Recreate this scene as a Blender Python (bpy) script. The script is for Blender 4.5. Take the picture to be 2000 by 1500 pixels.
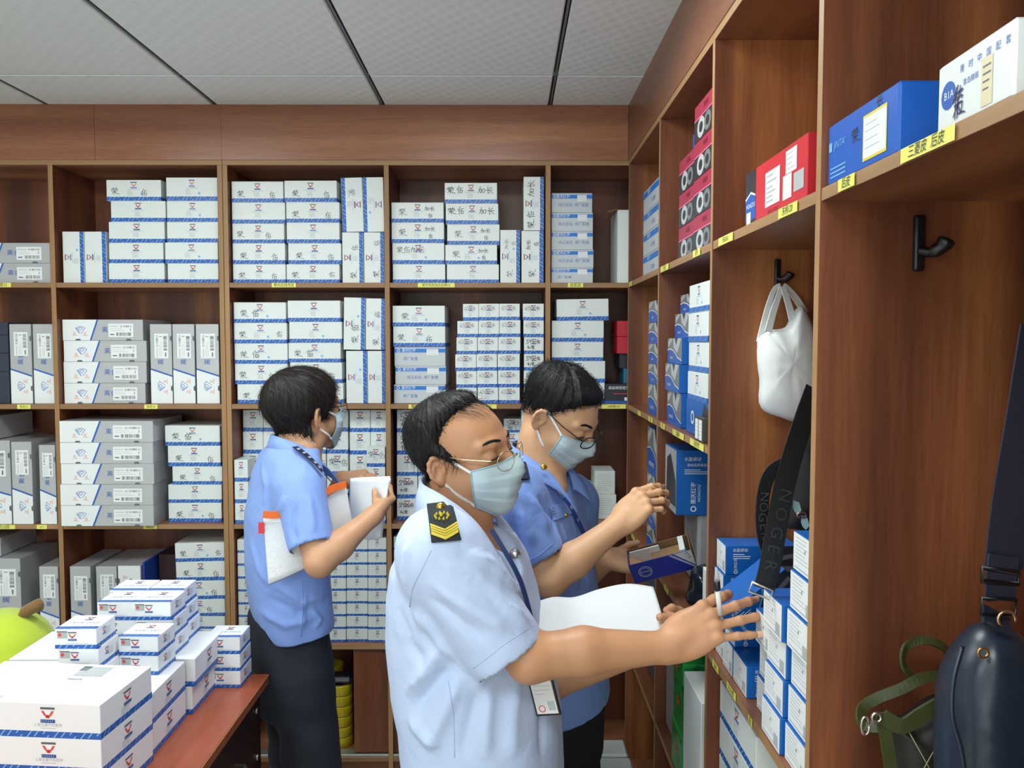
import bpy, bmesh, math, random
import numpy as np
from mathutils import Vector, Matrix, Euler

random.seed(7); np.random.seed(7)
for o in list(bpy.data.objects): bpy.data.objects.remove(o)
SC = bpy.context.scene
COL = SC.collection

# ------------------------------------------------------------------ camera
EYE = 1.62                     # lens height in metres
FPX = 1580.0                   # focal length for a 2000 px wide frame
cam_data = bpy.data.cameras.new('camera')
cam_data.sensor_width = 36.0; cam_data.lens = FPX * 36 / 2000; cam_data.clip_start = 0.05
CAM = bpy.data.objects.new('camera', cam_data); COL.objects.link(CAM)
CAM.location = (0, 0, EYE)
CAM.rotation_euler = (math.radians(90) - math.atan(83 / FPX), 0, -math.atan(8 / FPX))
SC.camera = CAM

# ------------------------------------------------------------------ world + exposure
SC.view_settings.view_transform = 'Standard'; SC.view_settings.look = 'None'
SC.view_settings.gamma = 1.0; SC.view_settings.use_curve_mapping = False
SC.view_settings.exposure = 0.24
W = bpy.data.worlds.new('world'); SC.world = W; W.use_nodes = True
W.node_tree.nodes['Background'].inputs[0].default_value = (0.84, 0.92, 0.89, 1)
W.node_tree.nodes['Background'].inputs[1].default_value = 2.6
PANEL_POWER = 9.5

_M = CAM.rotation_euler.to_matrix()
def ray(px, py):
    return _M @ Vector(((px - 1000) / FPX, (750 - py) / FPX, -1))
def at(px, py, Y):             # the point of the place seen at a photo pixel, at distance Y from the lens plane
    d = ray(px, py); s = Y / d.y
    return Vector((d.x * s, Y, EYE + d.z * s))
def atX(px, py, X):
    d = ray(px, py); s = X / d.x
    return Vector((X, d.y * s, EYE + d.z * s))
def atZ(px, py, z):
    d = ray(px, py); s = (z - EYE) / d.z
    return Vector((d.x * s, d.y * s, z))

# ------------------------------------------------------------------ materials
def lin(c):
    return tuple((x / 255 / 12.92 if x / 255 <= .04045 else ((x / 255 + .055) / 1.055) ** 2.4) for x in c) + (1,)
MATS = {}
def mat(name, rgb, rough=.5, metal=0., spec=.5, bump=0., bscale=200., var=0., vscale=8., emit=0., trans=0., alpha=1., sheen=0., coat=0., sss=0.):
    if name in MATS: return MATS[name]
    m = bpy.data.materials.new(name); m.use_nodes = True; MATS[name] = m
    nt = m.node_tree; b = nt.nodes['Principled BSDF']
    c = lin(rgb)
    b.inputs['Base Color'].default_value = c
    b.inputs['Roughness'].default_value = rough
    b.inputs['Metallic'].default_value = metal
    b.inputs['Specular IOR Level'].default_value = spec
    b.inputs['Sheen Weight'].default_value = sheen
    b.inputs['Coat Weight'].default_value = coat
    if sss:
        b.inputs['Subsurface Weight'].default_value = sss
        b.inputs['Subsurface Radius'].default_value = (.008, .003, .0015)
        b.inputs['Subsurface Scale'].default_value = .6
    if trans: b.inputs['Transmission Weight'].default_value = trans
    if alpha < 1: b.inputs['Alpha'].default_value = alpha
    if emit:
        b.inputs['Emission Color'].default_value = c; b.inputs['Emission Strength'].default_value = emit
    if var or bump:
        tc = nt.nodes.new('ShaderNodeTexCoord')
    if var:
        n = nt.nodes.new('ShaderNodeTexNoise'); n.inputs['Scale'].default_value = vscale; n.inputs['Detail'].default_value = 5
        nt.links.new(tc.outputs['Object'], n.inputs['Vector'])
        r = nt.nodes.new('ShaderNodeValToRGB')
        r.color_ramp.elements[0].position = .3; r.color_ramp.elements[1].position = .7
        r.color_ramp.elements[0].color = tuple(x * (1 - var) for x in c[:3]) + (1,)
        r.color_ramp.elements[1].color = tuple(min(1, x * (1 + var * .6)) for x in c[:3]) + (1,)
        nt.links.new(n.outputs['Fac'], r.inputs['Fac']); nt.links.new(r.outputs['Color'], b.inputs['Base Color'])
    if bump:
        n2 = nt.nodes.new('ShaderNodeTexNoise'); n2.inputs['Scale'].default_value = bscale; n2.inputs['Detail'].default_value = 3
        nt.links.new(tc.outputs['Object'], n2.inputs['Vector'])
        bp = nt.nodes.new('ShaderNodeBump'); bp.inputs['Strength'].default_value = bump; bp.inputs['Distance'].default_value = .002
        nt.links.new(n2.outputs['Fac'], bp.inputs['Height']); nt.links.new(bp.outputs['Normal'], b.inputs['Normal'])
    return m

def wood(name, axis, dark, mid, light, rough=.42, streak=1.0, seed=0.):
    """laminate with grain running along one world axis"""
    if name in MATS: return MATS[name]
    m = bpy.data.materials.new(name); m.use_nodes = True; MATS[name] = m
    nt = m.node_tree; N = nt.nodes; L = nt.links; b = N['Principled BSDF']
    geo = N.new('ShaderNodeNewGeometry'); mp = N.new('ShaderNodeMapping')
    s = [1, 1, 1]; s[axis] = .035
    mp.inputs['Scale'].default_value = s; mp.inputs['Location'].default_value = (seed, seed * .7, seed * .3)
    L.new(geo.outputs['Position'], mp.inputs['Vector'])
    n1 = N.new('ShaderNodeTexNoise'); n1.inputs['Scale'].default_value = 9; n1.inputs['Detail'].default_value = 3; n1.inputs['Roughness'].default_value = .5
    n2 = N.new('ShaderNodeTexNoise'); n2.inputs['Scale'].default_value = 160; n2.inputs['Detail'].default_value = 4; n2.inputs['Roughness'].default_value = .65
    mp2 = N.new('ShaderNodeMapping'); s2 = [1, 1, 1]; s2[axis] = .06; mp2.inputs['Scale'].default_value = s2
    L.new(geo.outputs['Position'], mp2.inputs['Vector'])
    L.new(mp.outputs['Vector'], n1.inputs['Vector']); L.new(mp2.outputs['Vector'], n2.inputs['Vector'])
    r1 = N.new('ShaderNodeValToRGB'); cr = r1.color_ramp; cr.interpolation = 'B_SPLINE'
    cr.elements[0].position = .34; cr.elements[0].color = lin(dark)
    cr.elements[1].position = .68; cr.elements[1].color = lin(light)
    e = cr.elements.new(.5); e.color = lin(mid)
    e = cr.elements.new(.58); e.color = lin(mid)
    L.new(n1.outputs['Fac'], r1.inputs['Fac'])
    r2 = N.new('ShaderNodeValToRGB'); r2.color_ramp.elements[0].position = .35; r2.color_ramp.elements[1].position = .62
    v = 1 - .22 * streak
    r2.color_ramp.elements[0].color = (v, v, v, 1); r2.color_ramp.elements[1].color = (1, 1, 1, 1)
    L.new(n2.outputs['Fac'], r2.inputs['Fac'])
    mx = N.new('ShaderNodeMix'); mx.data_type = 'RGBA'; mx.blend_type = 'MULTIPLY'; mx.inputs['Factor'].default_value = 1
    L.new(r1.outputs['Color'], mx.inputs['A']); L.new(r2.outputs['Color'], mx.inputs['B'])
    L.new(mx.outputs['Result'], b.inputs['Base Color'])
    b.inputs['Roughness'].default_value = rough
    bp = N.new('ShaderNodeBump'); bp.inputs['Strength'].default_value = .12; bp.inputs['Distance'].default_value = .001
    L.new(n2.outputs['Fac'], bp.inputs['Height']); L.new(bp.outputs['Normal'], b.inputs['Normal'])
    return m

def cloth_mat(name, rgb, rough=.75):
    m = mat(name, rgb, rough, sheen=.08); nt = m.node_tree; N = nt.nodes; L = nt.links; b = N['Principled BSDF']
    tc = N.new('ShaderNodeTexCoord'); n1 = N.new('ShaderNodeTexNoise'); n1.inputs['Scale'].default_value = 17; n1.inputs['Detail'].default_value = 3; n1.inputs['Distortion'].default_value = .6
    n2 = N.new('ShaderNodeTexNoise'); n2.inputs['Scale'].default_value = 900
    L.new(tc.outputs['Object'], n1.inputs['Vector']); L.new(tc.outputs['Object'], n2.inputs['Vector'])
    b1 = N.new('ShaderNodeBump'); b1.inputs['Strength'].default_value = .35; b1.inputs['Distance'].default_value = .012; b2 = N.new('ShaderNodeBump'); b2.inputs['Strength'].default_value = .15; b2.inputs['Distance'].default_value = .001
    L.new(n1.outputs['Fac'], b1.inputs['Height']); L.new(n2.outputs['Fac'], b2.inputs['Height']); L.new(b1.outputs['Normal'], b2.inputs['Normal']); L.new(b2.outputs['Normal'], b.inputs['Normal'])
    return m
WOODV = wood('wood_vertical', 2, (82, 44, 29), (126, 72, 46), (176, 112, 64))
WOODX = wood('wood_across', 0, (128, 76, 54), (160, 104, 76), (196, 138, 98), rough=.3, seed=3.1)
WOODY = wood('wood_along', 1, (108, 66, 46), (144, 92, 64), (180, 124, 84), rough=.34, seed=5.3)
EDGE = wood('edge_band', 2, (146, 110, 70), (172, 132, 88), (188, 148, 102), rough=.5, streak=.6, seed=1.7)
EDGEX = wood('edge_band_across', 0, (140, 106, 70), (168, 130, 88), (184, 146, 102), rough=.5, streak=.6, seed=2.7)
EDGEY = wood('edge_band_along', 1, (140, 106, 70), (168, 130, 88), (184, 146, 102), rough=.5, streak=.6, seed=8.7)

# ------------------------------------------------------------------ object helpers
def link(name, me, material=None, parent=None, loc=None, rot=None):
    o = bpy.data.objects.new(name, me); COL.objects.link(o)
    if material is not None and me is not None:
        for mm in (material if isinstance(material, (list, tuple)) else [material]):
            if len(me.materials) < (len(material) if isinstance(material, (list, tuple)) else 1): me.materials.append(mm)
    if parent is not None: o.parent = parent
    if loc is not None: o.location = loc
    if rot is not None: o.rotation_euler = rot
    return o
def tag(o, label, cat, group=None, kind=None):
    o['label'] = label; o['category'] = cat
    if group: o['group'] = group
    if kind: o['kind'] = kind
    return o
def empty(name, loc=(0, 0, 0), rot=(0, 0, 0), label=None, cat=None, group=None):
    o = bpy.data.objects.new(name, None); COL.objects.link(o); o.location = loc; o.rotation_euler = rot
    o.empty_display_size = .05
    if label: tag(o, label, cat, group)
    return o
def struct(o):
    o['kind'] = 'structure'; return o
def pyd(name, verts, faces, smooth=False, midx=None):
    me = bpy.data.meshes.new(name); me.from_pydata([tuple(v) for v in verts], [], [tuple(f) for f in faces])
    if midx is not None:
        me.polygons.foreach_set('material_index', midx)
    if smooth: me.polygons.foreach_set('use_smooth', [True] * len(me.polygons))
    me.update(); return me
def from_bm(bm, name, smooth=False):
    me = bpy.data.meshes.new(name); bm.to_mesh(me); bm.free()
    if smooth: me.polygons.foreach_set('use_smooth', [True] * len(me.polygons))
    return me
def box_bm(x0, x1, y0, y1, z0, z1, bevel=0., seg=1):
    bm = bmesh.new()
    vs = [bm.verts.new(p) for p in ((x0,y0,z0),(x1,y0,z0),(x1,y1,z0),(x0,y1,z0),(x0,y0,z1),(x1,y0,z1),(x1,y1,z1),(x0,y1,z1))]
    for f in ((0,3,2,1),(4,5,6,7),(0,1,5,4),(1,2,6,5),(2,3,7,6),(3,0,4,7)): bm.faces.new([vs[i] for i in f])
    if bevel: bmesh.ops.bevel(bm, geom=bm.edges[:], offset=bevel, segments=seg, affect='EDGES', profile=.5)
    return bm
def bx(name, x0, x1, y0, y1, z0, z1, material, parent=None, bevel=0., front=None, fmat=None):
    """a board; the face whose normal is `front` takes the edge-band material"""
    bm = box_bm(x0, x1, y0, y1, z0, z1, bevel)
    if fmat is not None:
        fr = Vector(front)
        for f in bm.faces:
            f.normal_update()
            if f.normal.dot(fr) > .9: f.material_index = 1
    me = from_bm(bm, name)
    return link(name, me, [material, fmat] if fmat is not None else material, parent)
def tube_mesh(pts, rad, n=8, cap=True, closed=False, name='tube'):
    """swept round tube; rad a number or one per point"""
    P = [Vector(p) for p in pts]; m = len(P)
    R = rad if isinstance(rad, (list, tuple)) else [rad] * m
    verts, faces = [], []
    up = Vector((0, 0, 1)); prev = None
    for i, p in enumerate(P):
        if closed: t = P[(i + 1) % m] - P[i - 1]
        else: t = P[min(i + 1, m - 1)] - P[max(i - 1, 0)]
        t.normalize()
        if prev is None:
            a = t.cross(up)
            if a.length < 1e-3: a = t.cross(Vector((1, 0, 0)))
        else: a = prev - t * prev.dot(t)
        a.normalize(); prev = a; b = t.cross(a)
        for k in range(n):
            an = 2 * math.pi * k / n
            verts.append(p + (a * math.cos(an) + b * math.sin(an)) * R[i])
    for i in range(m if closed else m - 1):
        j = (i + 1) % m
        for k in range(n):
            l = (k + 1) % n
            faces.append((i * n + k, i * n + l, j * n + l, j * n + k))
    if cap and not closed:
        faces.append(tuple(range(n - 1, -1, -1))); faces.append(tuple((m - 1) * n + k for k in range(n)))
    return pyd(name, verts, faces, True)
def ribbon_mesh(pts, widths, normals, thick, name='ribbon'):
    """flat strap along pts; width direction = tangent x normal"""
    P = [Vector(p) for p in pts]; m = len(P); verts, faces = [], []
    Wd = widths if isinstance(widths, (list, tuple)) else [widths] * m
    for i in range(m):
        t = (P[min(i + 1, m - 1)] - P[max(i - 1, 0)]).normalized()
        n = Vector(normals[i] if isinstance(normals, list) else normals); n = (n - t * n.dot(t)).normalized()
        s = t.cross(n)
        for a, b in ((-1, -1), (1, -1), (1, 1), (-1, 1)):
            verts.append(P[i] + s * a * Wd[i] / 2 + n * b * thick / 2)
    for i in range(m - 1):
        for k in range(4):
            l = (k + 1) % 4
            faces.append((i * 4 + k, i * 4 + l, i * 4 + 4 + l, i * 4 + 4 + k))
    faces.append((3, 2, 1, 0)); q = (m - 1) * 4; faces.append((q, q + 1, q + 2, q + 3))
    return pyd(name, verts, faces)
def catmull(pts, n=6):
    P = [Vector(p) for p in pts]; out = []
    for i in range(len(P) - 1):
        p0 = P[max(i - 1, 0)]; p1 = P[i]; p2 = P[i + 1]; p3 = P[min(i + 2, len(P) - 1)]
        for k in range(n):
            t = k / n
            out.append(.5 * ((2 * p1) + (p2 - p0) * t + (2 * p0 - 5 * p1 + 4 * p2 - p3) * t * t + (3 * p1 - p0 - 3 * p2 + p3) * t ** 3))
    out.append(P[-1]); return out
def lathe_mesh(prof, n=24, name='lathe'):
    verts, faces = [], []
    for r, z in prof:
        for k in range(n):
            a = 2 * math.pi * k / n; verts.append((r * math.cos(a), r * math.sin(a), z))
    for i in range(len(prof) - 1):
        for k in range(n):
            l = (k + 1) % n; faces.append((i * n + k, i * n + l, (i + 1) * n + l, (i + 1) * n + k))
    faces.append(tuple(range(n - 1, -1, -1))); q = (len(prof) - 1) * n; faces.append(tuple(q + k for k in range(n)))
    return pyd(name, verts, faces, True)

_TXT = {}
def text_polys(s, size=1., font_thin=False):
    """letters as flat triangles, centred, height about `size`"""
    if s in _TXT: V, F = _TXT[s]
    else:
        cu = bpy.data.curves.new('t', 'FONT'); cu.body = s; cu.size = 1.; cu.align_x = 'CENTER'; cu.align_y = 'CENTER'; cu.resolution_u = 2
        o = bpy.data.objects.new('t', cu); COL.objects.link(o)
        dg = bpy.context.evaluated_depsgraph_get(); me = bpy.data.meshes.new_from_object(o.evaluated_get(dg))
        V = [(v.co.x, v.co.y) for v in me.vertices]; F = [tuple(p.vertices) for p in me.polygons]
        bpy.data.objects.remove(o); bpy.data.curves.remove(cu); bpy.data.meshes.remove(me); _TXT[s] = (V, F)
    return [(x * size, y * size) for x, y in V], F

class Print:
    """flat print: 2-D polygons with a material each, laid on a plane"""
    def __init__(s): s.v = []; s.f = []; s.m = []; s.mats = []
    def mi(s, m):
        if m not in s.mats: s.mats.append(m)
        return s.mats.index(m)
    def poly(s, pts, m, lay=0):
        b = len(s.v); s.v += [(x, y, lay * .00012) for x, y in pts]; s.f.append(tuple(range(b, b + len(pts)))); s.m.append(s.mi(m)); return s
    def rect(s, x0, y0, x1, y1, m, lay=0): return s.poly([(x0, y0), (x1, y0), (x1, y1), (x0, y1)], m, lay)
    def text(s, t, cx, cy, size, m, lay=1, rot=0., sx=1., shear=0.):
        V, F = text_polys(t, size); b = len(s.v); c, sn = math.cos(rot), math.sin(rot)
        for x, y in V:
            x = x * sx + shear * y
            s.v.append((cx + x * c - y * sn, cy + x * sn + y * c, lay * .00012))
        for f in F: s.f.append(tuple(i + b for i in f)); s.m.append(s.mi(m))
        return s
    def stroke(s, pts, w, m, lay=2):
        for (x0, y0), (x1, y1) in zip(pts[:-1], pts[1:]):
            dx, dy = x1 - x0, y1 - y0; l = math.hypot(dx, dy) or 1; nx, ny = -dy / l * w / 2, dx / l * w / 2
            s.poly([(x0 - nx, y0 - ny), (x1 - nx * .7, y1 - ny * .7), (x1 + nx * .7, y1 + ny * .7), (x0 + nx, y0 + ny)], m, lay)
        return s
    def ring(s, cx, cy, r, w, m, lay=1, n=20, sx=1.):
        for k in range(n):
            a, b = 2 * math.pi * k / n, 2 * math.pi * (k + 1) / n
            s.poly([(cx + math.cos(a) * r * sx, cy + math.sin(a) * r), (cx + math.cos(b) * r * sx, cy + math.sin(b) * r),
                    (cx + math.cos(b) * (r - w) * sx, cy + math.sin(b) * (r - w)), (cx + math.cos(a) * (r - w) * sx, cy + math.sin(a) * (r - w))], m, lay)
        return s
    def lines(s, x0, x1, ys, h, m, lay=1, rnd=None):
        for y in ys:
            e = x1 if rnd is None else x0 + (x1 - x0) * rnd.uniform(.55, 1)
            s.rect(x0, y - h / 2, e, y + h / 2, m, lay)
        return s
    def bars(s, x0, x1, y0, y1, m, lay=2, rnd=random, n=14):
        x = x0; st = (x1 - x0) / n
        for k in range(n):
            w = st * rnd.uniform(.2, .8); s.rect(x, y0, x + w, y1, m, lay); x += st
        return s
    def map(s, fn, name='print'):
        """fn maps (u, v, lift) to a 3-D point"""
        me = pyd(name, [fn(*v) for v in s.v], s.f, midx=s.m)
        for m in s.mats: me.materials.append(m)
        return me
    def front(s, ox=0, oy=0, oz=0, off=.0004, name='print'):   # plane facing -y
        return s.map(lambda u, v, l: (ox + u, oy - off - l, oz + v), name)

BLUE = mat('print_blue', (38, 92, 178), .38); BLUE2 = mat('print_navy', (40, 62, 130), .4); SKY = mat('print_sky', (120, 178, 225), .45)
RED = mat('print_red', (214, 84, 74), .45); INK = mat('pen_ink', (52, 54, 58), .5); GREYP = mat('print_grey', (176, 182, 182), .5)
GREYD = mat('print_dark_grey', (92, 98, 104), .5); WHITE = mat('print_white', (232, 236, 236), .45); ORANGE = mat('print_orange', (228, 120, 92), .45)
CARD = mat('white_card', (224, 230, 227), .42, var=.03, vscale=6, bump=.05, bscale=60)
SILVER = mat('silver_card', (188, 190, 193), .32, metal=.35, var=.04, vscale=5)
BROWNC = mat('brown_card', (148, 116, 80), .8, var=.1)
DARKV = mat('dark_void', (18, 17, 18), .8)
YEL = mat('yellow_tape', (232, 228, 110), .5)
# ------------------------------------------------------------------ room shell
YB = 2.94            # front plane of the back shelf units
XR = 0.434           # front plane of the right shelf unit
UD = .285            # inner depth of the units
T = .018             # board thickness
ZC = at(992, 205, YB).z          # ceiling height
ZT = at(992, 318, YB).z          # top shelf board centre
ZS = [at(992, y, YB).z for y in (557, 794, 1028, 1263)]   # shelf board centres
ROOM = (-2.7, .80, -1.9, 3.27)
WALLM = mat('painted_wall', (226, 228, 224), .8, bump=.1, bscale=300)
def wall(name, *a):
    return struct(bx(name, *a, WALLM))
x0, x1, y0, y1 = ROOM
FLOORM = mat('floor_tile', (206, 202, 194), .3, var=.08, vscale=3)
fl = struct(bx('floor', x0 - .1, x1 + .1, y0 - .1, y1 + .1, -.06, 0, mat('floor_grout', (120, 116, 110), .8)))
tile_me = from_bm(box_bm(-.298, .298, -.298, .298, 0, .004, .0015), 'floor_tile')
tile_me.materials.append(FLOORM)
for i in range(6):
    for j in range(9):
        X, Y = x0 + .3 + .6 * i, y0 + .3 + .6 * j
        if X + .3 < x1 + .02 and Y + .3 < y1 + .1: link('floor_tile', tile_me, parent=fl, loc=(X, Y, 0))
wall('wall_left', x0 - .1, x0, y0, y1, 0, 2.75)
wall('wall_right', x1, x1 + .1, y0, y1, 0, 2.75)
wall('wall_back', x0 - .1, x1 + .1, y1, y1 + .1, 0, 2.75)
# unseen shop-front window behind the camera, added to bring daylight into the room
wall('wall_front', x0 - .1, x0 + .25, y0 - .1, y0, 0, 2.75)
wall('wall_front', x1 - .25, x1 + .1, y0 - .1, y0, 0, 2.75)
wall('wall_front', x0 + .25, x1 - .25, y0 - .1, y0, 2.3, 2.75)
wall('wall_front', x0 + .25, x1 - .25, y0 - .1, y0, 0, .25)
WFR = mat('added_window_frame', (190, 192, 194), .4, metal=.4)
wn = struct(bx('added_window', x0 + .25, x1 - .25, y0 - .07, y0 - .03, .25, .29, WFR))
bx('added_window_frame', x0 + .25, x1 - .25, y0 - .07, y0 - .03, 2.26, 2.3, WFR, wn)
for k in range(4): X = x0 + .27 + (x1 - x0 - .54) * k / 3; bx('added_window_frame', X - .02, X + .02, y0 - .07, y0 - .03, .29, 2.26, WFR, wn)

# embossed metal ceiling tiles in a 600 mm grid
def ceil_mat():
    m = bpy.data.materials.new('ceiling_metal'); m.use_nodes = True; nt = m.node_tree; N = nt.nodes; L = nt.links; b = N['Principled BSDF']
    b.inputs['Base Color'].default_value = lin((204, 208, 208)); b.inputs['Roughness'].default_value = .5; b.inputs['Metallic'].default_value = .0
    tc = N.new('ShaderNodeTexCoord')
    mp = N.new('ShaderNodeMapping'); mp.inputs['Rotation'].default_value = (0, 0, math.radians(35)); mp.inputs['Scale'].default_value = (34, 22, 1)
    L.new(tc.outputs['Object'], mp.inputs['Vector'])
    ck = N.new('ShaderNodeTexChecker'); ck.inputs['Scale'].default_value = 1; ck.inputs['Color1'].default_value = (.95, .95, .95, 1); ck.inputs['Color2'].default_value = (1, 1, 1, 1)
    wv = N.new('ShaderNodeTexVoronoi'); wv.inputs['Scale'].default_value = 1; wv.inputs['Randomness'].default_value = .15
    L.new(mp.outputs['Vector'], wv.inputs['Vector']); L.new(mp.outputs['Vector'], ck.inputs['Vector'])
    bp = N.new('ShaderNodeBump'); bp.inputs['Strength'].default_value = .35; bp.inputs['Distance'].default_value = .004
    L.new(wv.outputs['Distance'], bp.inputs['Height']); L.new(bp.outputs['Normal'], b.inputs['Normal'])
    r = N.new('ShaderNodeValToRGB'); r.color_ramp.elements[0].color = lin((226, 231, 230)); r.color_ramp.elements[1].color = lin((236, 240, 239)); r.color_ramp.elements[1].position = .7
    L.new(wv.outputs['Distance'], r.inputs['Fac']); L.new(r.outputs['Color'], b.inputs['Base Color'])
    return m
CEILM = ceil_mat()
ceil = struct(bx('ceiling', x0 - .1, x1 + .1, y0 - .1, y1 + .1, ZC + .02, ZC + .1, mat('ceiling_void', (40, 44, 46), .8)))
GX = at(1075, 205, YB).x; GY = atZ(900, 148, ZC).y
BARM = mat('ceiling_bar', (108, 116, 118), .4, metal=.5)
tile = from_bm(box_bm(-.2925, .2925, -.2965, .2965, 0, .012, .004), 'ceiling_tile'); tile.materials.append(CEILM)
LIGHT_CELLS = {(-1, -2), (-1, -5), (-3, -2), (-3, -5)}
lights = []
for i in range(-5, 3):
    for j in range(-8, 3):
        X, Y = GX + .3 + .6 * i, GY + .3 + .6 * j
        if X - .3 > x1 or X + .3 < x0 or Y - .3 > y1 or Y + .3 < y0: continue
        if (i, j) in LIGHT_CELLS: lights.append((X, Y)); continue
        link('ceiling_tile', tile, parent=ceil, loc=(X, Y, ZC))
for i in range(-5, 3):
    X = GX + .6 * i
    if x0 < X < x1: bx('ceiling_bar', X - .0032, X + .0032, y0, y1, ZC + .001, ZC + .016, BARM, ceil)
for j in range(-8, 3):
    Y = GY + .6 * j
    if y0 < Y < y1: bx('ceiling_bar', x0, x1, Y - .002, Y + .002, ZC + .002, ZC + .016, mat('ceiling_bar_light', (168, 174, 174), .4, metal=.3), ceil)
FRAMEM = mat('lamp_frame', (225, 228, 228), .4); DIFF = mat('lamp_diffuser', (235, 245, 255), .6, emit=4.)
for n, (X, Y) in enumerate(lights):
    t = empty('ceiling_light', (X, Y, ZC), label='square white light panel set in the ceiling, ' + ['front left', 'rear left', 'front right', 'rear right'][n % 4] + ' one', cat='ceiling light', group='ceiling light panels')
    for a in ((-.295, .295, -.295, -.275), (-.295, .295, .275, .295), (-.295, -.275, -.275, .275), (.275, .295, -.275, .275)):
        bx('lamp_frame', a[0], a[1], a[2], a[3], -.006, .012, FRAMEM, t)
    bx('diffuser', -.275, .275, -.275, .275, .0, .006, DIFF, t)
    ld = bpy.data.lights.new('panel_lamp', 'AREA'); ld.shape = 'SQUARE'; ld.size = .54; ld.energy = PANEL_POWER; ld.color = (.94, 1.0, .97)
    lo = bpy.data.objects.new('panel_lamp', ld); COL.objects.link(lo); lo.parent = t; lo.location = (0, 0, -.008)

# ------------------------------------------------------------------ shelf units
XD = [-2.27, at(107.5, 667, YB).x, at(439, 667, YB).x, at(757, 667, YB).x, at(1070, 667, YB).x]   # divider centres of the back units
YE = YB + UD + .012
ZB = at(740, 1481, YB).z + .004     # bottom board top
def unit_back(name, xa, xb, divs, label, open_bottom):
    u = empty(name, ((xa + xb) / 2, YB, 0), label=label, cat='shelf unit', group='wooden shelf units')
    cx, cy = u.location.x, u.location.y
    def b(nm, a0, a1, b0, b1, c0, c1, m, fm=None): return bx(nm, a0 - cx, a1 - cx, b0 - cy, b1 - cy, c0, c1, m, u, .0006, (0, -1, 0), fm)
    b('back_panel', xa, xb, YE, YE + .012, .02, ZT, WOODV)
    for X in divs: b('divider_board', X - T / 2, X + T / 2, YB, YE, .02, ZT - T / 2, WOODV, EDGE)
    ds = sorted(divs)
    for z in ZS:
        for A, B in zip(ds[:-1], ds[1:]): b('shelf_board', A + T / 2, B - T / 2, YB + .0015, YE, z - T / 2, z + T / 2, WOODX, EDGEX)
    for A, B in zip(ds[:-1], ds[1:]): b('bottom_board', A + T / 2, B - T / 2, YB + .0015, YE, ZB - T, ZB, WOODX, EDGEX)
    b('plinth', xa, xb, YB + .03, YB + .045, 0, ZB - T, WOODX)
    b('top_board', xa, xb, YB, YE, ZT - T / 2, ZT + T / 2, WOODX, EDGEX)
    return u, b
EDGE_X = at(440, 667, YB).x
ua, ba = unit_back('shelf_unit', -2.28, EDGE_X - .0005, [-2.271, XD[1], EDGE_X - .0005 - T / 2], 'wooden shelf unit of the two left bays on the back wall', False)
ub, bb_ = unit_back('shelf_unit', EDGE_X + .0005, XR + .31, [EDGE_X + .0005 + T / 2, XD[3], XD[4], XR + .30], 'wooden shelf unit of the three right bays on the back wall', True)
# fascia boards above the back units
fj = at(185, 250, YB).x
ba('fascia_board', -2.28, fj - .0008, YB - .002, YB + .016, ZT + T / 2, ZC, WOODX)
ba('fascia_board', fj, EDGE_X - .0005, YB - .002, YB + .016, ZT + T / 2, ZC, WOODX)
bb_('fascia_board', EDGE_X + .0005 - .001, XR - .002, YB - .002, YB + .016, ZT + T / 2, ZC, WOODX)
# sliding door and its track in the lowest row
dx = at(690, 1370, YB).x
bb_('sliding_door', dx, XD[3] + .25, YB + .012, YB + .028, ZB + .012, ZS[3] - T / 2 - .004, WOODV)
TRK = mat('aluminium_track', (176, 180, 176), .35, metal=.7)
bb_('door_track', EDGE_X + T, XD[4] - T / 2, YB + .004, YB + .05, ZB, ZB + .008, TRK)
bb_('door_track', EDGE_X + T, XD[4] - T / 2, YB + .004, YB + .05, ZS[3] - T / 2 - .003, ZS[3] - T / 2, TRK)

# right-hand unit: its front plane is X = XR, bays run towards the camera
YD = [YB - .004 - T / 2] + [atX(px, 667, XR).y for px in (1285, 1387, 1592)] + [.545, -.055]
ur = empty('shelf_unit', (XR, 1.5, 0), label='tall wooden shelf unit along the right-hand wall', cat='shelf unit', group='wooden shelf units')
def rb(nm, a0, a1, b0, b1, c0, c1, m, fm=None): return bx(nm, a0 - XR, a1 - XR, b0 - 1.5, b1 - 1.5, c0, c1, m, ur, .0006, (-1, 0, 0), fm)
XE = XR + .305
rb('back_panel', XE, XE + .012, YD[-1] - T / 2, YB - .004, .02, ZT, WOODV)
for Y in YD: rb('divider_board', XR, XE, Y - T / 2, Y + T / 2, .02, ZT - T / 2, WOODV, EDGE)
rb('top_board', XR, XE, YD[-1] - T / 2, YB - .004, ZT - T / 2, ZT + T / 2, WOODY, EDGEY)
rb('fascia_board', XR - .002, XR + .016, YD[-1] - T / 2, YB - .004, ZT + T / 2, ZC, WOODY)
LEV = {0: (0, 1, 2, 3), 1: (0, 1, 2, 3), 2: (0, 2, 3), 3: (0, 2, 3), 4: (0, 1, 2)}
for k in range(5):
    for l in LEV[k]:
        rb('shelf_board', XR + .0015, XE, YD[k + 1] + T / 2, YD[k] - T / 2, ZS[l] - T / 2, ZS[l] + T / 2, WOODY, EDGEY)
    rb('bottom_board', XR + .0015, XE, YD[k + 1] + T / 2, YD[k] - T / 2, ZB - T, ZB, WOODY, EDGEY)
rb('plinth', XR + .03, XR + .045, YD[-1], YB - .004, 0, ZB - T, WOODY)

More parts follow.
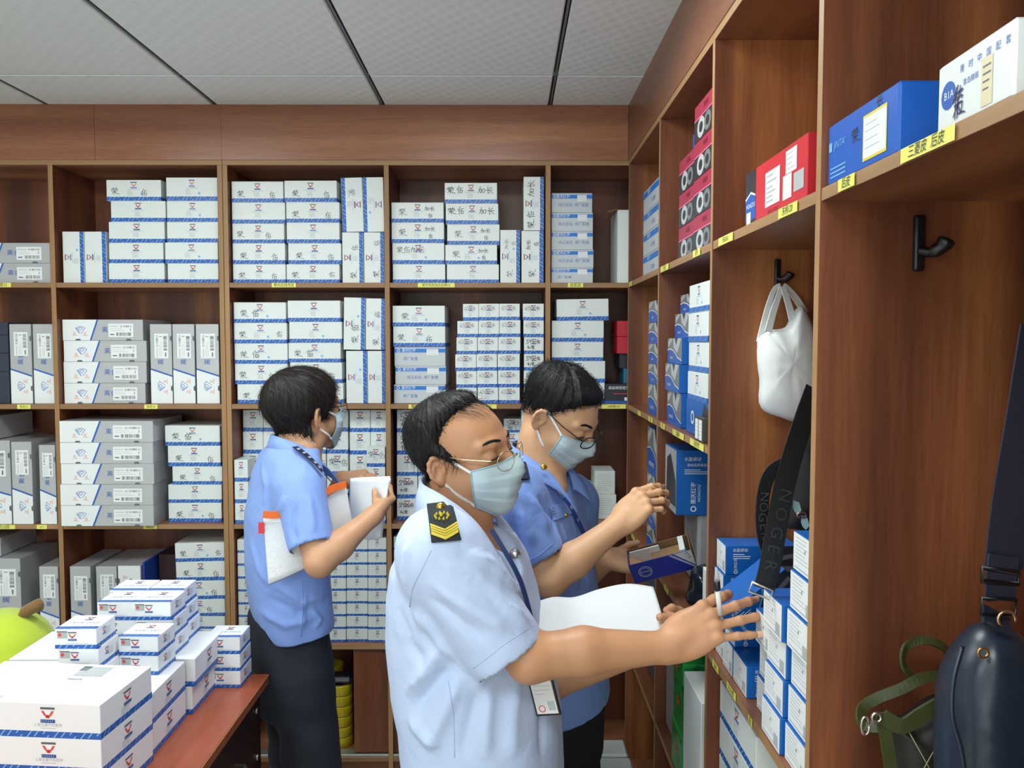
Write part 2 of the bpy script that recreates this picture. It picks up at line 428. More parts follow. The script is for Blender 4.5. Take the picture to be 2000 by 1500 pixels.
# yellow tape labels with pen writing, stuck on the shelf edges
def tape(unit, org, px0, px1, py, txt, right=False, h=.016):
    if right:
        a = atX(px0, py, XR); z = min(ZS, key=lambda q: abs(q - a.z)); b = atX(px1, py, XR)
        # keep the pixel span but sit on the board edge
        w = abs(a.y - b.y); c = (a.y + b.y) / 2
        P = Print(); P.rect(-w / 2, -h / 2, w / 2, h / 2, YEL); 
        me = P.map(lambda u_, v, l: (XR - .0006 - l - org[0], c - u_ - org[1], z + v), 'tape_label')
        Q = Print(); Q.text(txt, 0, 0, min(.015, w / max(len(txt), 1) * .95), INK, shear=.1, sx=.9)
        me2 = Q.map(lambda u_, v, l: (XR - .0012 - l - org[0], c - u_ - org[1], z + v), 'tape_writing')
    else:
        a = at(px0, py, YB); b = at(px1, py, YB); z = min(ZS, key=lambda q: abs(q - a.z)); w = b.x - a.x; c = (a.x + b.x) / 2
        P = Print(); P.rect(-w / 2, -h / 2, w / 2, h / 2, YEL)
        me = P.map(lambda u_, v, l: (c + u_ - org[0], YB - .0008 - l - org[1], z + v), 'tape_label')
        Q = Print(); Q.text(txt, 0, 0, min(.015, w / max(len(txt), 1) * .95), INK, shear=.1, sx=.9)
        me2 = Q.map(lambda u_, v, l: (c + u_ - org[0], YB - .0014 - l - org[1], z + v), 'tape_writing')
    t = link('tape_label', me, parent=unit); t['label'] = 'yellow tape label with pen writing'
    link('handwriting', me2, parent=t)
oa, ob, orr = ua.location, ub.location, ur.location
for p in ((-8, 22, 561, '底12'), (34, 60, 798, '东北12'), (282, 308, 798, '东北14'), (-20, 30, 1033, '荣光12后'), (72, 92, 1033, '86.15'), (280, 307, 1033, '86后')): tape(ua, oa, *p)
for p in ((531, 578, 559, '荣光后佰壳后'), (816, 888, 557, '荣光东后加长后荣12'), (1109, 1139, 556, '后宏后'), (798, 822, 792, '荣后'), (940, 970, 792, '591'), (1028, 1046, 792, '后'), (1175, 1222, 791, '630后轴 630')): tape(ub, ob, *p)
for p in ((1229, 1235, 548, '后'), (1291, 1306, 516, '宏光后'), (1354, 1368, 487, '后壳'), (1404, 1432, 458, '东600-0'), (1521, 1558, 400, '东柄120'), (1638, 1670, 345, '后皮'), (1761, 1866, 262, '三菱皮  后皮'),
          (1246, 1252, 797, '后'), (1267, 1275, 808, '后轴'), (1291, 1299, 822, '宏光'), (1314, 1336, 842, '后轴承'), (1348, 1375, 862, '后桥东壳'),
          (1234, 1240, 1040, '轴'), (1252, 1258, 1060, '轴'), (1262, 1268, 1075, '轴'), (1298, 1306, 1120, '壳'), (1330, 1340, 1165, '后'), (1392, 1404, 1290, '560'), (1420, 1438, 1335, '北斗星'), (1462, 1470, 1395, '后'), (1530, 1542, 1490, '591')): tape(ur, orr, *p, True)
# ------------------------------------------------------------------ cartons
RNG = random.Random(11)
GLY = {  # pen strokes of the written characters, unit square
 'r': [[(.05,.78),(.95,.86)],[(.33,.66),(.36,1)],[(.68,.7),(.72,1)],[(.12,.66),(.04,.5)],[(.12,.62),(.92,.66),(.86,.54)],[(.16,.4),(.86,.45)],[(.5,.6),(.47,-.05)],[(.47,.4),(.08,.06)],[(.5,.38),(.8,.12),(1.2,.06)]],
 'h': [[(.5,1.05),(.05,.5)],[(.3,.72),(.26,-.05)],[(.45,.76),(.98,.82)],[(.6,.72),(.52,.45)],[(.5,.4),(.52,.08)],[(.5,.42),(.92,.46),(.86,.1),(.52,.1)]],
 'j': [[(.0,.62),(.5,.7),(.42,.12),(.3,.2)],[(.28,1),(.2,.5),(-.02,.02)],[(.62,.6),(.64,.15)],[(.62,.6),(1.02,.64),(.96,.17),(.64,.18)]],
 'c': [[(.3,1),(.32,0),(.55,.18)],[(-.02,.5),(1.02,.56)],[(.82,.92),(.42,.66)],[(.45,.5),(1.02,.02)]],
 '6': [[(.7,1),(.2,.5),(.2,.15),(.5,0),(.8,.2),(.6,.45),(.25,.4)]], '5': [[(.8,1),(.3,1),(.25,.6),(.7,.55),(.75,.15),(.3,0),(.1,.1)]],
 '0': [[(.5,1),(.15,.6),(.3,0),(.75,.2),(.8,.8),(.5,1)]], '9': [[(.8,.75),(.5,.55),(.2,.75),(.5,1),(.8,.8),(.6,0)]], '1': [[(.5,1),(.45,0)]],
 '4': [[(.5,1),(.15,.4),(.9,.45)],[(.6,.7),(.5,0)]], '/': [[(.9,1),(.1,0)]], '8': [[(.6,.95),(.2,.75),(.75,.25),(.4,0),(.2,.25),(.8,.8),(.6,.95)]], '-': [[(.0,.5),(1,.55)]], '7': [[(.1,.95),(.9,1),(.4,0)]],
}
def write_on(P, s, x, y, sz, w=.0014, m=None, gap=1.15, rr=RNG):
    if sz > .0185: sz *= 1.22; y -= .002
    w *= 1.15
    for ch in s:
        if ch != ' ' and ch in GLY:
            for st in GLY[ch]: P.stroke([(x + (a + rr.uniform(-.05, .05)) * sz, y + (b + rr.uniform(-.05, .05)) * sz) for a, b in st], w, m or INK, 4)
        x += sz * gap * (.6 if ch.isdigit() or ch in '/-' else 1)
    return P
def emblem(P, cx, cy, s, faint=False):
    """dark bar, five red lozenges in a V, blue bar"""
    rd = mat('print_red_faint', (226, 128, 116), .45) if faint else RED
    P.rect(cx - s * .5, cy + s * .38, cx + s * .5, cy + s * .52, GREYD if not faint else BLUE2, 2)
    def loz(x0, y0, x1, y1, t): P.poly([(cx + s * x0, cy + s * y0), (cx + s * (x0 + t), cy + s * y0), (cx + s * (x1 + t), cy + s * y1), (cx + s * x1, cy + s * y1)], rd, 2)
    loz(-.44, .28, -.28, .0, .17); loz(.27, .28, .11, .0, .17); loz(-.25, .0, -.1, -.2, .17); loz(.08, .0, -.07, -.2, .17); loz(-.085, .02, -.085, -.14, .17)
    P.rect(cx - s * .5, cy - s * .52, cx + s * .5, cy - s * .3, BLUE2 if not faint else mat('print_blue_faint', (120, 140, 186), .5), 2)
    for k in range(6): P.rect(cx + s * (-.44 + k * .15), cy - s * .47, cx + s * (-.38 + k * .15), cy - s * .35, SKY, 3)
def ticks(P, w, v0, v1, m=SKY, step=.026, rr=None):
    """pale diagonal dashes on a band between v0 and v1"""
    h = v1 - v0; x = -w / 2 + .006; k = 0
    while x < w / 2 - h:
        a, b = [(0, 1), (.15, .95), (.55, 1), (0, .4)][k % 4]
        t = .003
        P.poly([(x + a * h * .8, v0 + a * h), (x + a * h * .8 + t, v0 + a * h), (x + b * h * .8 + t, v0 + b * h), (x + b * h * .8, v0 + b * h)], m, 1); x += step * .5; k += 1
KIND = {}
def kind(name, w, h, d, body, prints, band=None, extra=None):
    bm = box_bm(-w / 2, w / 2, 0, d, -h / 2, h / 2, .0011)
    me = from_bm(bm, 'carton'); me.materials.append(body)
    KIND[name] = dict(w=w, h=h, d=d, me=me, prints=prints, band=band, extra=extra or [])
def band_mesh(w, h, d, v0, v1, m=BLUE, tick=True, part=1.):
    P = Print(); P.rect(-w / 2 - .0002, v0, w / 2 + .0002, v1, m)
    if tick: ticks(P, w, v0, v1)
    me1 = [(P.v, lambda u, v, l: (u, -.0003 - l, v))]
    Q = Print(); Q.rect(-d / 2, v0, d / 2, v1, m)
    if tick: ticks(Q, d, v0, v1)
    V, F, Mi = [], [], []; mats = list(P.mats)
    for PP, fn in ((P, lambda u, v, l: (u, -.0003 - l, v)), (Q, lambda u, v, l: (w / 2 + .0003 + l, d / 2 + u, v)), (Q, lambda u, v, l: (-w / 2 - .0003 - l, d / 2 - u, v))):
        b = len(V); V += [fn(*q) for q in PP.v]; F += [tuple(i + b for i in f) for f in PP.f]; Mi += [mats.index(PP.mats[i]) for i in PP.m]
    me = pyd('printed_band', V, F, midx=Mi)
    for mm in mats: me.materials.append(mm)
    return me
def wlogo(w, h, ls, faint=False, dot=False, cx=0.):
    P = Print(); s = ls; cy = h * .5 - s * .85
    emblem(P, cx, cy, s, faint)
    P.rect(cx - s * .95, cy - s * .72, cx + s * .95, cy - s * .66, GREYP, 1)
    x = cx - s * .6 if not dot else cx - s * 1.1
    P.lines(x, x + s * 1.2, [cy - s * (.95 + .2 * k) for k in range(4)], s * .06, GREYP, 1, random.Random(3))
    if dot: P.ring(cx + s * 1.25, cy - s * 1.45, s * .2, s * .2, SKY, 1, 8)
    return P.front(name='printed_emblem')
def wkind(name, w, h, d, ls, bandh=.0145):
    kind(name, w, h, d, CARD, [wlogo(w, h, ls), wlogo(w, h, ls, True, True), wlogo(w, h, ls, True)], band_mesh(w, h, d, -h / 2 + .0008, -h / 2 + bandh))
wkind('W', .196, .0765, .235, .0225)
wkind('S1', .073, .0775, .2, .022)
wkind('S2', .0755, .0605, .2, .018, .0125)
wkind('S3', .077, .0485, .2, .0125, .009)
# silver clutch cartons
def gprint(w, h, lab):
    P = Print(); rr = random.Random(lab)
    P.poly([(-w / 2, -h / 2 + .0005), (-w * .165, -h / 2 + .0005), (-w * .075, h / 2 - .0005), (-w / 2, h / 2 - .0005)], WHITE, 0)
    P.poly([(-w * .165, -h / 2 + .0005), (-w * .145, -h / 2 + .0005), (-w * .055, h / 2 - .0005), (-w * .075, h / 2 - .0005)], BLUE, 1)
    cx, cy, s = -w * .28, .002, .036      # peak emblem with a red character on each side
    P.poly([(cx - s * .5, cy + s * .12), (cx - s * .12, cy - s * .38), (cx + s * .02, cy - s * .38), (cx - s * .3, cy + s * .14)], mat('print_pale_blue', (170, 190, 220), .4), 1)
    for st in ([(-.5, .12), (-.2, .3), (-.05, .24), (.05, .32), (.3, .26), (.5, .14), (.08, -.4)], [(-.5, .12), (-.1, -.4)], [(-.25, .1), (-.12, .18), (.12, .2), (.22, .12), (.02, -.1), (-.25, .1)]):
        P.stroke([(cx + a * s, cy + b * s) for a, b in st], .0018, BLUE, 2)
    P.text('双', cx - s * .62, cy - s * .42, .0115, ORANGE, 2); P.text('双', cx + s * .48, cy - s * .42, .0115, ORANGE, 2)
    P.rect(cx - s * .85, cy - s * .62, cx - s * .35, cy - s * .58, ORANGE, 2); P.rect(cx + s * .25, cy - s * .62, cx + s * .78, cy - s * .58, ORANGE, 2)
    P.text('离', w * .025, 0, .023, BLUE, 2); P.text('合', w * .105, 0, .023, BLUE, 2)
    x0, x1 = (w * .1, w * .4) if lab % 2 else (w * .07, w * .38); a, b = -h * .34, h * .3      # paper label with bar codes
    P.rect(x0, a, x1, b, WHITE, 3)
    P.bars(x0 + .03, x1 - .008, a + h * .06, a + h * .22, GREYD, 4, rr, 18); P.rect(x0 + .006, a + h * .1, x0 + .022, a + h * .15, GREYD, 4)
    P.bars(x0 + .045, x1 - .004, b - h * .17, b - h * .08, GREYD, 4, rr, 14); P.rect(x0 + .004, b - h * .14, x0 + .038, b - h * .11, GREYP, 4)
    P.lines(x0 + .006, x1 - .03, [b - h * .24, b - h * .32], .001, GREYP, 4, rr); P.rect(x1 - .012, -.004, x1 - .01, .006, GREYD, 4)
    for cx in (-w * .31, w * .32):          # tuck-in slots at the lower edge
        P.poly([(cx - .011, -h / 2), (cx + .011, -h / 2), (cx + .007, -h / 2 + .006), (cx - .007, -h / 2 + .006)], GREYD, 3)
    return P.front(name='printed_front')
kind('G', .303, .0765, .25, SILVER, [gprint(.303, .0765, k) for k in (1, 2, 3)])
kind('GL', .343, .0785, .262, SILVER, [gprint(.343, .0785, k) for k in (2, 1)])
GB = mat('grey_blue_card', (196, 202, 206), .35)
BR = mat('brand_blue', (34, 118, 206), .38)
def bprint(w, h, k):
    P = Print(); b0 = h * .22; b1 = h * .42
    P.rect(-w / 2, b0, w / 2, b1, BR, 0)
    P.ring(-w * .42, (b0 + b1) / 2, h * .085, h * .03, WHITE, 2, 10); P.text('重庆红宇', -w * .22, (b0 + b1) / 2, h * .19, WHITE, 2, shear=.15)
    if k != 1: P.text('纯正部品  原厂配套', w * .04, -h * .12, h * .2, mat('print_mid_blue', (92, 128, 190), .4), 2)
    else: P.text('原厂配套', -w * .18, -h * .12, h * .2, mat('print_mid_blue', (92, 128, 190), .4), 2)
    if k != 2: P.rect(w * .13, h * .08, w * .36, h * .4, WHITE, 3); P.lines(w * .15, w * .34, [h * .34, h * .26, h * .16], .0008, GREYP, 4)
    return P.front(name='printed_front')
kind('B', .154, .067, .2, GB, [bprint(.154, .067, k) for k in (0, 1, 2)])
kind('B2', .187, .068, .22, GB, [bprint(.187, .068, k) for k in (0, 1, 2)])
def hand(kd, style, seed):
    """handwriting mesh for a carton face"""
    k = KIND[kd]; w, h = k['w'], k['h']; rr = random.Random(seed); P = Print(); m = INK if style[0] != '~' else mat('pen_ink_faint', (128, 130, 134), .5)
    style = style.lstrip('~'); u = lambda a: rr.uniform(-a, a)
    if style == 'rh': write_on(P, 'r', -w * .38 + u(.012), -h * .2 + u(.006), .021, m=m, rr=rr); write_on(P, 'h', w * .2 + u(.02), -h * .22 + u(.006), .019, m=m, rr=rr)
    elif style == 'rH': write_on(P, 'rh', -w * .38 + u(.006), -h * .18, .022, m=m, gap=1.6, rr=rr)
    elif style == 'r': write_on(P, 'r', -w * .36 + u(.012), -h * .15, .022, m=m, rr=rr)
    elif style == 'jc': write_on(P, 'r', -w * .38 + u(.008), -h * .12, .022, m=m, rr=rr); write_on(P, 'jc', w * .14, h * .08, .017, m=m, rr=rr); write_on(P, 'h', w * .2, -h * .28, .017, m=m, rr=rr)
    elif style == 'rhjc': write_on(P, 'rh', -w * .46, .0, .022, w=.0019, m=m, gap=1.3, rr=rr); write_on(P, 'jc', w * .14, 0, .021, w=.0019, m=m, rr=rr)
    elif style == 'rjc': write_on(P, 'rhjc', -w * .42, .004, .02, m=m, gap=1.1, rr=rr)
    elif style == '650': write_on(P, '650-h', -w * .42, h * .12, w * .18, w=.0012, m=m, gap=1.25, rr=rr)
    elif style == '591': write_on(P, '591-h', -w * .42, h * .12, w * .19, w=.0018, m=m, gap=1.2, rr=rr); write_on(P, '4/8', -w * .36, -h * .2, w * .17, w=.0018, m=m, rr=rr)
    elif style == '590': write_on(P, '590', -w * .4, h * .05, w * .28, w=.002, m=m, rr=rr); write_on(P, 'h1', -w * .3, -h * .3, w * .26, w=.002, m=m, rr=rr)
    elif style == 'rx': write_on(P, 'r', -w * .42, 0, w * .3, m=m, rr=rr); write_on(P, 'h', w * .15, -h * .05, w * .28, m=m, rr=rr)
    return P.front(off=.0006, name='handwriting')
_HW = {}
BAYS = [(-2.262, XD[1] - T / 2), (XD[1] + T / 2, EDGE_X - .0005 - T), (EDGE_X + .0005 + T, XD[3] - T / 2), (XD[3] + T / 2, XD[4] - T / 2), (XD[4] + T / 2, XR + .29)]
def fit_bay(xa, xb, m=.0045):
    c = (xa + xb) / 2; lo_, hi_ = min(BAYS, key=lambda b: max(0, b[0] - c, c - b[1]))
    xa, xb = max(xa, lo_ + m), min(xb, hi_ - m)
    return xa, xb
def carton(kd, cx, z0, Yf, w, h, label, group, cat='carton', rot=0., style=None, var=0, yaw=0., dscale=1., roll=0., obname=None):
    """carton whose front face (w x h as seen) has its bottom centre at (cx, Yf, z0); rot 0/90/-90 puts the band below/left/right"""
    k = KIND[kd]; a, b = (w, h) if rot == 0 else (h, w)
    o = link(obname or 'parts_carton', k['me'], loc=(cx, Yf, z0 + h / 2)); o.scale = (a / k['w'], dscale, b / k['h'])
    o.rotation_euler = (0, math.radians(rot + roll), math.radians(yaw))
    tag(o, label, cat, group)
    link('printed_emblem' if kd[0] in 'WS' else 'printed_front', k['prints'][var % len(k['prints'])], parent=o)
    if k['band']: link('printed_band', k['band'], parent=o)
    if style:
        key = (kd, style, RNG.randrange(4))
        if key not in _HW: _HW[key] = hand(kd, style, hash(str(key)) % 1000 if False else sum(map(ord, str(key))))
        link('handwriting', _HW[key], parent=o)
    return o
ORD = ['first', 'second', 'third', 'fourth', 'fifth', 'sixth', 'seventh', 'eighth', 'ninth', 'tenth']
def stack(kd, rects, ox, oy, sc, shelf_z, where, desc, styles=None, vars_=None, Yf=None, group=None, dscale=1., yaw=None, roll=0., single=None, obname=None):
    """rects top to bottom in crop pixels (x0, x1, y0, y1); the lowest one stands on shelf_z"""
    Yf = Yf or YB + .028; n = len(rects); out = []
    R = [(ox + a * sc, ox + b * sc, oy + c * sc, oy + d * sc) for a, b, c, d in rects]
    zt = [at(992, r[2], Yf).z for r in R]; zb = at(992, R[-1][3], Yf).z
    f = lambda z: shelf_z + .0006 + (z - zb) / (zt[0] - zb) * (zt[0] - shelf_z - .0006)
    tops = [f(z) for z in zt]; bots = [t + .0005 for t in tops[1:]] + [shelf_z + .0006]
    for i, r in enumerate(R):
        cy = (r[2] + r[3]) / 2; xa, xb = fit_bay(at(r[0], cy, Yf).x, at(r[1], cy, Yf).x)
        lab = (single or [f'{desc}, {ORD[i] if n > 1 else "single one"}{" from top" if n > 1 else ""}, {where}'] * n)[i]
        out.append(carton(kd, (xa + xb) / 2, bots[i], Yf, xb - xa, tops[i] - bots[i], lab, group, style=(styles[i] if styles else None), var=(vars_[i] if vars_ else 0),
                          yaw=(yaw[i] if yaw else RNG.uniform(-.8, .8)), dscale=dscale, roll=(roll[i] if isinstance(roll, list) else roll), obname=obname))
    return out
SZ = [z + T / 2 for z in ZS]      # shelf top surfaces
BT = ZB
GW, GG, GN, GS = 'white banded cartons on the back shelves', 'silver cartons on the back shelves', 'grey and blue cartons on the back shelves', 'small white cartons on the back shelves'
WD = 'white blue-banded carton'
def upright(kd, rects, ox, oy, sc, base_z, where, desc, rot, styles=None, vars_=None, Yf=None, group=GW, roll=0., top=None, names=None):
    """cartons standing on end side by side"""
    Yf = Yf or YB + .028; out = []; n = len(rects)
    for i, (a, b, c, d) in enumerate(rects):
        x0, x1, y0, y1 = ox + a * sc, ox + b * sc, oy + c * sc, oy + d * sc; cy = (y0 + y1) / 2
        xa, xb = fit_bay(at(x0, cy, Yf).x, at(x1, cy, Yf).x); zt = at(992, y0, Yf).z
        r_ = rot[i] if isinstance(rot, list) else rot
        lab = names[i] if names else f'{desc} standing on end, {["left", "right"][i] if n == 2 else ORD[i] + " from left" if n > 1 else "only one"}, {where}'
        out.append(carton(kd, (xa + xb) / 2, base_z + .0008, Yf, xb - xa - .0012, zt - base_z - .0008, lab, group, rot=r_, style=(styles[i] if styles else None), var=(vars_[i] if vars_ else 0), yaw=0, roll=(roll[i] if isinstance(roll, list) else roll)))
    return out
# --- top row
c = (0, 300, .22)
stack('G', [(-300, 443, 795, 975), (-295, 450, 980, 1158)], *c, SZ[0], 'top shelf of the leftmost bay', 'silver carton with sticker', group=GG, vars_=[0, 0], yaw=[0, 0])
upright('W', [(557, 748, 695, 1158), (752, 945, 695, 1158)], *c, SZ[0], 'top shelf of second bay', WD, -90, vars_=[1, 0])
stack('W', [(945, 1430, 237, 430), (985, 1470, 425, 612), (968, 1460, 612, 800), (968, 1450, 800, 982), (968, 1460, 982, 1158)], *c, SZ[0], 'left stack, top shelf of second bay', WD, ['rh', None, None, None, None], [1, 0, 0, 0, 0], group=GW)
stack('W', [(1476, 1930, 215, 420), (1482, 1935, 425, 612), (1482, 1938, 612, 795), (1466, 1935, 795, 980), (1488, 1940, 982, 1156)], *c, SZ[0], 'right stack, top shelf of second bay', WD, None, [1, 1, 0, 1, 0], group=GW)
c = (430, 320, .17)
stack('W', [(110, 725, 205, 445), (130, 745, 447, 690), (125, 735, 690, 915), (120, 745, 915, 1150), (145, 752, 1155, 1370)], *c, SZ[0], 'left stack, top shelf of third bay', WD, ['rh', None, 'rh', 'rh', 'rh'], [0, 2, 0, 0, 0], group=GW)
stack('W', [(737, 1340, 195, 440), (760, 1370, 442, 675), (765, 1370, 678, 915), (782, 1390, 915, 1152), (764, 1370, 1155, 1370)], *c, SZ[0], 'right stack, top shelf of third bay', WD, ['rh', 'rh', None, 'rh', 'rh'], [0, 0, 2, 0, 0], group=GW)
lo = upright('W', [(1402, 1645, 788, 1370), (1652, 1905, 788, 1370)], *c, SZ[0], 'lower, top shelf of third bay', WD, -90, ['rh', 'rh'])
zz = SZ[0] + .0008 + (at(992, 320 + 788 * .17, YB + .028).z - SZ[0] - .0008) + .001
upright('W', [(1394, 1640, 160, 775), (1640, 1890, 155, 770)], *c, zz, 'upper, top shelf of third bay', WD, 90, ['~r', None], [0, 1], roll=[-1.5, -1.0])
c = (750, 320, .24)
stack('W', [(55, 485, 315, 475), (55, 488, 477, 640), (68, 490, 642, 810), (72, 498, 812, 963)], *c, SZ[0], 'left stack, top shelf of fourth bay', WD, ['jc', 'jc', 'rjc', None], [0, 0, 1, 2], group=GW)
stack('W', [(494, 920, 155, 322), (502, 930, 322, 488), (514, 940, 490, 655), (499, 920, 655, 812), (512, 935, 812, 963)], *c, SZ[0], 'second stack, top shelf of fourth bay', WD, ['rhjc', 'rhjc', 'jc', 'jc', None], [0, 0, 0, 1, 2], group=GW)
upright('W', [(945, 1108, 538, 962), (1118, 1300, 545, 962)], *c, SZ[0], 'lower, top shelf of fourth bay', WD, -90, ['~jc', 'jc'], [1, 0])
zz = at(992, 320 + 545 * .24, YB + .028).z + .001
upright('W', [(1135, 1312, 105, 543)], *c, zz, 'upper, top shelf of fourth bay', WD, -90, ['rhjc'])
BD = 'grey carton with blue stripe'
stack('B', [(1357, 1695, 238, 395), (1357, 1700, 395, 540), (1357, 1700, 545, 690), (1362, 1705, 692, 835), (1362, 1700, 838, 960)], *c, SZ[0], 'top shelf of the corner bay', BD, vars_=[0, 0, 0, 0, 1], group=GN)
# --- second row
c = (0, 600, .22)
upright('G', [(90, 285, 150, 870), (297, 492, 150, 870)], *c, SZ[1], 'second shelf, leftmost bay', 'silver carton', -90, vars_=[0, 1], group=GG)
stack('G', [(537, 1270, 110, 302), (568, 1302, 302, 493), (565, 1302, 495, 688), (560, 1293, 690, 875)], *c, SZ[1], 'second shelf of second bay', 'flat silver carton', vars_=[1, 1, 0, 0], group=GG, yaw=[0, 0, 0, 0])
upright('G', [(1335, 1530, 150, 865), (1535, 1732, 150, 862), (1742, 1948, 150, 862)], *c, SZ[1], 'second shelf of second bay', 'silver carton', -90, vars_=[1, 1, 1], group=GG)
c = (430, 560, .17)
stack('W', [(150, 755, 180, 418), (160, 765, 418, 658), (165, 775, 655, 893), (170, 775, 890, 1130), (200, 795, 1125, 1345)], *c, SZ[1], 'left stack, second shelf of third bay', WD, ['rH', 'rh', 'rH', 'rh', 'rh'], [1, 1, 1, 0, 1], group=GW)
stack('W', [(775, 1380, 160, 405), (795, 1398, 405, 645), (785, 1385, 645, 883), (805, 1400, 870, 1105), (805, 1415, 1108, 1340)], *c, SZ[1], 'right stack, second shelf of third bay', WD, [None, None, 'rH', 'rh', None], [0, 1, 1, 0, 1], group=GW)
upright('W', [(1447, 1690, 738, 1335), (1694, 1925, 738, 1335)], *c, SZ[1], 'lower, second shelf of third bay', WD, -90, None, [1, 0])
zz = at(992, 560 + 738 * .17, YB + .028).z + .0035
upright('W', [(1418, 1665, 125, 722), (1672, 1908, 135, 735)], *c, zz, 'upper, second shelf of third bay', WD, -90, ['rH', 'rh'], [1, 1], roll=[1.2, 1.0])
c = (750, 560, .24)
stack('W', [(70, 495, 155, 325), (75, 498, 325, 490)], *c, at(992, 560 + 490 * .24, YB + .028).z, 'left stack, second shelf of fourth bay', WD, ['r', 'rh'], [1, 1], group=GW)
stack('B2', [(85, 500, 492, 640), (92, 505, 645, 792), (82, 500, 792, 943)], *c, SZ[1], 'lower left, second shelf of fourth bay', BD, vars_=[1, 0, 1], group=GN)
SD = 'small white banded carton'
cols = [[(642, 770, 140, 270), (597, 768, 278, 408), (590, 758, 410, 545), (580, 750, 548, 680), (588, 753, 683, 815), (588, 755, 818, 943)],
        [(772, 937, 138, 270), (771, 938, 275, 405), (762, 928, 410, 545), (753, 920, 545, 678), (756, 922, 680, 813), (762, 930, 815, 943)],
        [(939, 1105, 138, 270), (941, 1110, 272, 405), (931, 1110, 408, 543), (925, 1105, 545, 675), (928, 1105, 678, 810), (935, 1105, 815, 943)],
        [(1130, 1305, 138, 275), (1135, 1308, 275, 408), (1140, 1312, 410, 545), (1140, 1312, 545, 675), (1138, 1312, 680, 810), (1140, 1312, 815, 943)]]
for k, cc in enumerate(cols):
    stack('S2', cc, *c, SZ[1], f'{ORD[k]} column, second shelf of fourth bay', SD, ['~650'] * 6 if k < 3 else ['650', '~650', '591', '591', '591', '591'], [0] * 6, group=GS, yaw=[0] * 6)
stack('W', [(1405, 1828, 100, 280), (1365, 1788, 275, 440), (1365, 1785, 445, 605), (1365, 1800, 600, 770), (1370, 1795, 775, 940)], *c, SZ[1], 'second shelf of the corner bay', WD, None, [1, 1, 2, 1, 0], group=GW, roll=[-.9, 0, 0, 0, 0])
# --- third row
c = (0, 600, .22)
stack('GL', [(530, 1360, 1008, 1195), (535, 1360, 1205, 1390), (545, 1368, 1397, 1582), (538, 1362, 1586, 1775), (545, 1366, 1778, 1966)], *c, SZ[2], 'third shelf of second bay', 'large flat silver carton', vars_=[0, 0, 0, 0, 0], group=GG, Yf=YB - .03, yaw=[0] * 5)
stack('W', [(1465, 1952, 1050, 1228), (1490, 1958, 1230, 1410), (1532, 1972, 1414, 1572), (1495, 1968, 1576, 1738), (1496, 1968, 1738, 1908)], *c, SZ[2], 'third shelf of second bay', WD, ['rH', 'rh', 'rh', None, 'rh'], [1, 0, 0, 0, 1], group=GW, Yf=YB + .035)
upright('G', [(-150, 98, 1180, 1950), (106, 290, 1192, 1950), (352, 538, 1220, 1945)], *c, SZ[2], 'third shelf of leftmost bay', 'silver carton', -90, vars_=[1, 0, 0], group=GG, Yf=YB + .004)
c = (440, 690, .18)
r3 = [(615, 843), (846, 1078), (1081, 1308), (1311, 1536), (1539, 1765), (1768, 1878)]
def rows(x0, x1, rr_): return [(x0, x1, a, b) for a, b in rr_]
full = r3[:5] + [(1768, 1878)]
for k, (xa, xb, st, yf) in enumerate([(193, 408, None, .1), (413, 628, None, .1), (633, 848, None, .1), (853, 1092, 'rx', .1), (1104, 1332, 'rx', .1), (1352, 1572, None, .06), (1577, 1765, None, .06)]):
    stack('S1', rows(xa, xb, r3[:5]), *c, SZ[2], f'{ORD[k]} column, third shelf of third bay', 'upright small white banded carton', [None, None, st, None, None], [0] * 5, group=GS, Yf=YB + yf, dscale=.65 if yf > .07 else .8, yaw=[0] * 5)
stack('S1', [(50, 245, 1155, 1398), (55, 250, 1401, 1640), (58, 252, 1642, 1870)], *c, SZ[2], 'front left pile, third shelf of third bay', 'upright small white banded carton', None, [0] * 3, group=GS, Yf=YB + .004, dscale=.42, yaw=[0] * 3)
stack('S1', [(1535, 1735, 1020, 1228), (1537, 1737, 1240, 1450), (1539, 1740, 1455, 1660), (1539, 1740, 1663, 1872)], *c, SZ[2], 'front right, third shelf of third bay', 'small pale blue-striped carton', ['rx', None, None, None], [0] * 4, group=GN, Yf=YB + .004, dscale=.25, yaw=[0] * 4)
c = (750, 560, .24)
r4 = [(1000, 1172), (1178, 1345), (1350, 1512), (1516, 1688), (1692, 1860), (1864, 1945)]
for k, (xa, xb, st) in enumerate([(105, 272, '590'), (278, 445, '590'), (450, 617, None), (622, 790, None)]):
    stack('S1', rows(xa, xb, r4[:5]), *c, SZ[2], f'{ORD[k]} column, third shelf of fourth bay', 'upright small white banded carton', [st, st, None, '591', '591'], [0] * 5, group=GS, Yf=YB + .06, yaw=[0] * 5)
stack('S1', [(975, 1115, 1075, 1190), (975, 1115, 1195, 1340), (975, 1115, 1345, 1500), (975, 1115, 1505, 1700), (975, 1115, 1705, 1935)], *c, SZ[2], 'last column, third shelf of fourth bay', 'upright small white banded carton', ['590', None, None, None, None], [0] * 5, group=GS, Yf=YB + .1, dscale=.7, yaw=[0] * 5)
stack('S1', [(1118, 1295, 1002, 1175), (1118, 1295, 1180, 1370), (1118, 1295, 1375, 1560), (1118, 1295, 1565, 1750), (1118, 1295, 1755, 1940)], *c, SZ[2], 'by the divider, third shelf of fourth bay', 'tall white banded carton', None, [0] * 5, group=GS, Yf=YB + .03, yaw=[0] * 5)
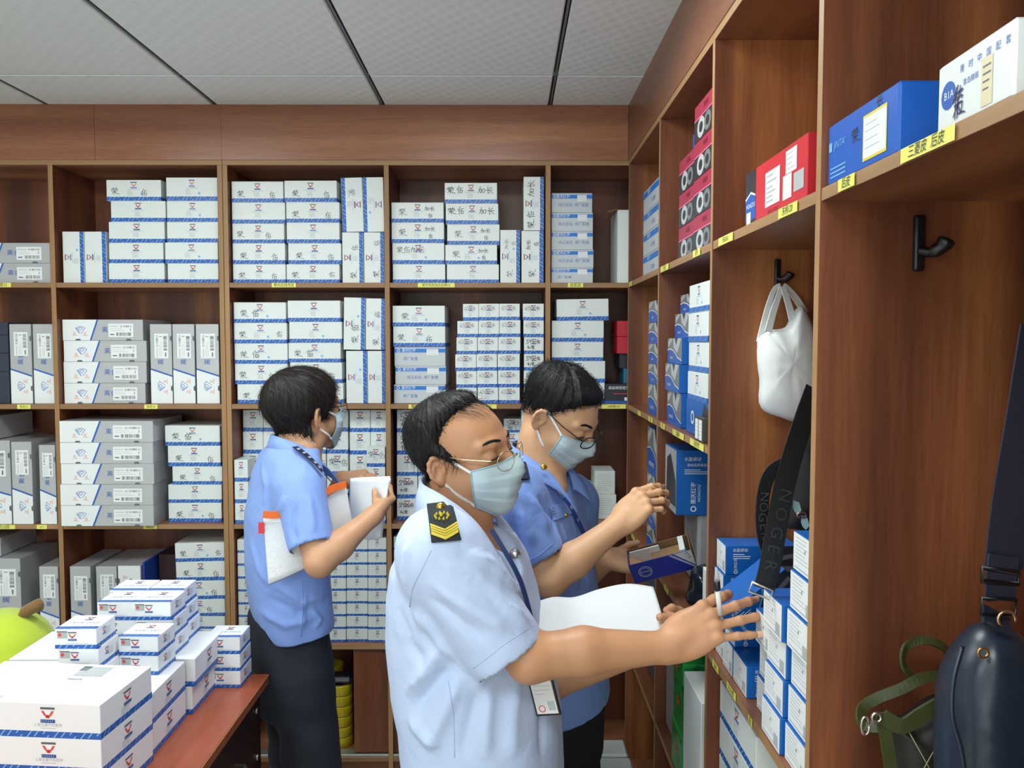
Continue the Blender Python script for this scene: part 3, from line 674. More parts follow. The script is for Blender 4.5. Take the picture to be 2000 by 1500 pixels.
# --- corner bay, third row
c = (980, 690, .24)
stack('S1', [(605, 760, 1092, 1230), (615, 770, 1232, 1355)], *c, SZ[2], 'third shelf of the corner bay', 'small white banded carton', ['rx', '591'], [0, 0], group=GS, Yf=YB + .05, dscale=.8)
PALE = mat('pale_carton', (222, 228, 224), .5)
def textprint(w, h):
    P = Print(); rr = random.Random(5); P.lines(-w * .38, w * .38, [h * (.34 - .09 * k) for k in range(8)], .0011, GREYP, 1, rr); return P.front(name='printed_front')
kind('T', .075, .075, .15, PALE, [textprint(.075, .075)])
stack('T', [(757, 922, 960, 1130), (770, 932, 1132, 1312)], *c, SZ[2], 'third shelf of corner bay', 'pale carton with fine print', None, [0, 0], group=None, Yf=YB + .075, dscale=.9)
bl = empty('light_bulb', at(1209, 974, YB + .04), label='frosted white globe bulb lying on the third shelf of corner bay', cat='light bulb')
bl.location.z = SZ[2] + .031
bl.rotation_euler = (math.radians(90), 0, math.radians(-35))
link('globe', lathe_mesh([(.001, .03), (.012, .028), (.022, .021), (.029, .008), (.03, -.004), (.026, -.018), (.018, -.03), (.0135, -.04)], 20), mat('frosted_glass', (214, 226, 224), .25), bl)
link('screw_cap', lathe_mesh([(.0135, -.04), (.0125, -.044), (.0135, -.048), (.0125, -.052), (.0135, -.056), (.0125, -.06), (.006, -.066)], 16), mat('cap_metal', (170, 170, 165), .3, metal=.9), bl)
# --- fourth row
c = (0, 900, .24)
upright('G', [(-60, 175, 790, 1515), (325, 500, 855, 1515)], *c, SZ[3], 'fourth shelf of leftmost bay', 'silver carton', -90, vars_=[1, 0], group=GG, Yf=YB + .0, roll=[0, 0])
upright('G', [(575, 745, 855, 1515), (787, 958, 855, 1515)], *c, SZ[3], 'fourth shelf of second bay', 'silver carton', -90, vars_=[1, 0], group=GG, Yf=YB + .0)
wk = upright('G', [(966, 1152, 850, 1515)], *c, SZ[3], 'fourth shelf of second bay', 'silver carton', 90, vars_=[2], group=GG, Yf=YB + .0, names=['silver carton with white end up, right of two grey-ended ones, fourth shelf'])
stack('W', [(1425, 1832, 665, 820), (1432, 1836, 825, 985), (1412, 1832, 990, 1145), (1420, 1832, 1150, 1290), (1424, 1832, 1295, 1400), (1424, 1832, 1403, 1513)], *c, SZ[3], 'fourth shelf of second bay', WD, ['rh', 'rh', 'rh', 'rh', None, None], [1, 0, 1, 0, 0, 0], group=GW, Yf=YB + .03, roll=[-1.3, -1.3, -1.3, -1.3, 0, 0])
c = (440, 900, .2467)
rr1 = [(612, 718), (720, 823), (826, 928), (931, 1033), (1036, 1138), (1141, 1240), (1243, 1343), (1346, 1450)]
for k, (xa, xb, q) in enumerate([(64, 228, 10), (232, 396, 8), (400, 560, 0), (564, 724, 2), (790, 955, 4), (960, 1126, 2), (1130, 1296, 0)]):
    if k in (2, 3): continue
    stack('S3', [(xa, xb, a + q, b + q) for a, b in rr1], *c, SZ[3], f'{["first", "second", "", "", "third", "fourth", "last"][k]} column, fourth shelf of third bay', 'tiny white carton', None, [0] * 8, group=GS, Yf=YB + .02 + .004 * (k % 3), yaw=[0] * 8)
c = (750, 560, .24)
for k, xa in enumerate((75, 250, 425)):
    stack('S3', [(xa, xa + 168, 2035 + 108 * i, 2035 + 108 * i + 106) for i in range(8)], *c, SZ[3], f'{ORD[k]} column, fourth shelf of fourth bay', 'tiny white carton', None, [0] * 8, group=GS, Yf=YB + .02, yaw=[0] * 8)
# left-over shelf odds: dark boxes, red boxes, open carton, black carton
def plain_box(name, x0, x1, y0, y1, z0, z1, material, label, cat='box', group=None, prints=None, bevel=.0012, yaw=0.):
    cx, cy = (x0 + x1) / 2, (y0 + y1) / 2
    me = from_bm(box_bm(x0 - cx, x1 - cx, y0 - cy, y1 - cy, 0, z1 - z0, bevel), name)
    o = link(name, me, material, loc=(cx, cy, z0 + .0006)); o.rotation_euler.z = math.radians(yaw)
    tag(o, label, cat, group)
    for nm, P, face in (prints or []):
        hx, hy = (x1 - x0) / 2, (y1 - y0) / 2
        fn = {'-y': lambda u, v, l: (u, -hy - .0004 - l, v), '-x': lambda u, v, l: (-hx - .0004 - l, -u, v), '+x': lambda u, v, l: (hx + .0004 + l, u, v), '+z': lambda u, v, l: (u, v, z1 - z0 + .0004 + l)}[face]
        link(nm, P.map(fn, nm), parent=o)
    return o
REDB = mat('red_card', (186, 34, 52), .4); BLK = mat('black_card', (44, 44, 54), .4)
X0 = at(1204, 640, YB + .06).x; Z1 = at(992, 627, YB + .06).z
zr = at(992, 691, YB + .05).z
db = Print(); ww, hh = .105, at(992, 750, YB + .03).z - SZ[1]
db.text('高级精密配件', 0, hh * .78, .013, WHITE, 1, shear=.15); db.rect(-.02, hh * .48, .045, hh * .51, RED, 1); db.rect(-ww / 2, 0, ww / 2, hh * .12, BLUE, 1); db.rect(.02, hh * .14, .05, hh * .3, WHITE, 1)
xk = at(1181, 770, YB + .03).x
plain_box('black_carton', xk, xk + ww, YB + .03, YB + .2, SZ[1], SZ[1] + hh, BLK, 'black carton with white lettering low on the second shelf, corner bay', 'carton', prints=[('printed_front', db, '-y')])
plain_box('teal_carton', at(1218, 720, YB + .06).x, xk + ww, YB + .06, YB + .2, SZ[1] + hh, at(992, 720, YB + .06).z, mat('teal_card', (40, 110, 140), .4), 'small teal carton on the black carton in the corner bay', 'carton')
zt_ = at(992, 720, YB + .06).z
plain_box('dark_carton', at(1210, 700, YB + .06).x, xk + ww, YB + .065, YB + .2, zt_, zr, BLK, 'dark carton under the two red boxes in the corner bay', 'carton')
zm = at(992, 658, YB + .05).z
plain_box('red_carton', at(1205, 690, YB + .05).x, XR + .06, YB + .05, YB + .2, zr, zm, REDB, 'lower of the two red boxes on the second shelf of corner bay', 'carton', 'red boxes in the corner')
plain_box('red_carton', at(1205, 640, YB + .05).x, XR + .06, YB + .05, YB + .2, zm + .001, at(992, 627, YB + .05).z, REDB, 'upper of the two red boxes on the second shelf of corner bay', 'carton', 'red boxes in the corner')
# open white carton with a torn flap at the right end of the top shelf
xw = at(1206, 480, YB + .02).x; zw = at(992, 410, YB + .02).z
ow = plain_box('open_carton', xw, XR + .05, YB + .02, YB + .22, SZ[0], zw, CARD, 'white carton with a torn open flap in the top right corner', 'carton')
fp = [(-.036, 0, zw - SZ[0] - .005), (-.001, 0, zw - SZ[0] + .004), (-.001, .09, zw - SZ[0] + .004), (-.03, .09, zw - SZ[0] - .012), (-.038, .03, zw - SZ[0] - .03)]
hx = (XR + .05 - xw) / 2
link('torn_flap', pyd('torn_flap', [(x - hx, y - .1, z) for x, y, z in fp] + [(x - hx, y - .1, z - .002) for x, y, z in fp], [(0, 1, 2, 3), (0, 3, 4), (8, 7, 6, 5), (9, 8, 5), (0, 5, 6, 1), (0, 4, 9, 5)]), BROWNC, ow)
# dark stock at the far left of the second shelf
zk = SZ[1]
for k, (py0, py1) in enumerate([(726, 790), (690, 725), (655, 689), (630, 654)]):
    zt2 = at(992, py0, YB + .03).z
    plain_box('dark_carton', at(-60, 700, YB + .03).x, at(17, 700, YB + .03).x, YB + .03, YB + .2, zk, zt2, mat('navy_card', (48, 54, 72), .45), f'dark navy carton at the far left edge, {["lowest", "second lowest", "third lowest", "topmost"][k]} of its stack', 'carton', 'dark cartons at the left edge'); zk = zt2 + .0005
# silver carton lying on the upright ones, leftmost bay
for (zz_, yt, lb) in ((at(992, 600 + 1180 * .22, YB + .004).z, 812, 'third'), (at(992, 900 + 790 * .24, YB).z, 1050, 'fourth')):
    zz_ += .003; pass
    carton('G', at(-90, 850, YB + .01).x, zz_, YB + .02, .3, at(992, yt, YB + .02).z - zz_, f'silver carton lying across upright ones, {lb} shelf of leftmost bay', GG, var=1, dscale=.9)
# blue plastic pouch and dark file beside the white carton stack, fourth row
pb = at(306, 1150, YB + .05)
plain_box('navy_folder', at(279, 1150, YB + .01).x, at(283, 1150, YB + .01).x, YB + .01, YB + .24, SZ[3], at(992, 1098, YB + .01).z, mat('folder_blue', (40, 72, 160), .4), 'blue folder standing against the silver cartons on the fourth shelf', 'folder')
plain_box('dark_folder', at(300, 1150, YB + .05).x, at(336, 1150, YB + .05).x, YB + .1, YB + .25, SZ[3], at(992, 1085, YB + .08).z, mat('brown_black', (50, 30, 30), .5), 'dark brown box in the gap beside leaning white cartons, fourth shelf', 'box')
# rolls of yellow packing tape in the open bottom compartment
TAPE = mat('packing_tape', (196, 176, 22), .18, trans=.0, coat=.5)
Yt = YB + .105; tr = .045
tx = at(666, 1400, Yt).x; n = 6; zb_ = ZB; zt_ = at(666, 1332, Yt).z; hgt = (zt_ - zb_) / n
for k in range(n):
    r = empty('tape_roll', (tx, Yt, zb_ + k * hgt + .0004), label=f'yellow packing tape roll, {ORD[n-1-k]} from top of the front stack behind the door', cat='tape roll', group='stacked tape rolls')
    h = hgt - .0008
    link('tape_winding', lathe_mesh([(tr - .007, .001), (tr - .001, .001), (tr, .003), (tr, h - .003), (tr - .001, h - .001), (tr - .007, h - .001), (tr - .007, .002)], 28), TAPE, r)
    link('cardboard_core', lathe_mesh([(tr - .012, 0), (tr - .0075, 0), (tr - .0075, h), (tr - .012, h), (tr - .012, .001)], 24), BROWNC, r)
for k in range(7):
    r = empty('tape_roll', (tx - .05, Yt + .086, zb_ + k * hgt + .0004), label=f'yellow packing tape roll, {ORD[6-k]} from top of the rear stack behind the door', cat='tape roll', group='stacked tape rolls')
    h = hgt - .0008
    link('tape_winding', lathe_mesh([(tr - .007, .001), (tr - .001, .001), (tr, .003), (tr, h - .003), (tr - .001, h - .001), (tr - .007, h - .001), (tr - .007, .002)], 28), TAPE, r)
link_ = plain_box('black_bundle', tx - .04, tx + .05, Yt - .035, Yt + .045, zt_, at(666, 1318, Yt).z, BLK, 'black wrapped bundle lying on the front tape roll stack', 'bundle', bevel=.012)
# ------------------------------------------------------------------ desk with cartons
ZDK = .76
pf = atZ(525, 1316, ZDK); DXR = pf.x; DYF = pf.y; DXL = DXR - .58; DYN = DYF - 1.25
DTOP = wood('desk_top', 1, (150, 74, 48), (180, 96, 64), (196, 114, 78), rough=.25, streak=.5, seed=11.)
DCAR = wood('desk_carcass', 1, (34, 18, 14), (50, 27, 20), (62, 34, 25), rough=.35, streak=.5, seed=12.)
desk = empty('desk', (DXR - .29, DYF - .6, 0), label='reddish wooden desk with dark drawers, loaded with white cartons', cat='desk')
def db_(nm, a0, a1, b0, b1, c0, c1, m, par=desk, bev=.001, org=None):
    q = desk.location
    return bx(nm, a0 - q.x, a1 - q.x, b0 - q.y, b1 - q.y, c0, c1, m, par, bev)
db_('desktop', DXL, DXR, DYN, DYF, ZDK - .025, ZDK, DTOP, bev=.0015)
db_('edge_strip', DXR - .0002, DXR + .0012, DYN, DYF, ZDK - .004, ZDK - .0005, mat('desk_edge', (190, 136, 84), .4))
db_('side_panel', DXL + .02, DXR - .02, DYF - .03, DYF - .012, 0, ZDK - .025, DCAR)
db_('side_panel', DXL + .02, DXR - .02, DYN + .012, DYN + .03, 0, ZDK - .025, DCAR)
db_('back_panel', DXL + .02, DXL + .036, DYN + .03, DYF - .03, .2, ZDK - .025, DCAR)
db_('pedestal', DXL + .08, DXR - .034, DYF - .52, DYF - .03, .06, ZDK - .026, DCAR)
CHROME = mat('brushed_metal', (196, 190, 180), .28, metal=.95)
q = desk.location
for k, (z0, z1) in enumerate(((.53, .728), (.30, .522), (.065, .292))):
    d = db_('drawer', DXR - .034, DXR - .016, DYF - .515, DYF - .035, z0, z1, DCAR)
    hp = atX(483, 1470, DXR)
    zc = (z0 + z1) / 2 + .02; yc = DYF - .275
    if k == 0: zc = .635
    link('drawer_handle', tube_mesh([(DXR - .016 - q.x, yc - .05 - q.y, zc), (DXR + .008 - q.x, yc - .05 - q.y, zc), (DXR + .012 - q.x, yc - .044 - q.y, zc), (DXR + .012 - q.x, yc + .044 - q.y, zc), (DXR + .008 - q.x, yc + .05 - q.y, zc), (DXR - .016 - q.x, yc + .05 - q.y, zc)], .005, 8), CHROME, d)
for k in range(2):
    link('lock', lathe_mesh([(.008, 0), (.008, .004), (.005, .005)], 12), CHROME, desk, (DXR - .016 - q.x, DYF - .06 - q.y, .69 - .12 * k), (0, math.radians(90), 0))
# printed desk cartons: small (three printed faces) and large
def desk_prints(w, h, d, small):
    out = []
    P = Print(); s = h * .42
    if small:
        emblem(P, -w * .08, h * .12, s)
        P.rect(-w * .44, h * .02, -w * .2, h * .36, GREYP, 1); P.rect(-w * .45, h * .33, -w * .2, h * .38, GREYD, 2); P.ring(-w * .38, h * .2, s * .25, s * .25, RED, 2, 6)
        P.lines(-w * .25, w * .3, [-h * .24], .0009, GREYP, 1)
    else:
        emblem(P, 0, h * .16, .028); P.text('上海五菱汽车配件', 0, -h * .13, .007, GREYP, 1); P.lines(-.015, .015, [-h * .22], .001, GREYP)
    out.append(('printed_front', P, lambda u, v, l: (u, -.0004 - l, v)))
    Q = Print(); emblem(Q, -d * .1 if small else 0, h * .14, s * .8 if small else .026)
    Q.lines(-d * .05, d * .35, [h * .2, h * .1, 0, -h * .1], .0012, GREYP, 1, random.Random(4)) if small else Q.lines(-d * .12, d * .12, [-h * .1, -h * .17, -h * .24], .0012, GREYP, 1, random.Random(4))
    out.append(('printed_side', Q, lambda u, v, l: (w / 2 + .0004 + l, d / 2 + u, v)))
    if small:
        R = Print(); emblem(R, w * .02, d * .22, s * .95); R.text('上海五菱汽车配件', 0, -d * .08, w * .1, mat('print_blue_faint', (120, 140, 186), .5), 1)
        R.rect(-w / 2, -d / 2, w / 2, -d / 2 + .014, BLUE); 
        for k in range(6): R.poly([(-w * .44 + k * .013, -d / 2), (-w * .44 + k * .013 + .002, -d / 2), (-w * .44 + k * .013 + .01, -d / 2 + .012), (-w * .44 + k * .013 + .008, -d / 2 + .012)], SKY, 1)
        out.append(('printed_top', R, lambda u, v, l: (u, d / 2 + v, h / 2 + .0004 + l)))
    return [(n, p.map(f, n)) for n, p, f in out]
DK = {}
for nm, w, h, d, sm in (('SD', .086, .0425, .085, True), ('LD', .202, .0655, .178, False)):
    me = from_bm(box_bm(-w / 2, w / 2, 0, d, -h / 2, h / 2, .0011), 'carton'); me.materials.append(mat('bright_card', (236, 238, 240), .4, bump=.04, bscale=50))
    DK[nm] = (w, h, d, me, desk_prints(w, h, d, sm), band_mesh(w, h, d, -h / 2 + .0006, -h / 2 + (.0085 if sm else .0125)))
def dcart(nm, cx, yf, z0, label, yaw=0., group='cartons on the desk'):
    w, h, d, me, pr, bd = DK[nm]
    o = link('parts_carton', me, loc=(cx, yf, z0 + h / 2 + .0004)); o.rotation_euler.z = math.radians(yaw); tag(o, label, 'carton', group)
    for n, m in pr: link(n, m, parent=o)
    link('printed_band', bd, parent=o); return o
HL, HS = .0657, .0427
z = ZDK
a0 = at(200, 1383, 1.456)
for k in range(3): o = dcart('LD', a0.x - .1005, 1.456, z + k * HL, f'large white carton nearest the camera on desk, {["bottom", "middle", "top"][k]} of three', -5.)
tp = Print(); tp.rect(-.03, .03, .03, .075, GREYP, 0); tp.rect(-.032, .055, -.015, .077, GREYD, 1); tp.bars(-.03, .0, .012, .018, GREYD, 1); tp.lines(-.028, .03, [.065, .058, .05, .042], .0012, WHITE, 2)
link('address_label', tp.map(lambda u, v, l: (u, .089 + v, .0655 / 2 + .0004 + l), 'address_label'), parent=o)
for k in range(2):
    dcart('LD', -.737 - .101, 1.636, z + k * HL, f'large white carton behind the nearest three on desk, {["lower", "upper"][k]} one', 0)
    dcart('LD', -.948 - .101, 1.64, z + k * HL, f'large white carton at the left edge of desk, {["lower", "upper"][k]} one', 0)
    dcart('LD', -.728 - .101 + .008 * k, 1.828, z + k * HL, f'large white carton under the far small ones on desk, {["lower", "upper"][k]} one', 0)
    dcart('LD', -.945 - .101, 1.828, z + k * HL, f'large white carton far left on desk, {["lower", "upper"][k]} one', 0)
zt = z + 2 * HL
for k in range(2): dcart('SD', -.807, 1.738, zt + k * HS, f'small white carton just behind the big top one on desk, {["lower", "upper"][k]}', -2 + k)
for k in range(3): dcart('SD', -.897 - .004 * k, 1.668, zt + k * HS, f'small white carton, left front pile on desk, {["bottom", "middle", "top"][k]}', -3 + 2 * k)
for k in range(3):
    dcart('SD', -.905, 1.842, zt + k * HS, f'small white carton, rear left pile on desk, {["bottom", "middle", "top"][k]}', 0)
    dcart('SD', -.816 - .003 * k, 1.842, zt + k * HS, f'small white carton, rear right pile on desk, {["bottom", "middle", "top"][k]}', 0)
    dcart('SD', -.92, 1.932, zt + k * HS, f'small white carton, farthest left pile on desk, {["bottom", "middle", "top"][k]}', 0)
    dcart('SD', -.822 - .004 * k, 1.932, zt + k * HS, f'small white carton, farthest right pile on desk, {["bottom", "middle", "top"][k]}', 0)
    dcart('SD', -.708, 1.972, z + k * HS, f'small white carton standing alone by the desk corner, {["bottom", "middle", "top"][k]}', -1 + k)
    
# green plush on a stool beside the desk
ZSTOOL = .5
st = empty('stool', (-1.43, 2.2, 0), label='dark stool left of the desk under the green plush', cat='stool')
link('seat', from_bm(box_bm(-.17, .17, -.17, .17, ZSTOOL - .04, ZSTOOL, .012, 2), 'seat', True), mat('stool_seat', (48, 44, 44), .6), st)
for sx in (-1, 1):
    for sy in (-1, 1): link('leg', tube_mesh([(sx * .13, sy * .13, ZSTOOL - .04), (sx * .15, sy * .15, 0)], .014, 8), mat('stool_leg', (60, 60, 64), .35, metal=.8), st)
pl = empty('plush_toy', (-1.40, 2.2, ZSTOOL), label='yellow-green plush fruit with brown stem beside the desk', cat='plush toy')
PLM = mat('green_plush', (186, 208, 52), .9, sheen=.4, var=.1, vscale=6, bump=.3, bscale=400)
prof = [(.02, 0), (.11, .012), (.15, .06), (.165, .12), (.163, .18), (.15, .25), (.125, .31), (.09, .35), (.05, .372), (.012, .378)]
vv, ff = [], []; nS = 40; rows_ = catmull([(r, 0, zz) for r, zz in prof], 4)
for i, p in enumerate(rows_):
    for k in range(nS):
        a = 2 * math.pi * k / nS
        wr = 1 + .025 * math.sin(5 * a + p.z * 40) * math.exp(-((p.z - .15) / .08) ** 2) + .02 * math.sin(9 * a - p.z * 60) * math.exp(-((p.z - .1) / .06) ** 2) + .012 * math.sin(p.z * 90 + 3 * math.sin(a * 2))
        vv.append((p.x * wr * math.cos(a) * 1.0, p.x * wr * math.sin(a), p.z))
for i in range(len(rows_) - 1):
    for k in range(nS): l = (k + 1) % nS; ff.append((i * nS + k, i * nS + l, (i + 1) * nS + l, (i + 1) * nS + k))
ff.append(tuple(range(nS - 1, -1, -1))); ff.append(tuple((len(rows_) - 1) * nS + k for k in range(nS)))
link('plush_body', pyd('plush_body', vv, ff, True), PLM, pl)
link('stem', tube_mesh(catmull([(0.05, 0, .35), (.07, 0, .375), (.1, 0, .392), (.118, 0, .398)], 4), [.012] * 4 + [.017] * 4 + [.018] * 3 + [.012, .004], 10), mat('brown_felt', (126, 92, 52), .9, sheen=.3), pl)
# ------------------------------------------------------------------ things on the right-hand unit
GR_ = 'cartons on the right-hand shelves'
DIM = mat('photo_dark', (52, 54, 58), .35); MET = mat('photo_metal', (186, 190, 190), .3); MET2 = mat('photo_mid', (120, 124, 126), .35)
HYB = mat('brand_card_blue', (22, 96, 178), .36); HYL = mat('wave_line', (90, 170, 226), .4)
def photo_face(w, h):
    """grey product picture above a blue wave with white lettering"""
    P = Print(); P.rect(-w / 2, 0, w / 2, h, MET2, 0)
    P.poly([(-w * .1, h), (w * .45, h), (w * .2, h * .42), (-w * .05, h * .62)], MET, 1); P.poly([(w * .0, h), (w * .22, h), (w * .12, h * .72)], DIM, 2)
    P.poly([(-w * .45, h * .62), (-w * .15, h * .95), (-w * .28, h), (-w * .48, h * .85)], MET, 1)
    pts = [(-w / 2, h * .52), (-w * .3, h * .58), (-w * .05, h * .5), (w * .2, h * .26), (w * .5, h * .14)]
    P.poly([(-w / 2, 0), (w / 2, 0)] + pts[::-1], BLUE, 3)
    for a, b in zip(pts[:-1], pts[1:]): P.stroke([a, b], .003, WHITE, 4)
    P.text('HONGYU', -w * .2, h * .22, h * .14, WHITE, 4, shear=.2); return P
def red_face(w, h):
    P = Print(); P.rect(-w / 2, 0, w / 2, h * .58, DIM, 0)
    for k, (cx, sc) in enumerate(((-.14, 1.12), (.2, 1.0))):
        for j in range(14):
            a, b = 2 * math.pi * j / 14, 2 * math.pi * (j + 1) / 14; r, r2 = h * .25 * sc, h * .13 * sc; sx = 1.5
            P.poly([(w * cx + math.cos(a) * r * sx, h * .3 + math.sin(a) * r), (w * cx + math.cos(b) * r * sx, h * .3 + math.sin(b) * r), (w * cx + math.cos(b) * r2 * sx, h * .3 + math.sin(b) * r2), (w * cx + math.cos(a) * r2 * sx, h * .3 + math.sin(a) * r2)], MET if k == 0 else MET2, 1 + k)
    P.rect(-w / 2, h * .58, w / 2, h * .61, mat('print_pink', (230, 120, 150), .4), 1)
    P.text('离合器', w * .1, h * .8, h * .16, mat('print_darkred', (110, 20, 40), .4), 1); return P
def rstack(name, X0, X1, Y0, Y1, zs, material, facefn, labelf, cat='carton', group=GR_, yfacefn=None):
    for k, (za, zb) in enumerate(zip(zs[:-1], zs[1:])):
        w = Y1 - Y0; h = zb - za - .001
        pr = [('printed_side', facefn(w, h), '-x')] if facefn else []
        if yfacefn: pr.append(('printed_end', yfacefn(X1 - X0, h), '-y'))
        plain_box(name, X0, X1, Y0, Y1, za, za + h, material, labelf(k), cat, group, pr)
def blueband(w, h):
    P = Print(); P.rect(-w / 2, h * .66, w / 2, h * .92, BR, 0); P.text('重庆红宇', -w * .2, h * .79, h * .2, WHITE, 1); P.text('原厂配套', 0, h * .3, h * .22, mat('print_mid_blue', (92, 128, 190), .4), 1); return P
ordl = lambda n: (lambda k: ORD[n - 1 - k])
XF = XR + .018
zs = [SZ[0]] + [at(1257, y, 2.72).z for y in (502, 460, 420, 377)]
rstack('parts_carton', XF, XF + .2, YD[1] + .012, 2.72, zs, GB, blueband, lambda k: f'grey carton with blue stripe, {ORD[3-k]} from top, far right-hand bay, top shelf')
zs = [SZ[1]] + [at(1270, y, 2.6).z for y in (748, 709, 671, 631, 590)]
rstack('photo_carton', XF, XF + .2, YD[1] + .012, 2.6, zs, BLUE, photo_face, lambda k: f'blue wave carton, {ORD[4-k]} from top, far right-hand bay, second shelf')
zs = [SZ[2], SZ[2] + .085, SZ[2] + .165, SZ[2] + .25, at(1268, 831, 2.6).z]
rstack('photo_carton', XF, XF + .2, YD[1] + .012, 2.6, zs, BLUE, photo_face, lambda k: f'blue wave carton, {ORD[3-k]} from top, far right-hand bay, third shelf')
# second bay
MAG = mat('magenta_card', (164, 50, 74), .4)
zs = [SZ[0]] + [at(1350, y, 2.0).z for y in (416, 346, 276, 203)]
zs = [SZ[0] + .0875 * k for k in range(5)]
rstack('red_carton', XF, XF + .2, 1.80, 1.985, zs, MAG, red_face, lambda k: f'magenta carton with pipe picture, near column, {ORD[3-k]} from top, top shelf')
zs = [SZ[0] + .0875 * k for k in range(4)]
rstack('red_carton', XF + .004, XF + .2, 1.99, 2.175, zs, MAG, red_face, lambda k: f'magenta carton with pipe picture, far column, {ORD[2-k]} from top, top shelf')
plain_box('blue_carton', XF + .02, XF + .1, 2.0, 2.09, SZ[0] + .0875 * 3, SZ[0] + .0875 * 3 + .05, BLUE, 'small blue box on the far magenta carton column, top shelf')
# second shelf of that bay: blue wave stack, white stack on a blue carton
def blue_end(w, h):
    P = Print(); P.ring(w * -.2, h * .5, h * .16, h * .05, WHITE, 1, 14); P.text('C', -w * .2, h * .5, h * .2, WHITE, 1); return P
zz_ = [SZ[1]] + [at(1325, y, 2.12).z for y in (768, 712, 660, 610, 570)]
for k in range(5):
    off = [.0, -.006, .0, .02, .035][k]
    rstack('photo_carton', XF + off, XF + off + .17, 2.1, 2.285, zz_[k:k + 2], HYB, photo_face, lambda _, k=k: f'blue wave carton, {ORD[4-k]} from top, middle right-hand bay, second shelf', yfacefn=blue_end)
z1 = at(1362, 784, 1.93).z
def hy_small(w, h):
    P = Print(); P.ring(-w * .2, h * .5, h * .2, h * .07, WHITE, 1, 14); P.poly([(w * .1, 0), (w / 2, 0), (w / 2, h * .8), (w * .3, h)], DIM, 1); return P
plain_box('blue_carton', XF, XF + .2, 1.81, 2.04, SZ[1], z1, HYB, 'blue carton under the white stack, middle right-hand bay, second shelf', 'carton', GR_, [('printed_side', hy_small(.23, z1 - SZ[1]), '-x')])
tops = [at(1362, y, 1.93).z for y in (784, 727, 668, 610, 553)]
for k in range(4):
    o = carton('W', 0, tops[k] + .001, 1.93, .2, tops[k + 1] - tops[k] - .0015, f'white blue-banded carton, {ORD[3-k]} from top, stack on right-hand wall', GR_, var=1, dscale=.8)
    o.location = (XF + .002 * (k % 2), 1.928, o.location.z); o.rotation_euler = (0, 0, math.radians(-90))
bw = Print(); bw.rect(-.03, .004, -.002, .05, WHITE, 1); bw.rect(.004, .004, .034, .05, WHITE, 1); bw.lines(-.028, -.006, [.04, .032, .024], .001, GREYP, 2); bw.lines(.008, .03, [.04, .032, .024, .016], .001, GREYP, 2)
ob_ = plain_box('open_small_box', XR + .001, XF - .003, 1.80, 1.875, SZ[1], SZ[1] + .055, mat('kraft_dark', (70, 66, 60), .6), 'small dark box with white labels at the shelf edge', 'box', None, [('paper_label', bw, '-x')])
# third shelf: big blue carton on a plastic-wrapped parcel, black bag, white box
zb1 = at(1320, 1007, 2.15).z; zt1 = at(1320, 880, 2.15).z; xl = at(1321, 940, 2.15).x
PLW = mat('wrap_film', (170, 176, 176), .15, bump=.8, bscale=30)
plain_box('wrapped_parcel', at(1362, 1060, 2.16).x, XE - .01, 2.155, 2.33, SZ[2], zb1, PLW, 'parcel wrapped in clear film under the big blue carton', 'parcel', bevel=.008)
def hy_face(w, h, big=True):
    """blue face: heading, three lines, vertical name, round emblem, dark wave at right"""
    P = Print()
    P.text('长盈振动', -w * .22, h * .86, h * .065, WHITE, 1, shear=.2)
    if big: P.text('高档品质离合器总成', -w * .06, h * .77, h * .05, WHITE, 1)
    P.lines(-w * .36, w * .1, [h * .7, h * .67, h * .64], h * .01, WHITE, 1, random.Random(1))
    P.text('重庆红宇', -w * .2, h * .34, h * .085, WHITE, 1, rot=math.pi / 2); P.text('HONGYU', -w * .1, h * .34, h * .06, WHITE, 1, rot=math.pi / 2)
    P.ring(-w * .2, h * .1, h * .045, h * .016, WHITE, 1, 16)
    c_ = [(w * .42, h * .62), (w * .3, h * .42), (w * .16, h * .22), (w * .23, h * .05)]
    P.poly([(w * .26, 0), (w / 2, 0), (w / 2, h * .66)] + c_, DIM, 1)
    for a, b in zip(c_[:-1], c_[1:]): P.stroke([a, b], w * .025, HYL, 2)
    return P
wB, hB = .155, zt1 - zb1
plain_box('blue_carton', xl, xl + wB, 2.15, 2.30, zb1, zt1, HYB, 'big blue carton standing upright on the wrapped parcel, third shelf', 'carton', None, [('printed_front', hy_face(wB, hB), '-y'), ('printed_side', (lambda P: P.rect(-.075, .002, .075, hB - .002, MET, 0).poly([(-.06, .02), (.07, .02), (.07, hB * .5), (.0, hB * .9), (-.05, hB * .8)], DIM, 1))(Print()), '-x')])
plain_box('white_carton', XR + .006, XR + .15, 1.762, 1.80, SZ[2], at(1372, 1112, 1.78).z, CARD, 'narrow white box against the divider beside the black bag', 'carton')
# lower compartment: green printed cartons, white cartons, film bag
GRN = mat('green_card', (28, 140, 62), .3); PINK = mat('pink_film', (226, 170, 206), .3)
def leaf_face(w, h):
    P = Print(); rr = random.Random(2)
    for _ in range(9):
        x, y, r = rr.uniform(-w * .4, w * .4), rr.uniform(h * .1, h * .9), rr.uniform(.006, .014)
        P.poly([(x - r, y), (x, y - r * .6), (x + r, y + r * .3), (x + r * .2, y + r)], mat('print_leaf', (20, 96, 44), .3), 1)
    x, y = -w * .05, h * .5
    for a in range(5):
        t = a * 2 * math.pi / 5; P.poly([(x, y), (x + .012 * math.cos(t - .5), y + .012 * math.sin(t - .5)), (x + .02 * math.cos(t), y + .02 * math.sin(t)), (x + .012 * math.cos(t + .5), y + .012 * math.sin(t + .5))], mat('print_flower', (226, 70, 50), .35), 2)
    return P
zg = [SZ[3], at(1335, 1437, 2.0).z, at(1335, 1335, 2.0).z, at(1335, 1293, 2.0).z]
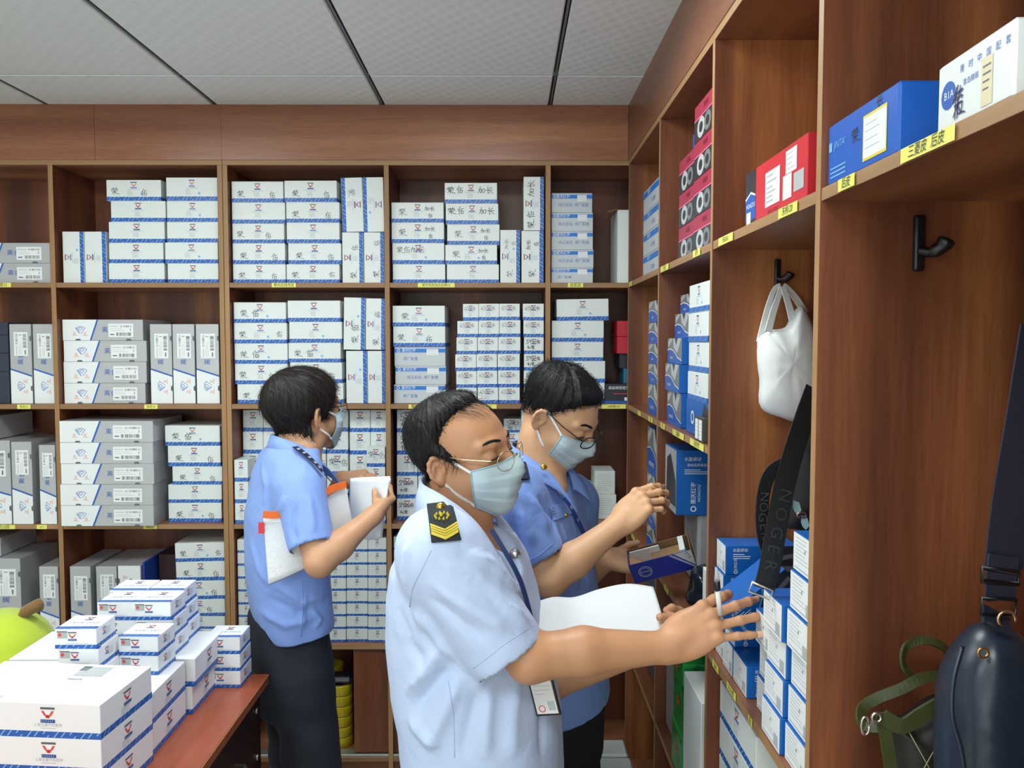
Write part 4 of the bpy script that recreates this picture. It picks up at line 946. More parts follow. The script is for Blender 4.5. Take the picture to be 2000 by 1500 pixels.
for k in range(3):
    plain_box('green_carton', XR + .004 + .004 * (k % 2), XR + .2, 1.985, 2.11, zg[k], zg[k + 1] - .001, GRN, f'green carton with leaf print, {["bottom", "middle", "top"][k]} one, lower right-hand compartment', 'carton', 'green cartons', [('printed_side', leaf_face(.125, zg[k + 1] - zg[k]), '-x'), ('printed_end', leaf_face(.19, zg[k + 1] - zg[k]), '-y')])
plain_box('white_carton', XR + .004, XR + .2, 1.79, 1.97, SZ[3], SZ[3] + .3, CARD, 'tall white carton beside the green ones, lower right-hand compartment', 'carton')
plain_box('grey_carton', XR + .03, XR + .25, 2.15, 2.32, SZ[3], SZ[3] + .28, mat('grey_card', (150, 148, 146), .5), 'grey carton left of the green ones, lower right-hand compartment', 'carton')
plain_box('dark_bag', XR + .03, XR + .26, 2.46, 2.75, SZ[3], SZ[3] + .34, mat('dark_grey_film', (74, 74, 78), .4, bump=.5, bscale=20), 'dark grey sack in the far lower right-hand compartment', 'sack', bevel=.04)
FOAM = mat('white_foam', (214, 222, 218), .6, bump=.1, bscale=40)
xa_, xb_ = .17, .385
for k, (ya, yb) in enumerate(((2.52, 2.62), (2.43, 2.515), (2.2, 2.425))):
    plain_box('white_foam_box', xa_ + .05 * k, xb_ + .006 * k, ya, yb, .0, .30 - .006 * k, FOAM, f'low white foam box on the floor by the corner, {["farthest", "middle", "nearest"][k]} one', 'box', 'foam boxes on the floor', bevel=.006)
# third bay: red carton up top
rf = Print(); w_, h_ = .31, .098
rf.poly([(-w_ / 2, 0), (-w_ * .31, 0), (-w_ * .31, h_), (-w_ / 2, h_)], DIM, 0); rf.poly([(-w_ / 2, h_ * .1), (-w_ * .31, h_ * .1), (-w_ * .31, h_ * .52), (-w_ * .4, h_ * .6), (-w_ / 2, h_ * .5)], BLUE, 1); rf.stroke([(-w_ / 2, h_ * .5), (-w_ * .4, h_ * .6), (-w_ * .31, h_ * .52)], .004, WHITE, 2); rf.rect(-w_ * .48, .002, -w_ * .4, h_ * .25, WHITE, 2); rf.text('HONGYU', -w_ * .4, h_ * .36, .012, WHITE, 2)
rf.rect(-w_ * .13, h_ * .18, w_ * .11, h_ * .78, WHITE, 1); rf.lines(-w_ * .11, w_ * .06, [h_ * .7, h_ * .6, h_ * .5, h_ * .42, h_ * .34, h_ * .26], .0035, GREYP, 2, random.Random(8))
rf.rect(w_ * .2, h_ * .55, w_ * .36, h_ * .92, WHITE, 1); rf.lines(w_ * .215, w_ * .34, [h_ * .86, h_ * .78, h_ * .7, h_ * .62], .0015, GREYP, 2, random.Random(9)); rf.rect(w_ * .16, h_ * .15, w_ * .29, h_ * .54, WHITE, 1); rf.rect(w_ * .32, h_ * .2, w_ * .46, h_ * .5, GREYP, 1)
rf.text('Q/PC 17-2019', 0, h_ * .08, .009, mat('print_darkred', (110, 20, 40), .4), 1)
plain_box('red_carton', XR + .012, XR + .2, 1.218, 1.528, SZ[0], SZ[0] + h_, mat('red_card2', (206, 46, 56), .4), 'bright red carton with white labels, top shelf on the right', 'carton', None, [('printed_side', rf, '-x')])
# fourth bay: blue box and white box with brand print
bfP = Print(); w_, h_ = .205, .082
bfP.rect(w_ * .05, h_ * .12, w_ * .36, h_ * .8, mat('print_yellow', (232, 208, 60), .4), 1); bfP.rect(w_ * .06, h_ * .16, w_ * .35, h_ * .76, WHITE, 2); bfP.lines(w_ * .08, w_ * .32, [h_ * .65, h_ * .55, h_ * .42, h_ * .3], .001, GREYP, 3, random.Random(3))
bfP.text('JINTAI', -w_ * .3, h_ * .62, .013, SKY, 1, shear=.2); bfP.rect(-w_ * .47, h_ * .55, -w_ * .42, h_ * .7, SKY, 1); bfP.lines(-w_ * .44, -w_ * .2, [h_ * .26, h_ * .19, h_ * .12], .002, SKY, 1)
for st in GLY['r']: bfP.stroke([(-w_ * .12 + a * .022, h_ * .48 + b * .02) for a, b in st], .0016, INK, 4)
for st in GLY['c']: bfP.stroke([(w_ * .22 + a * .016, h_ * .82 + b * .012) for a, b in st], .0016, INK, 4)
plain_box('blue_box', XR + .008, XR + .14, .927, 1.13, SZ[0], SZ[0] + h_, mat('blue_board', (24, 92, 190), .42, bump=.3, bscale=25), 'worn blue box with yellow-framed label, top right shelf', 'box', None, [('printed_side', bfP, '-x')], bevel=.003)
wfP = Print(); w_, h_ = .135, .07
wfP.ring(-w_ * .33, h_ * .5, .014, .014, BLUE, 1, 16); wfP.text('B1A', -w_ * .32, h_ * .5, .011, WHITE, 2)
for k, ch in enumerate('青时中国配套'): wfP.text(ch, -w_ * .14 + k * .0155, h_ * .76, .0085, BLUE, 1)
wfP.text('青岛精锻', -w_ * .02, h_ * .55, .007, BLUE, 1); wfP.rect(w_ * .12, h_ * .08, w_ * .26, h_ * .72, mat('print_cream', (220, 206, 170), .5), 1); wfP.lines(w_ * .14, w_ * .25, [h_ * .6, h_ * .5, h_ * .4, h_ * .3], .0018, GREYD, 2, random.Random(6))
for st in GLY['h'] + GLY['r']: wfP.stroke([(-w_ * .26 + a * .02, h_ * .12 + b * .03) for a, b in st], .0022, mat('marker_blue', (40, 50, 100), .5), 4)
plain_box('white_box', XR + .01, XR + .15, .715, .85, SZ[0], SZ[0] + h_, CARD, 'white box with blue print and round emblem, far top right', 'box', None, [('printed_side', wfP, '-x')], bevel=.003, yaw=-2)
# blue brand cartons with white label ends on the third shelf of the third bay
def label_end(w, h):
    P = Print(); rr = random.Random(4); P.rect(-w / 2 + .001, .001, w / 2 - .001, h - .001, WHITE, 0)
    P.lines(-w * .4, w * .3, [h * (.88 - .1 * k) for k in range(7)], .0012, GREYP, 1, rr); P.text('4', 0, h * .62, h * .16, BLUE2, 2); P.rect(w * .18, h * .12, w * .4, h * .42, GREYP, 2)
    P.lines(-w * .44, w * .44, [h * .1], .0014, mat('print_blue_faint', (120, 140, 186), .5), 1); return P
def hy_end(w, h):
    P = Print(); P.text('长盈振动', -w * .3, h * .84, h * .13, WHITE, 1, shear=.2); P.lines(-w * .4, -w * .14, [h * .7, h * .63, h * .56], h * .025, WHITE, 1, random.Random(1))
    P.text('重庆红宇', -w * .36, h * .33, h * .12, WHITE, 1, rot=math.pi / 2); P.ring(-w * .36, h * .1, h * .07, h * .025, WHITE, 1, 14)
    c_ = [(w * .12, h * .97), (w * .07, h * .75), (-w * .06, h * .48), (-w * .12, h * .25), (-w * .1, h * .05)]
    P.poly([(-w * .09, 0), (w / 2, 0), (w / 2, h)] + c_, DIM, 1)
    for a, b in zip(c_[:-1], c_[1:]): P.stroke([a, b], h * .05, HYL, 3)
    P.poly([(-w * .02, h * .08), (w * .03, h * .06), (w * .2, h * .6), (w * .26, h * .95), (w * .2, h * .95), (w * .12, h * .55)], MET2, 2); P.poly([(w * .2, h * .1), (w * .46, h * .1), (w * .46, h * .3), (w * .24, h * .3)], MET2, 2); P.poly([(w * .28, h * .5), (w * .48, h * .6), (w * .48, h * .75), (w * .3, h * .68)], MET2, 2)
    return P
HH = .0618
def hycol(name, Y0, Y1, n, xo=0., L=.15):
    for k in range(n):
        e = .004 * ((k * 7 + len(name)) % 3)
        plain_box('blue_carton', XR + .003 + xo + e, XR + .003 + xo + e + L, Y0, Y1, SZ[2] + k * HH, SZ[2] + (k + 1) * HH - .001, HYB, f'blue carton with white label end, {ORD[n-1-k]} from top, {name}', 'carton', 'blue cartons on the right-hand shelf', [('paper_label', label_end(Y1 - Y0, HH - .001), '-x'), ('printed_end', hy_end(L, HH - .001), '-y')])
hycol('pile by the far divider', 1.652, 1.722, 4, .006)
hycol('second pile from far divider', 1.575, 1.648, 2, .006)
hycol('pile under the reaching hand', 1.48, 1.57, 1, .006)
hycol('pile right of the hand', 1.366, 1.45, 3, .016)
hycol('pile behind the black strap', 1.272, 1.365, 4, .002)
hycol('pile by the near divider', 1.165, 1.265, 6, .008)
# white cartons under that shelf
for k in range(5):
    o = carton('W', 0, SZ[3] + .08 * k + .001, 1.5, .25, .0785, f'white carton below the blue ones, {ORD[4-k]} from top, lower right compartment', GR_, dscale=.9)
    o.location = (XF, 1.56, o.location.z); o.rotation_euler = (0, 0, math.radians(-90))
# ------------------------------------------------------------------ soft things: bags, hooks
def pillow(name, outline, thick, rings=7, noise=0., nscale=12., seed=0, edge=.15):
    """cushion-like body from a closed outline of world points lying in a plane Y = const; bulges along Y"""
    P = [Vector(p) for p in outline]; n = len(P); c = sum(P, Vector()) / n; V, F = [], []
    from mathutils import noise as mn
    def ringpts(s, sgn):
        t = thick / 2 * (1 - s ** 2.6) ** .5 if s < 1 else 0
        out = []
        for p in P:
            q = c + (p - c) * s; q = Vector((q.x, q.y + sgn * t, q.z))
            if noise: 
                d = mn.noise_vector(Vector((q.x * nscale, q.y * nscale * .5 + sgn * 3, q.z * nscale + seed))); q = q + d * noise
                d2 = mn.noise(Vector((q.x * nscale * 3, sgn * 2., q.z * nscale * 3 + seed))); q.y += sgn * abs(d2) * noise
            out.append(q)
        return out
    S = [1 - (k / rings) ** 1.4 * .97 for k in range(rings + 1)]
    base = 0; idx = []
    for k, s in enumerate(S): idx.append(len(V)); V += ringpts(s, -1)
    f_last = idx[-1]
    idb = [idx[0]]
    for k, s in enumerate(S[1:]): idb.append(len(V)); V += ringpts(s, 1)
    for L, flip in ((idx, False), (idb, True)):
        for a, b in zip(L[:-1], L[1:]):
            for i in range(n):
                j = (i + 1) % n; f = (a + i, a + j, b + j, b + i); F.append(f[::-1] if flip else f)
        f = tuple(L[-1] + i for i in range(n)); F.append(f if not flip else f[::-1])
    return pyd(name, V, F, True)
def pxo(pts, Y, n=4):
    w = [at(x, y, Y) for x, y in pts]; w2 = catmull(w + [w[0]], n)[:-1]; return w2
BLKP = mat('black_plastic', (16, 16, 17), .35)
def wall_hook(px, py0, py1, Yp, label):
    a = at(px, py0, Yp - .006); b = at(px, py1, Yp - .006); L = a.z - b.z; s = L / .09
    h = empty('coat_hook', (a.x, Yp - .0012, (a.z + b.z) / 2), label=label, cat='hook', group='black wall hooks')
    m1 = from_bm(box_bm(-.009 * s, .009 * s, -.012 * s, 0, -L / 2, L / 2, .0045 * s, 3), 'plate', True); link('mounting_plate', m1, BLKP, h)
    link('hook_arm', tube_mesh(catmull([(0, -.008 * s, -.012 * s), (.012 * s, -.022 * s, -.016 * s), (.024 * s, -.032 * s, -.008 * s), (.03 * s, -.036 * s, .004 * s)], 4), [.008 * s] * 5 + [.011 * s] * 4 + [.013 * s] * 3 + [.010 * s], 10), BLKP, h)
    return h
PA = YD[2] - T / 2; PB = YD[3] - T / 2
wall_hook(1519, 506, 566, PA, 'black wall hook holding the white plastic bag')
wall_hook(1796, 420, 530, PB, 'black wall hook on the nearer wooden panel')
# white carrier bag
PBG = mat('white_film', (226, 230, 230), .35, bump=.7, bscale=26, sss=.0); Yb = PA - .045
wb = empty('plastic_bag', at(1525, 700, Yb), label='white plastic carrier bag hanging from a black hook', cat='plastic bag')
o0 = wb.location
def rel(me): me.transform(Matrix.Translation(-o0)); return me
link('bag_body', rel(pillow('bag_body', pxo([(1497, 650), (1507, 645), (1535, 640), (1560, 600), (1575, 615), (1590, 660), (1596, 740), (1588, 800), (1562, 822), (1520, 815), (1487, 795), (1484, 740), (1480, 670)], Yb), .075, 8, .006, 16, 4)), PBG, wb)
for k, pts in enumerate(([(1484, 668), (1490, 640), (1500, 600), (1512, 566), (1524, 556)], [(1500, 648), (1510, 610), (1520, 580), (1526, 560)], [(1548, 625), (1541, 598), (1534, 575), (1528, 560)], [(1572, 612), (1556, 585), (1540, 566), (1530, 557)])):
    P = [at(x, y, Yb + .012 * (-1 if k in (1, 2) else 1)) for x, y in pts]
    link('bag_handle', rel(ribbon_mesh(catmull(P, 4), [.016 - .0005 * i for i in range(len(catmull(P, 4)))], Vector((.25, -1, 0)), .003)), PBG, wb)
prt = Print(); prt.text('请勿将塑料袋套在头上', 0, .006, .005, GREYD, 1); prt.lines(-.02, .03, [0, -.006], .0012, GREYD)
# black cross-body bag hanging deeper, with webbing straps
Yc = 1.46; BLKF = mat('black_webbing', (26, 28, 29), .55, bump=.3, bscale=500); BLKF2 = mat('black_canvas', (20, 20, 22), .7, bump=.2, bscale=300)
cb = empty('crossbody_bag', at(1565, 950, Yc), label='black bag with lettered webbing strap hanging over the blue cartons', cat='bag'); o0 = cb.location
link('bag_body', rel(pillow('bag_body', pxo([(1552, 850), (1572, 838), (1600, 840), (1640, 860), (1650, 960), (1640, 1040), (1600, 1060), (1560, 1035), (1532, 1025), (1540, 960), (1546, 900)], Yc), .09, 6, .002, 10)), BLKF2, cb)
Ys = 1.33
def strap(nm, pts, w, par, mt, normal=(0.1, -1, .0), th=.0022): 
    P = catmull([at(*p) for p in pts], 5); return link(nm, rel(ribbon_mesh(P, w, Vector(normal), th)), mt, par), P
s1, P1_ = strap('strap', [(1592, 760, 1.42), (1572, 815, 1.40), (1548, 890, 1.37), (1530, 960, 1.35), (1515, 1040, 1.335), (1503, 1110, 1.325), (1492, 1150, 1.32)], .037, cb, BLKF)
s2, P2_ = strap('strap', [(1560, 880, 1.38), (1535, 905, 1.37), (1505, 925, 1.36), (1492, 960, 1.355), (1488, 1010, 1.352), (1492, 1050, 1.35), (1503, 1085, 1.345)], .026, cb, BLKF, (.4, -1, .1))
def strap_text(txt, pts, size, par, lift):
    P = [at(*p) for p in pts]; n = len(txt)
    for i, ch in enumerate(txt):
        t = (i + .5) / n * (len(P) - 1); k = min(int(t), len(P) - 2); a = P[k].lerp(P[k + 1], t - k); d = (P[k + 1] - P[k]).normalized()
        nrm = Vector((.1, -1, 0)); nrm = (nrm - d * nrm.dot(d)).normalized(); s = d.cross(nrm)
        Q = Print(); Q.text(ch, 0, 0, size, mat('strap_print', (58, 62, 62), .4), 1)
        me = Q.map(lambda u, v, l: a + d * u + (-s if (-s).z * 0 + (-s).x > 0 else s) * v + nrm * (lift + l), 'strap_lettering')
        link('strap_lettering', rel(me), None, par)
strap_text('NOGER', [(1536, 950, 1.35), (1515, 1040, 1.335), (1500, 1120, 1.325)], .03, s1, .0025)
strap_text('NOGER', [(1492, 960, 1.352), (1488, 1010, 1.35), (1494, 1055, 1.348)], .022, s2, .0025)
a_, b_ = at(1469, 1137, 1.315), at(1510, 1153, 1.315)
u_ = (b_ - a_); dn = Vector((-u_.z, 0, u_.x)).normalized() * -.016
link('strap_buckle', rel(tube_mesh([a_, b_, b_ + dn, a_ + dn], .0022, 8, closed=True)), CHROME, cb)
for (x, y) in ((1556, 990), (1572, 1020)):
    c0 = at(x, y, Yc - .047); link('bird_patch', rel(pyd('p', [c0 + Vector(v) for v in ((-.006, 0, .012), (.004, -.001, .008), (.008, -.001, -.006), (.002, 0, -.014), (-.004, 0, -.008), (-.007, 0, .0))], [(0, 1, 2, 3, 4, 5)])), mat('patch_mint', (176, 216, 214), .6), cb)
link('zip_ring', rel(tube_mesh([at(1566 + 9 * math.cos(t), 1006 + 5 * math.sin(t), Yc - .05) for t in np.linspace(0, 6.2, 14)], .002, 6, closed=True)), mat('rose_metal', (196, 160, 150), .25, metal=.9), cb)
# black plastic sack on the third shelf
kb = empty('black_sack', at(1362, 1150, 1.96), label='crumpled black plastic bag on the third right-hand shelf', cat='plastic bag'); o0 = kb.location
zmin = SZ[2] + .004
pts_ = [(1336, 1180), (1345, 1150), (1350, 1125), (1368, 1117), (1390, 1120), (1405, 1140), (1410, 1170), (1400, 1190), (1370, 1196), (1345, 1192)]
ws = pxo(pts_, 1.96); zl = min(p.z for p in ws); ws = [p + Vector((.006, 0, max(0, zmin - zl) + .012)) for p in ws]
link('bag_body', rel(pillow('bag_body', ws, .12, 7, .009, 22, 2)), mat('black_film', (28, 34, 38), .18, bump=.6, bscale=40), kb)
# olive handbag and navy sling bag hanging in the nearest bay
OLV = mat('olive_leather', (62, 68, 34), .42, var=.15, vscale=20); OLD = mat('dark_quilt', (34, 33, 28), .55, bump=.2, bscale=80); STI = mat('stitch', (150, 146, 110), .7)
Yo = 1.06
ol = empty('handbag', at(1760, 1400, Yo), label='olive green handbag with quilted dark side, hanging at lower right', cat='handbag'); o0 = ol.location
link('bag_body', rel(pillow('bag_body', pxo([(1722, 1392), (1760, 1405), (1795, 1385), (1830, 1362), (1880, 1360), (1900, 1450), (1905, 1570), (1840, 1596), (1745, 1585), (1732, 1500)], Yo, 5), .08, 6)), OLD, ol)
def strap2(nm, pts, w, mt, par, normal=(0, -1, 0), th=.004):
    return link(nm, rel(ribbon_mesh(catmull([at(*p) for p in pts], 5), w, Vector(normal), th)), mt, par)
strap2('top_trim', [(1724, 1400, Yo - .042), (1762, 1418, Yo - .045), (1800, 1396, Yo - .045), (1840, 1375, Yo - .045), (1880, 1372, Yo - .042)], .02, OLV, ol)
strap2('side_gusset', [(1722, 1392, Yo - .04), (1732, 1450, Yo - .043), (1742, 1520, Yo - .043), (1748, 1600, Yo - .04)], .016, OLV, ol)
strap2('carry_strap', [(1716, 1420, Yo - .03), (1686, 1415, Yo - .02), (1684, 1385, Yo), (1710, 1365, Yo - .005), (1760, 1345, Yo - .01), (1800, 1325, Yo - .01), (1850, 1318, Yo)], .014, OLV, ol, (.2, -.9, .5))
strap2('carry_strap', [(1790, 1330, Yo + .02), (1765, 1300, Yo + .02), (1768, 1265, Yo + .02), (1800, 1250, Yo + .02), (1840, 1262, Yo + .02), (1870, 1300, Yo + .02)], .011, OLV, ol, (.5, -.7, .3))
for k in range(6):
    for sgn in (1, -1):
        x0 = 1690 + k * 40; a, b = (x0, 1420), (x0 + sgn * 90, 1580)
        xs = [a[0] + (b[0] - a[0]) * t for t in (0, .5, 1)]
        if min(xs) < 1738 or max(xs) > 1895: continue
        link('stitch_line', rel(tube_mesh([at(x, 1420 + 160 * t, Yo - .043 - .004 * (1 - abs(2 * t - 1))) for x, t in zip(xs, (0, .5, 1))], .0007, 5)), STI, ol)
link('snap_hook', rel(tube_mesh([at(1690 + 8 * math.cos(t), 1418 + 18 * math.sin(t), Yo - .05) for t in np.linspace(0, 6, 14)], .0016, 6)), CHROME, ol)
link('ring', rel(tube_mesh([at(1712 + 9 * math.cos(t), 1402 + 9 * math.sin(t), Yo - .05) for t in np.linspace(0, 6.2, 14)], .0018, 6, closed=True)), CHROME, ol)
Yn = .945; NVY = mat('navy_leather', (30, 42, 58), .32, var=.12, vscale=10, bump=.25, bscale=30); NVS = mat('navy_strap', (38, 40, 56), .5, bump=.2, bscale=300)
nv = empty('sling_bag', at(1930, 1380, Yn), label='navy sling bag with long strap hanging at the lower right edge', cat='bag'); o0 = nv.location
link('bag_body', rel(pillow('bag_body', pxo([(1838, 1420), (1848, 1330), (1875, 1265), (1910, 1225), (1950, 1215), (1990, 1235), (2020, 1290), (2040, 1400), (2040, 1560), (2000, 1640), (1900, 1650), (1850, 1590), (1836, 1500)], Yn, 5), .11, 8, .0025, 14)), NVY, nv)
link('piping', rel(tube_mesh(catmull([at(1880, 1262, Yn - .035), at(1862, 1330, Yn - .047), at(1860, 1400, Yn - .052), at(1876, 1460, Yn - .054), at(1884, 1520, Yn - .053), at(1880, 1600, Yn - .045)], 5), .0028, 7)), NVY, nv)
strap2('strap', [(2030, 640, Yn - .0), (2000, 830, Yn - .01), (1975, 980, Yn - .012), (1960, 1110, Yn - .012)], .045, NVS, nv, (0, -1, 0), .003)
strap2('strap', [(1960, 1085, Yn - .018), (1955, 1130, Yn - .02), (1953, 1172, Yn - .018)], .035, NVS, nv, (0, -1, 0), .004)
strap2('strap_tab', [(1945, 1195, Yn - .012), (1946, 1230, Yn - .03)], .034, NVY, nv, (0, -1, .2), .005)
link('strap_ring', rel(tube_mesh([at(x, y, Yn - .022) for x, y in ((1918, 1168), (1985, 1172), (1983, 1200), (1916, 1200))], .0022, 6, closed=True)), mat('gunmetal', (60, 60, 64), .3, metal=.9), nv)
link('slider', rel(tube_mesh([at(x, y, Yn - .022) for x, y in ((1918, 1108), (1990, 1118), (1988, 1140), (1918, 1135))], .003, 6, closed=True)), BLKP, nv)
link('d_ring', rel(tube_mesh([at(1966 + 17 * math.cos(t), 1210 + 16 * math.sin(t), Yn - .03) for t in np.linspace(2.2, 6.6, 12)], .0018, 6)), mat('pale_gold', (210, 180, 150), .25, metal=.9), nv)
link('grommet', rel(tube_mesh([at(1920 + 10 * math.cos(t), 1275 + 9 * math.sin(t), Yn - .043) for t in np.linspace(0, 6.2, 16)], .0016, 6, closed=True)), mat('brass', (190, 150, 90), .3, metal=.9), nv)

pk_ = empty('pink_wrap', at(1372, 1420, 1.80), label='crumpled pink wrapping in front of the tall white carton', cat='wrapping'); pk_.location.z = SZ[3] + .075; o0 = pk_.location
link('wrap_body', rel(pillow('wrap_body', [o0 + Vector((.02 * math.cos(t) + .012, .0, .07 * math.sin(t))) for t in np.linspace(0, 6.1, 16)], .05, 5, .008, 30, 6)), PINK, pk_)
pk_.location.x = XR - .014
# ------------------------------------------------------------------ people: smooth implicit bodies
from mathutils.bvhtree import BVHTree
from mathutils import noise as mnoise
def npv(v): return np.array(v, dtype=float)
def smin(a, b, k):
    if k <= 0: return np.minimum(a, b)
    h = np.clip(.5 + .5 * (b - a) / k, 0, 1); return b + (a - b) * h - k * h * (1 - h)
def smax(a, b, k): return -smin(-a, -b, k)
class Prim:
    def __init__(s, f, lo, hi, k=.01, op='u'): s.f, s.lo, s.hi, s.k, s.op = f, npv(lo), npv(hi), k, op
    def moved(s, R, t):
        R = np.array(R); t = npv(t); f = s.f
        def g(x, y, z):
            x, y, z = x - t[0], y - t[1], z - t[2]
            return f(R[0,0]*x+R[1,0]*y+R[2,0]*z, R[0,1]*x+R[1,1]*y+R[2,1]*z, R[0,2]*x+R[1,2]*y+R[2,2]*z)
        C = np.array([(a, b, c) for a in (s.lo[0], s.hi[0]) for b in (s.lo[1], s.hi[1]) for c in (s.lo[2], s.hi[2])]) @ R.T + t
        return Prim(g, C.min(0), C.max(0), s.k, s.op)
def scaled(p, k):
    f = p.f; return Prim(lambda x, y, z: f(x / k, y / k, z / k) * k, p.lo * k, p.hi * k, p.k * k, p.op)
def rc(a, b, ra, rb, k=.012, op='u'):
    a, b = npv(a), npv(b); ba = b - a; L = max(ba @ ba, 1e-9)
    def f(x, y, z):
        px, py, pz = x - a[0], y - a[1], z - a[2]
        t = np.clip((px*ba[0] + py*ba[1] + pz*ba[2]) / L, 0, 1)
        return np.sqrt((px - t*ba[0])**2 + (py - t*ba[1])**2 + (pz - t*ba[2])**2) - (ra + (rb - ra) * t)
    m = max(ra, rb); return Prim(f, np.minimum(a, b) - m, np.maximum(a, b) + m, k, op)
def ell(c, r, k=.012, op='u', R=None):
    r = npv(r)
    def f(x, y, z):
        k0 = np.sqrt((x/r[0])**2 + (y/r[1])**2 + (z/r[2])**2); k1 = np.sqrt((x/r[0]**2)**2 + (y/r[1]**2)**2 + (z/r[2]**2)**2) + 1e-9
        return k0 * (k0 - 1) / k1
    return Prim(f, -r, r, k, op).moved(np.eye(3) if R is None else R, c)
def tubez(st, k=.015, op='u', n=2.4):
    """stacked superellipse sections: rows (z, cx, cy, rx, ry), z ascending, with rounded ends"""
    A = np.array(sorted(st)); z0, z1 = A[0, 0], A[-1, 0]
    def f(x, y, z):
        zz = np.clip(z, z0, z1); g = [np.interp(zz, A[:, 0], A[:, i]) for i in range(1, 5)]
        q = (np.abs((x - g[0]) / g[2])**n + np.abs((y - g[1]) / g[3])**n)**(1 / n)
        d = (q - 1) * np.minimum(g[2], g[3]); e = np.maximum(z0 - z, z - z1)
        return np.where(e > 0, np.sqrt(np.maximum(d, 0)**2 + e**2) + np.minimum(d, 0) * 0 , np.maximum(d, e))
    cx, cy = A[:, 1], A[:, 2]
    return Prim(f, ((cx - A[:, 3]).min(), (cy - A[:, 4]).min(), z0), ((cx + A[:, 3]).max(), (cy + A[:, 4]).max(), z1), k, op)
def evalp(prims, x, y, z):
    F = np.full(np.broadcast(x, y, z).shape, 1.)
    for p in prims:
        d = p.f(x, y, z); F = smin(F, d, p.k) if p.op == 'u' else smax(F, -d, p.k)
    return F
def nets(F, org, h):
    """naive surface nets -> verts, quads"""
    ins = F < 0; c = np.zeros(tuple(n - 1 for n in F.shape), np.int8)
    for i in (0, 1):
        for j in (0, 1):
            for k in (0, 1): c += ins[i:F.shape[0]-1+i, j:F.shape[1]-1+j, k:F.shape[2]-1+k]
    act = (c > 0) & (c < 8); I = np.argwhere(act); ids = np.full(c.shape, -1, np.int32); ids[act] = np.arange(len(I))
    acc = np.zeros((len(I), 3)); cnt = np.zeros(len(I))
    corner = [(i, j, k) for i in (0, 1) for j in (0, 1) for k in (0, 1)]
    val = {q: F[I[:, 0]+q[0], I[:, 1]+q[1], I[:, 2]+q[2]] for q in corner}
    for q in corner:
        for ax in range(3):
            if q[ax] == 0:
                r = list(q); r[ax] = 1; r = tuple(r); a, b = val[q], val[r]; m = (a < 0) != (b < 0)
                t = np.where(m, a / np.where(m, a - b, 1), 0); p = np.tile(npv(q), (len(I), 1)); p[:, ax] += t
                acc[m] += p[m]; cnt[m] += 1
    V = (I + acc / np.maximum(cnt, 1)[:, None]) * h + npv(org)
    Q = []
    for ax in range(3):
        s0 = [slice(None)] * 3; s1 = [slice(None)] * 3; s0[ax] = slice(0, -1); s1[ax] = slice(1, None)
        a, b = ins[tuple(s0)], ins[tuple(s1)]
        E = np.argwhere(a != b); u, v = (ax + 1) % 3, (ax + 2) % 3
        E = E[(E[:, u] > 0) & (E[:, v] > 0) & (E[:, u] < c.shape[u]) & (E[:, v] < c.shape[v])]
        flip = ~a[E[:, 0], E[:, 1], E[:, 2]]
        def at_(du, dv):
            G = E.copy(); G[:, u] -= du; G[:, v] -= dv; return ids[G[:, 0], G[:, 1], G[:, 2]]
        q = np.stack([at_(1, 1), at_(0, 1), at_(0, 0), at_(1, 0)], 1); q[flip] = q[flip][:, ::-1]; Q.append(q)
    Q = np.concatenate(Q); Q = Q[(Q >= 0).all(1)]
    return V, Q
def mesh_prims(prims, h, name, lo=None, hi=None, post=None):
    L = np.min([p.lo for p in prims if p.op == 'u'], 0) - 4 * h if lo is None else npv(lo)
    H = np.max([p.hi for p in prims if p.op == 'u'], 0) + 4 * h if hi is None else npv(hi)
    n = np.ceil((H - L) / h).astype(int) + 1
    ax = [L[i] + h * np.arange(n[i]) for i in range(3)]
    F = np.full(tuple(n), .2, np.float32)
    for p in prims:
        m = p.k + 3 * h
        s = [(max(0, int((p.lo[i] - m - L[i]) / h)), min(n[i], int((p.hi[i] + m - L[i]) / h) + 2)) for i in range(3)]
        if any(a >= b for a, b in s): continue
        sl = tuple(slice(a, b) for a, b in s)
        d = p.f(ax[0][sl[0]][:, None, None], ax[1][sl[1]][None, :, None], ax[2][sl[2]][None, None, :])
        F[sl] = smin(F[sl], d, p.k) if p.op == 'u' else smax(F[sl], -d, p.k)
    if post: F = post(F, ax)
    V, Q = nets(F, L, h)
    return V, Q
def np_mesh(name, V, Q, smooth=True):
    me = bpy.data.meshes.new(name); me.vertices.add(len(V)); me.vertices.foreach_set('co', np.asarray(V, np.float32).ravel())
    k = Q.shape[1]; me.loops.add(len(Q) * k); me.loops.foreach_set('vertex_index', np.asarray(Q, np.int32).ravel())
    me.polygons.add(len(Q)); me.polygons.foreach_set('loop_start', np.arange(0, len(Q) * k, k, dtype=np.int32)); me.polygons.foreach_set('loop_total', np.full(len(Q), k, np.int32))
    if smooth: me.polygons.foreach_set('use_smooth', np.ones(len(Q), bool))
    me.update(calc_edges=True); return me
def vnormals(V, Q):
    n = np.cross(V[Q[:, 2]] - V[Q[:, 0]], V[Q[:, 3]] - V[Q[:, 1]]); N = np.zeros_like(V)
    for i in range(4): np.add.at(N, Q[:, i], n)
    return N / (np.linalg.norm(N, axis=1)[:, None] + 1e-12)
def relax(V, Q, it=2, lam=.5, keep=None):
    for _ in range(it):
        S = np.zeros_like(V); C = np.zeros(len(V))
        for i in range(4):
            for j in (1, 3): np.add.at(S, Q[:, i], V[Q[:, (i + j) % 4]]); np.add.at(C, Q[:, i], 1)
        T_ = S / np.maximum(C, 1)[:, None]; W_ = V + (T_ - V) * lam
        if keep is not None: W_[keep] = V[keep]
        V = W_
    return V
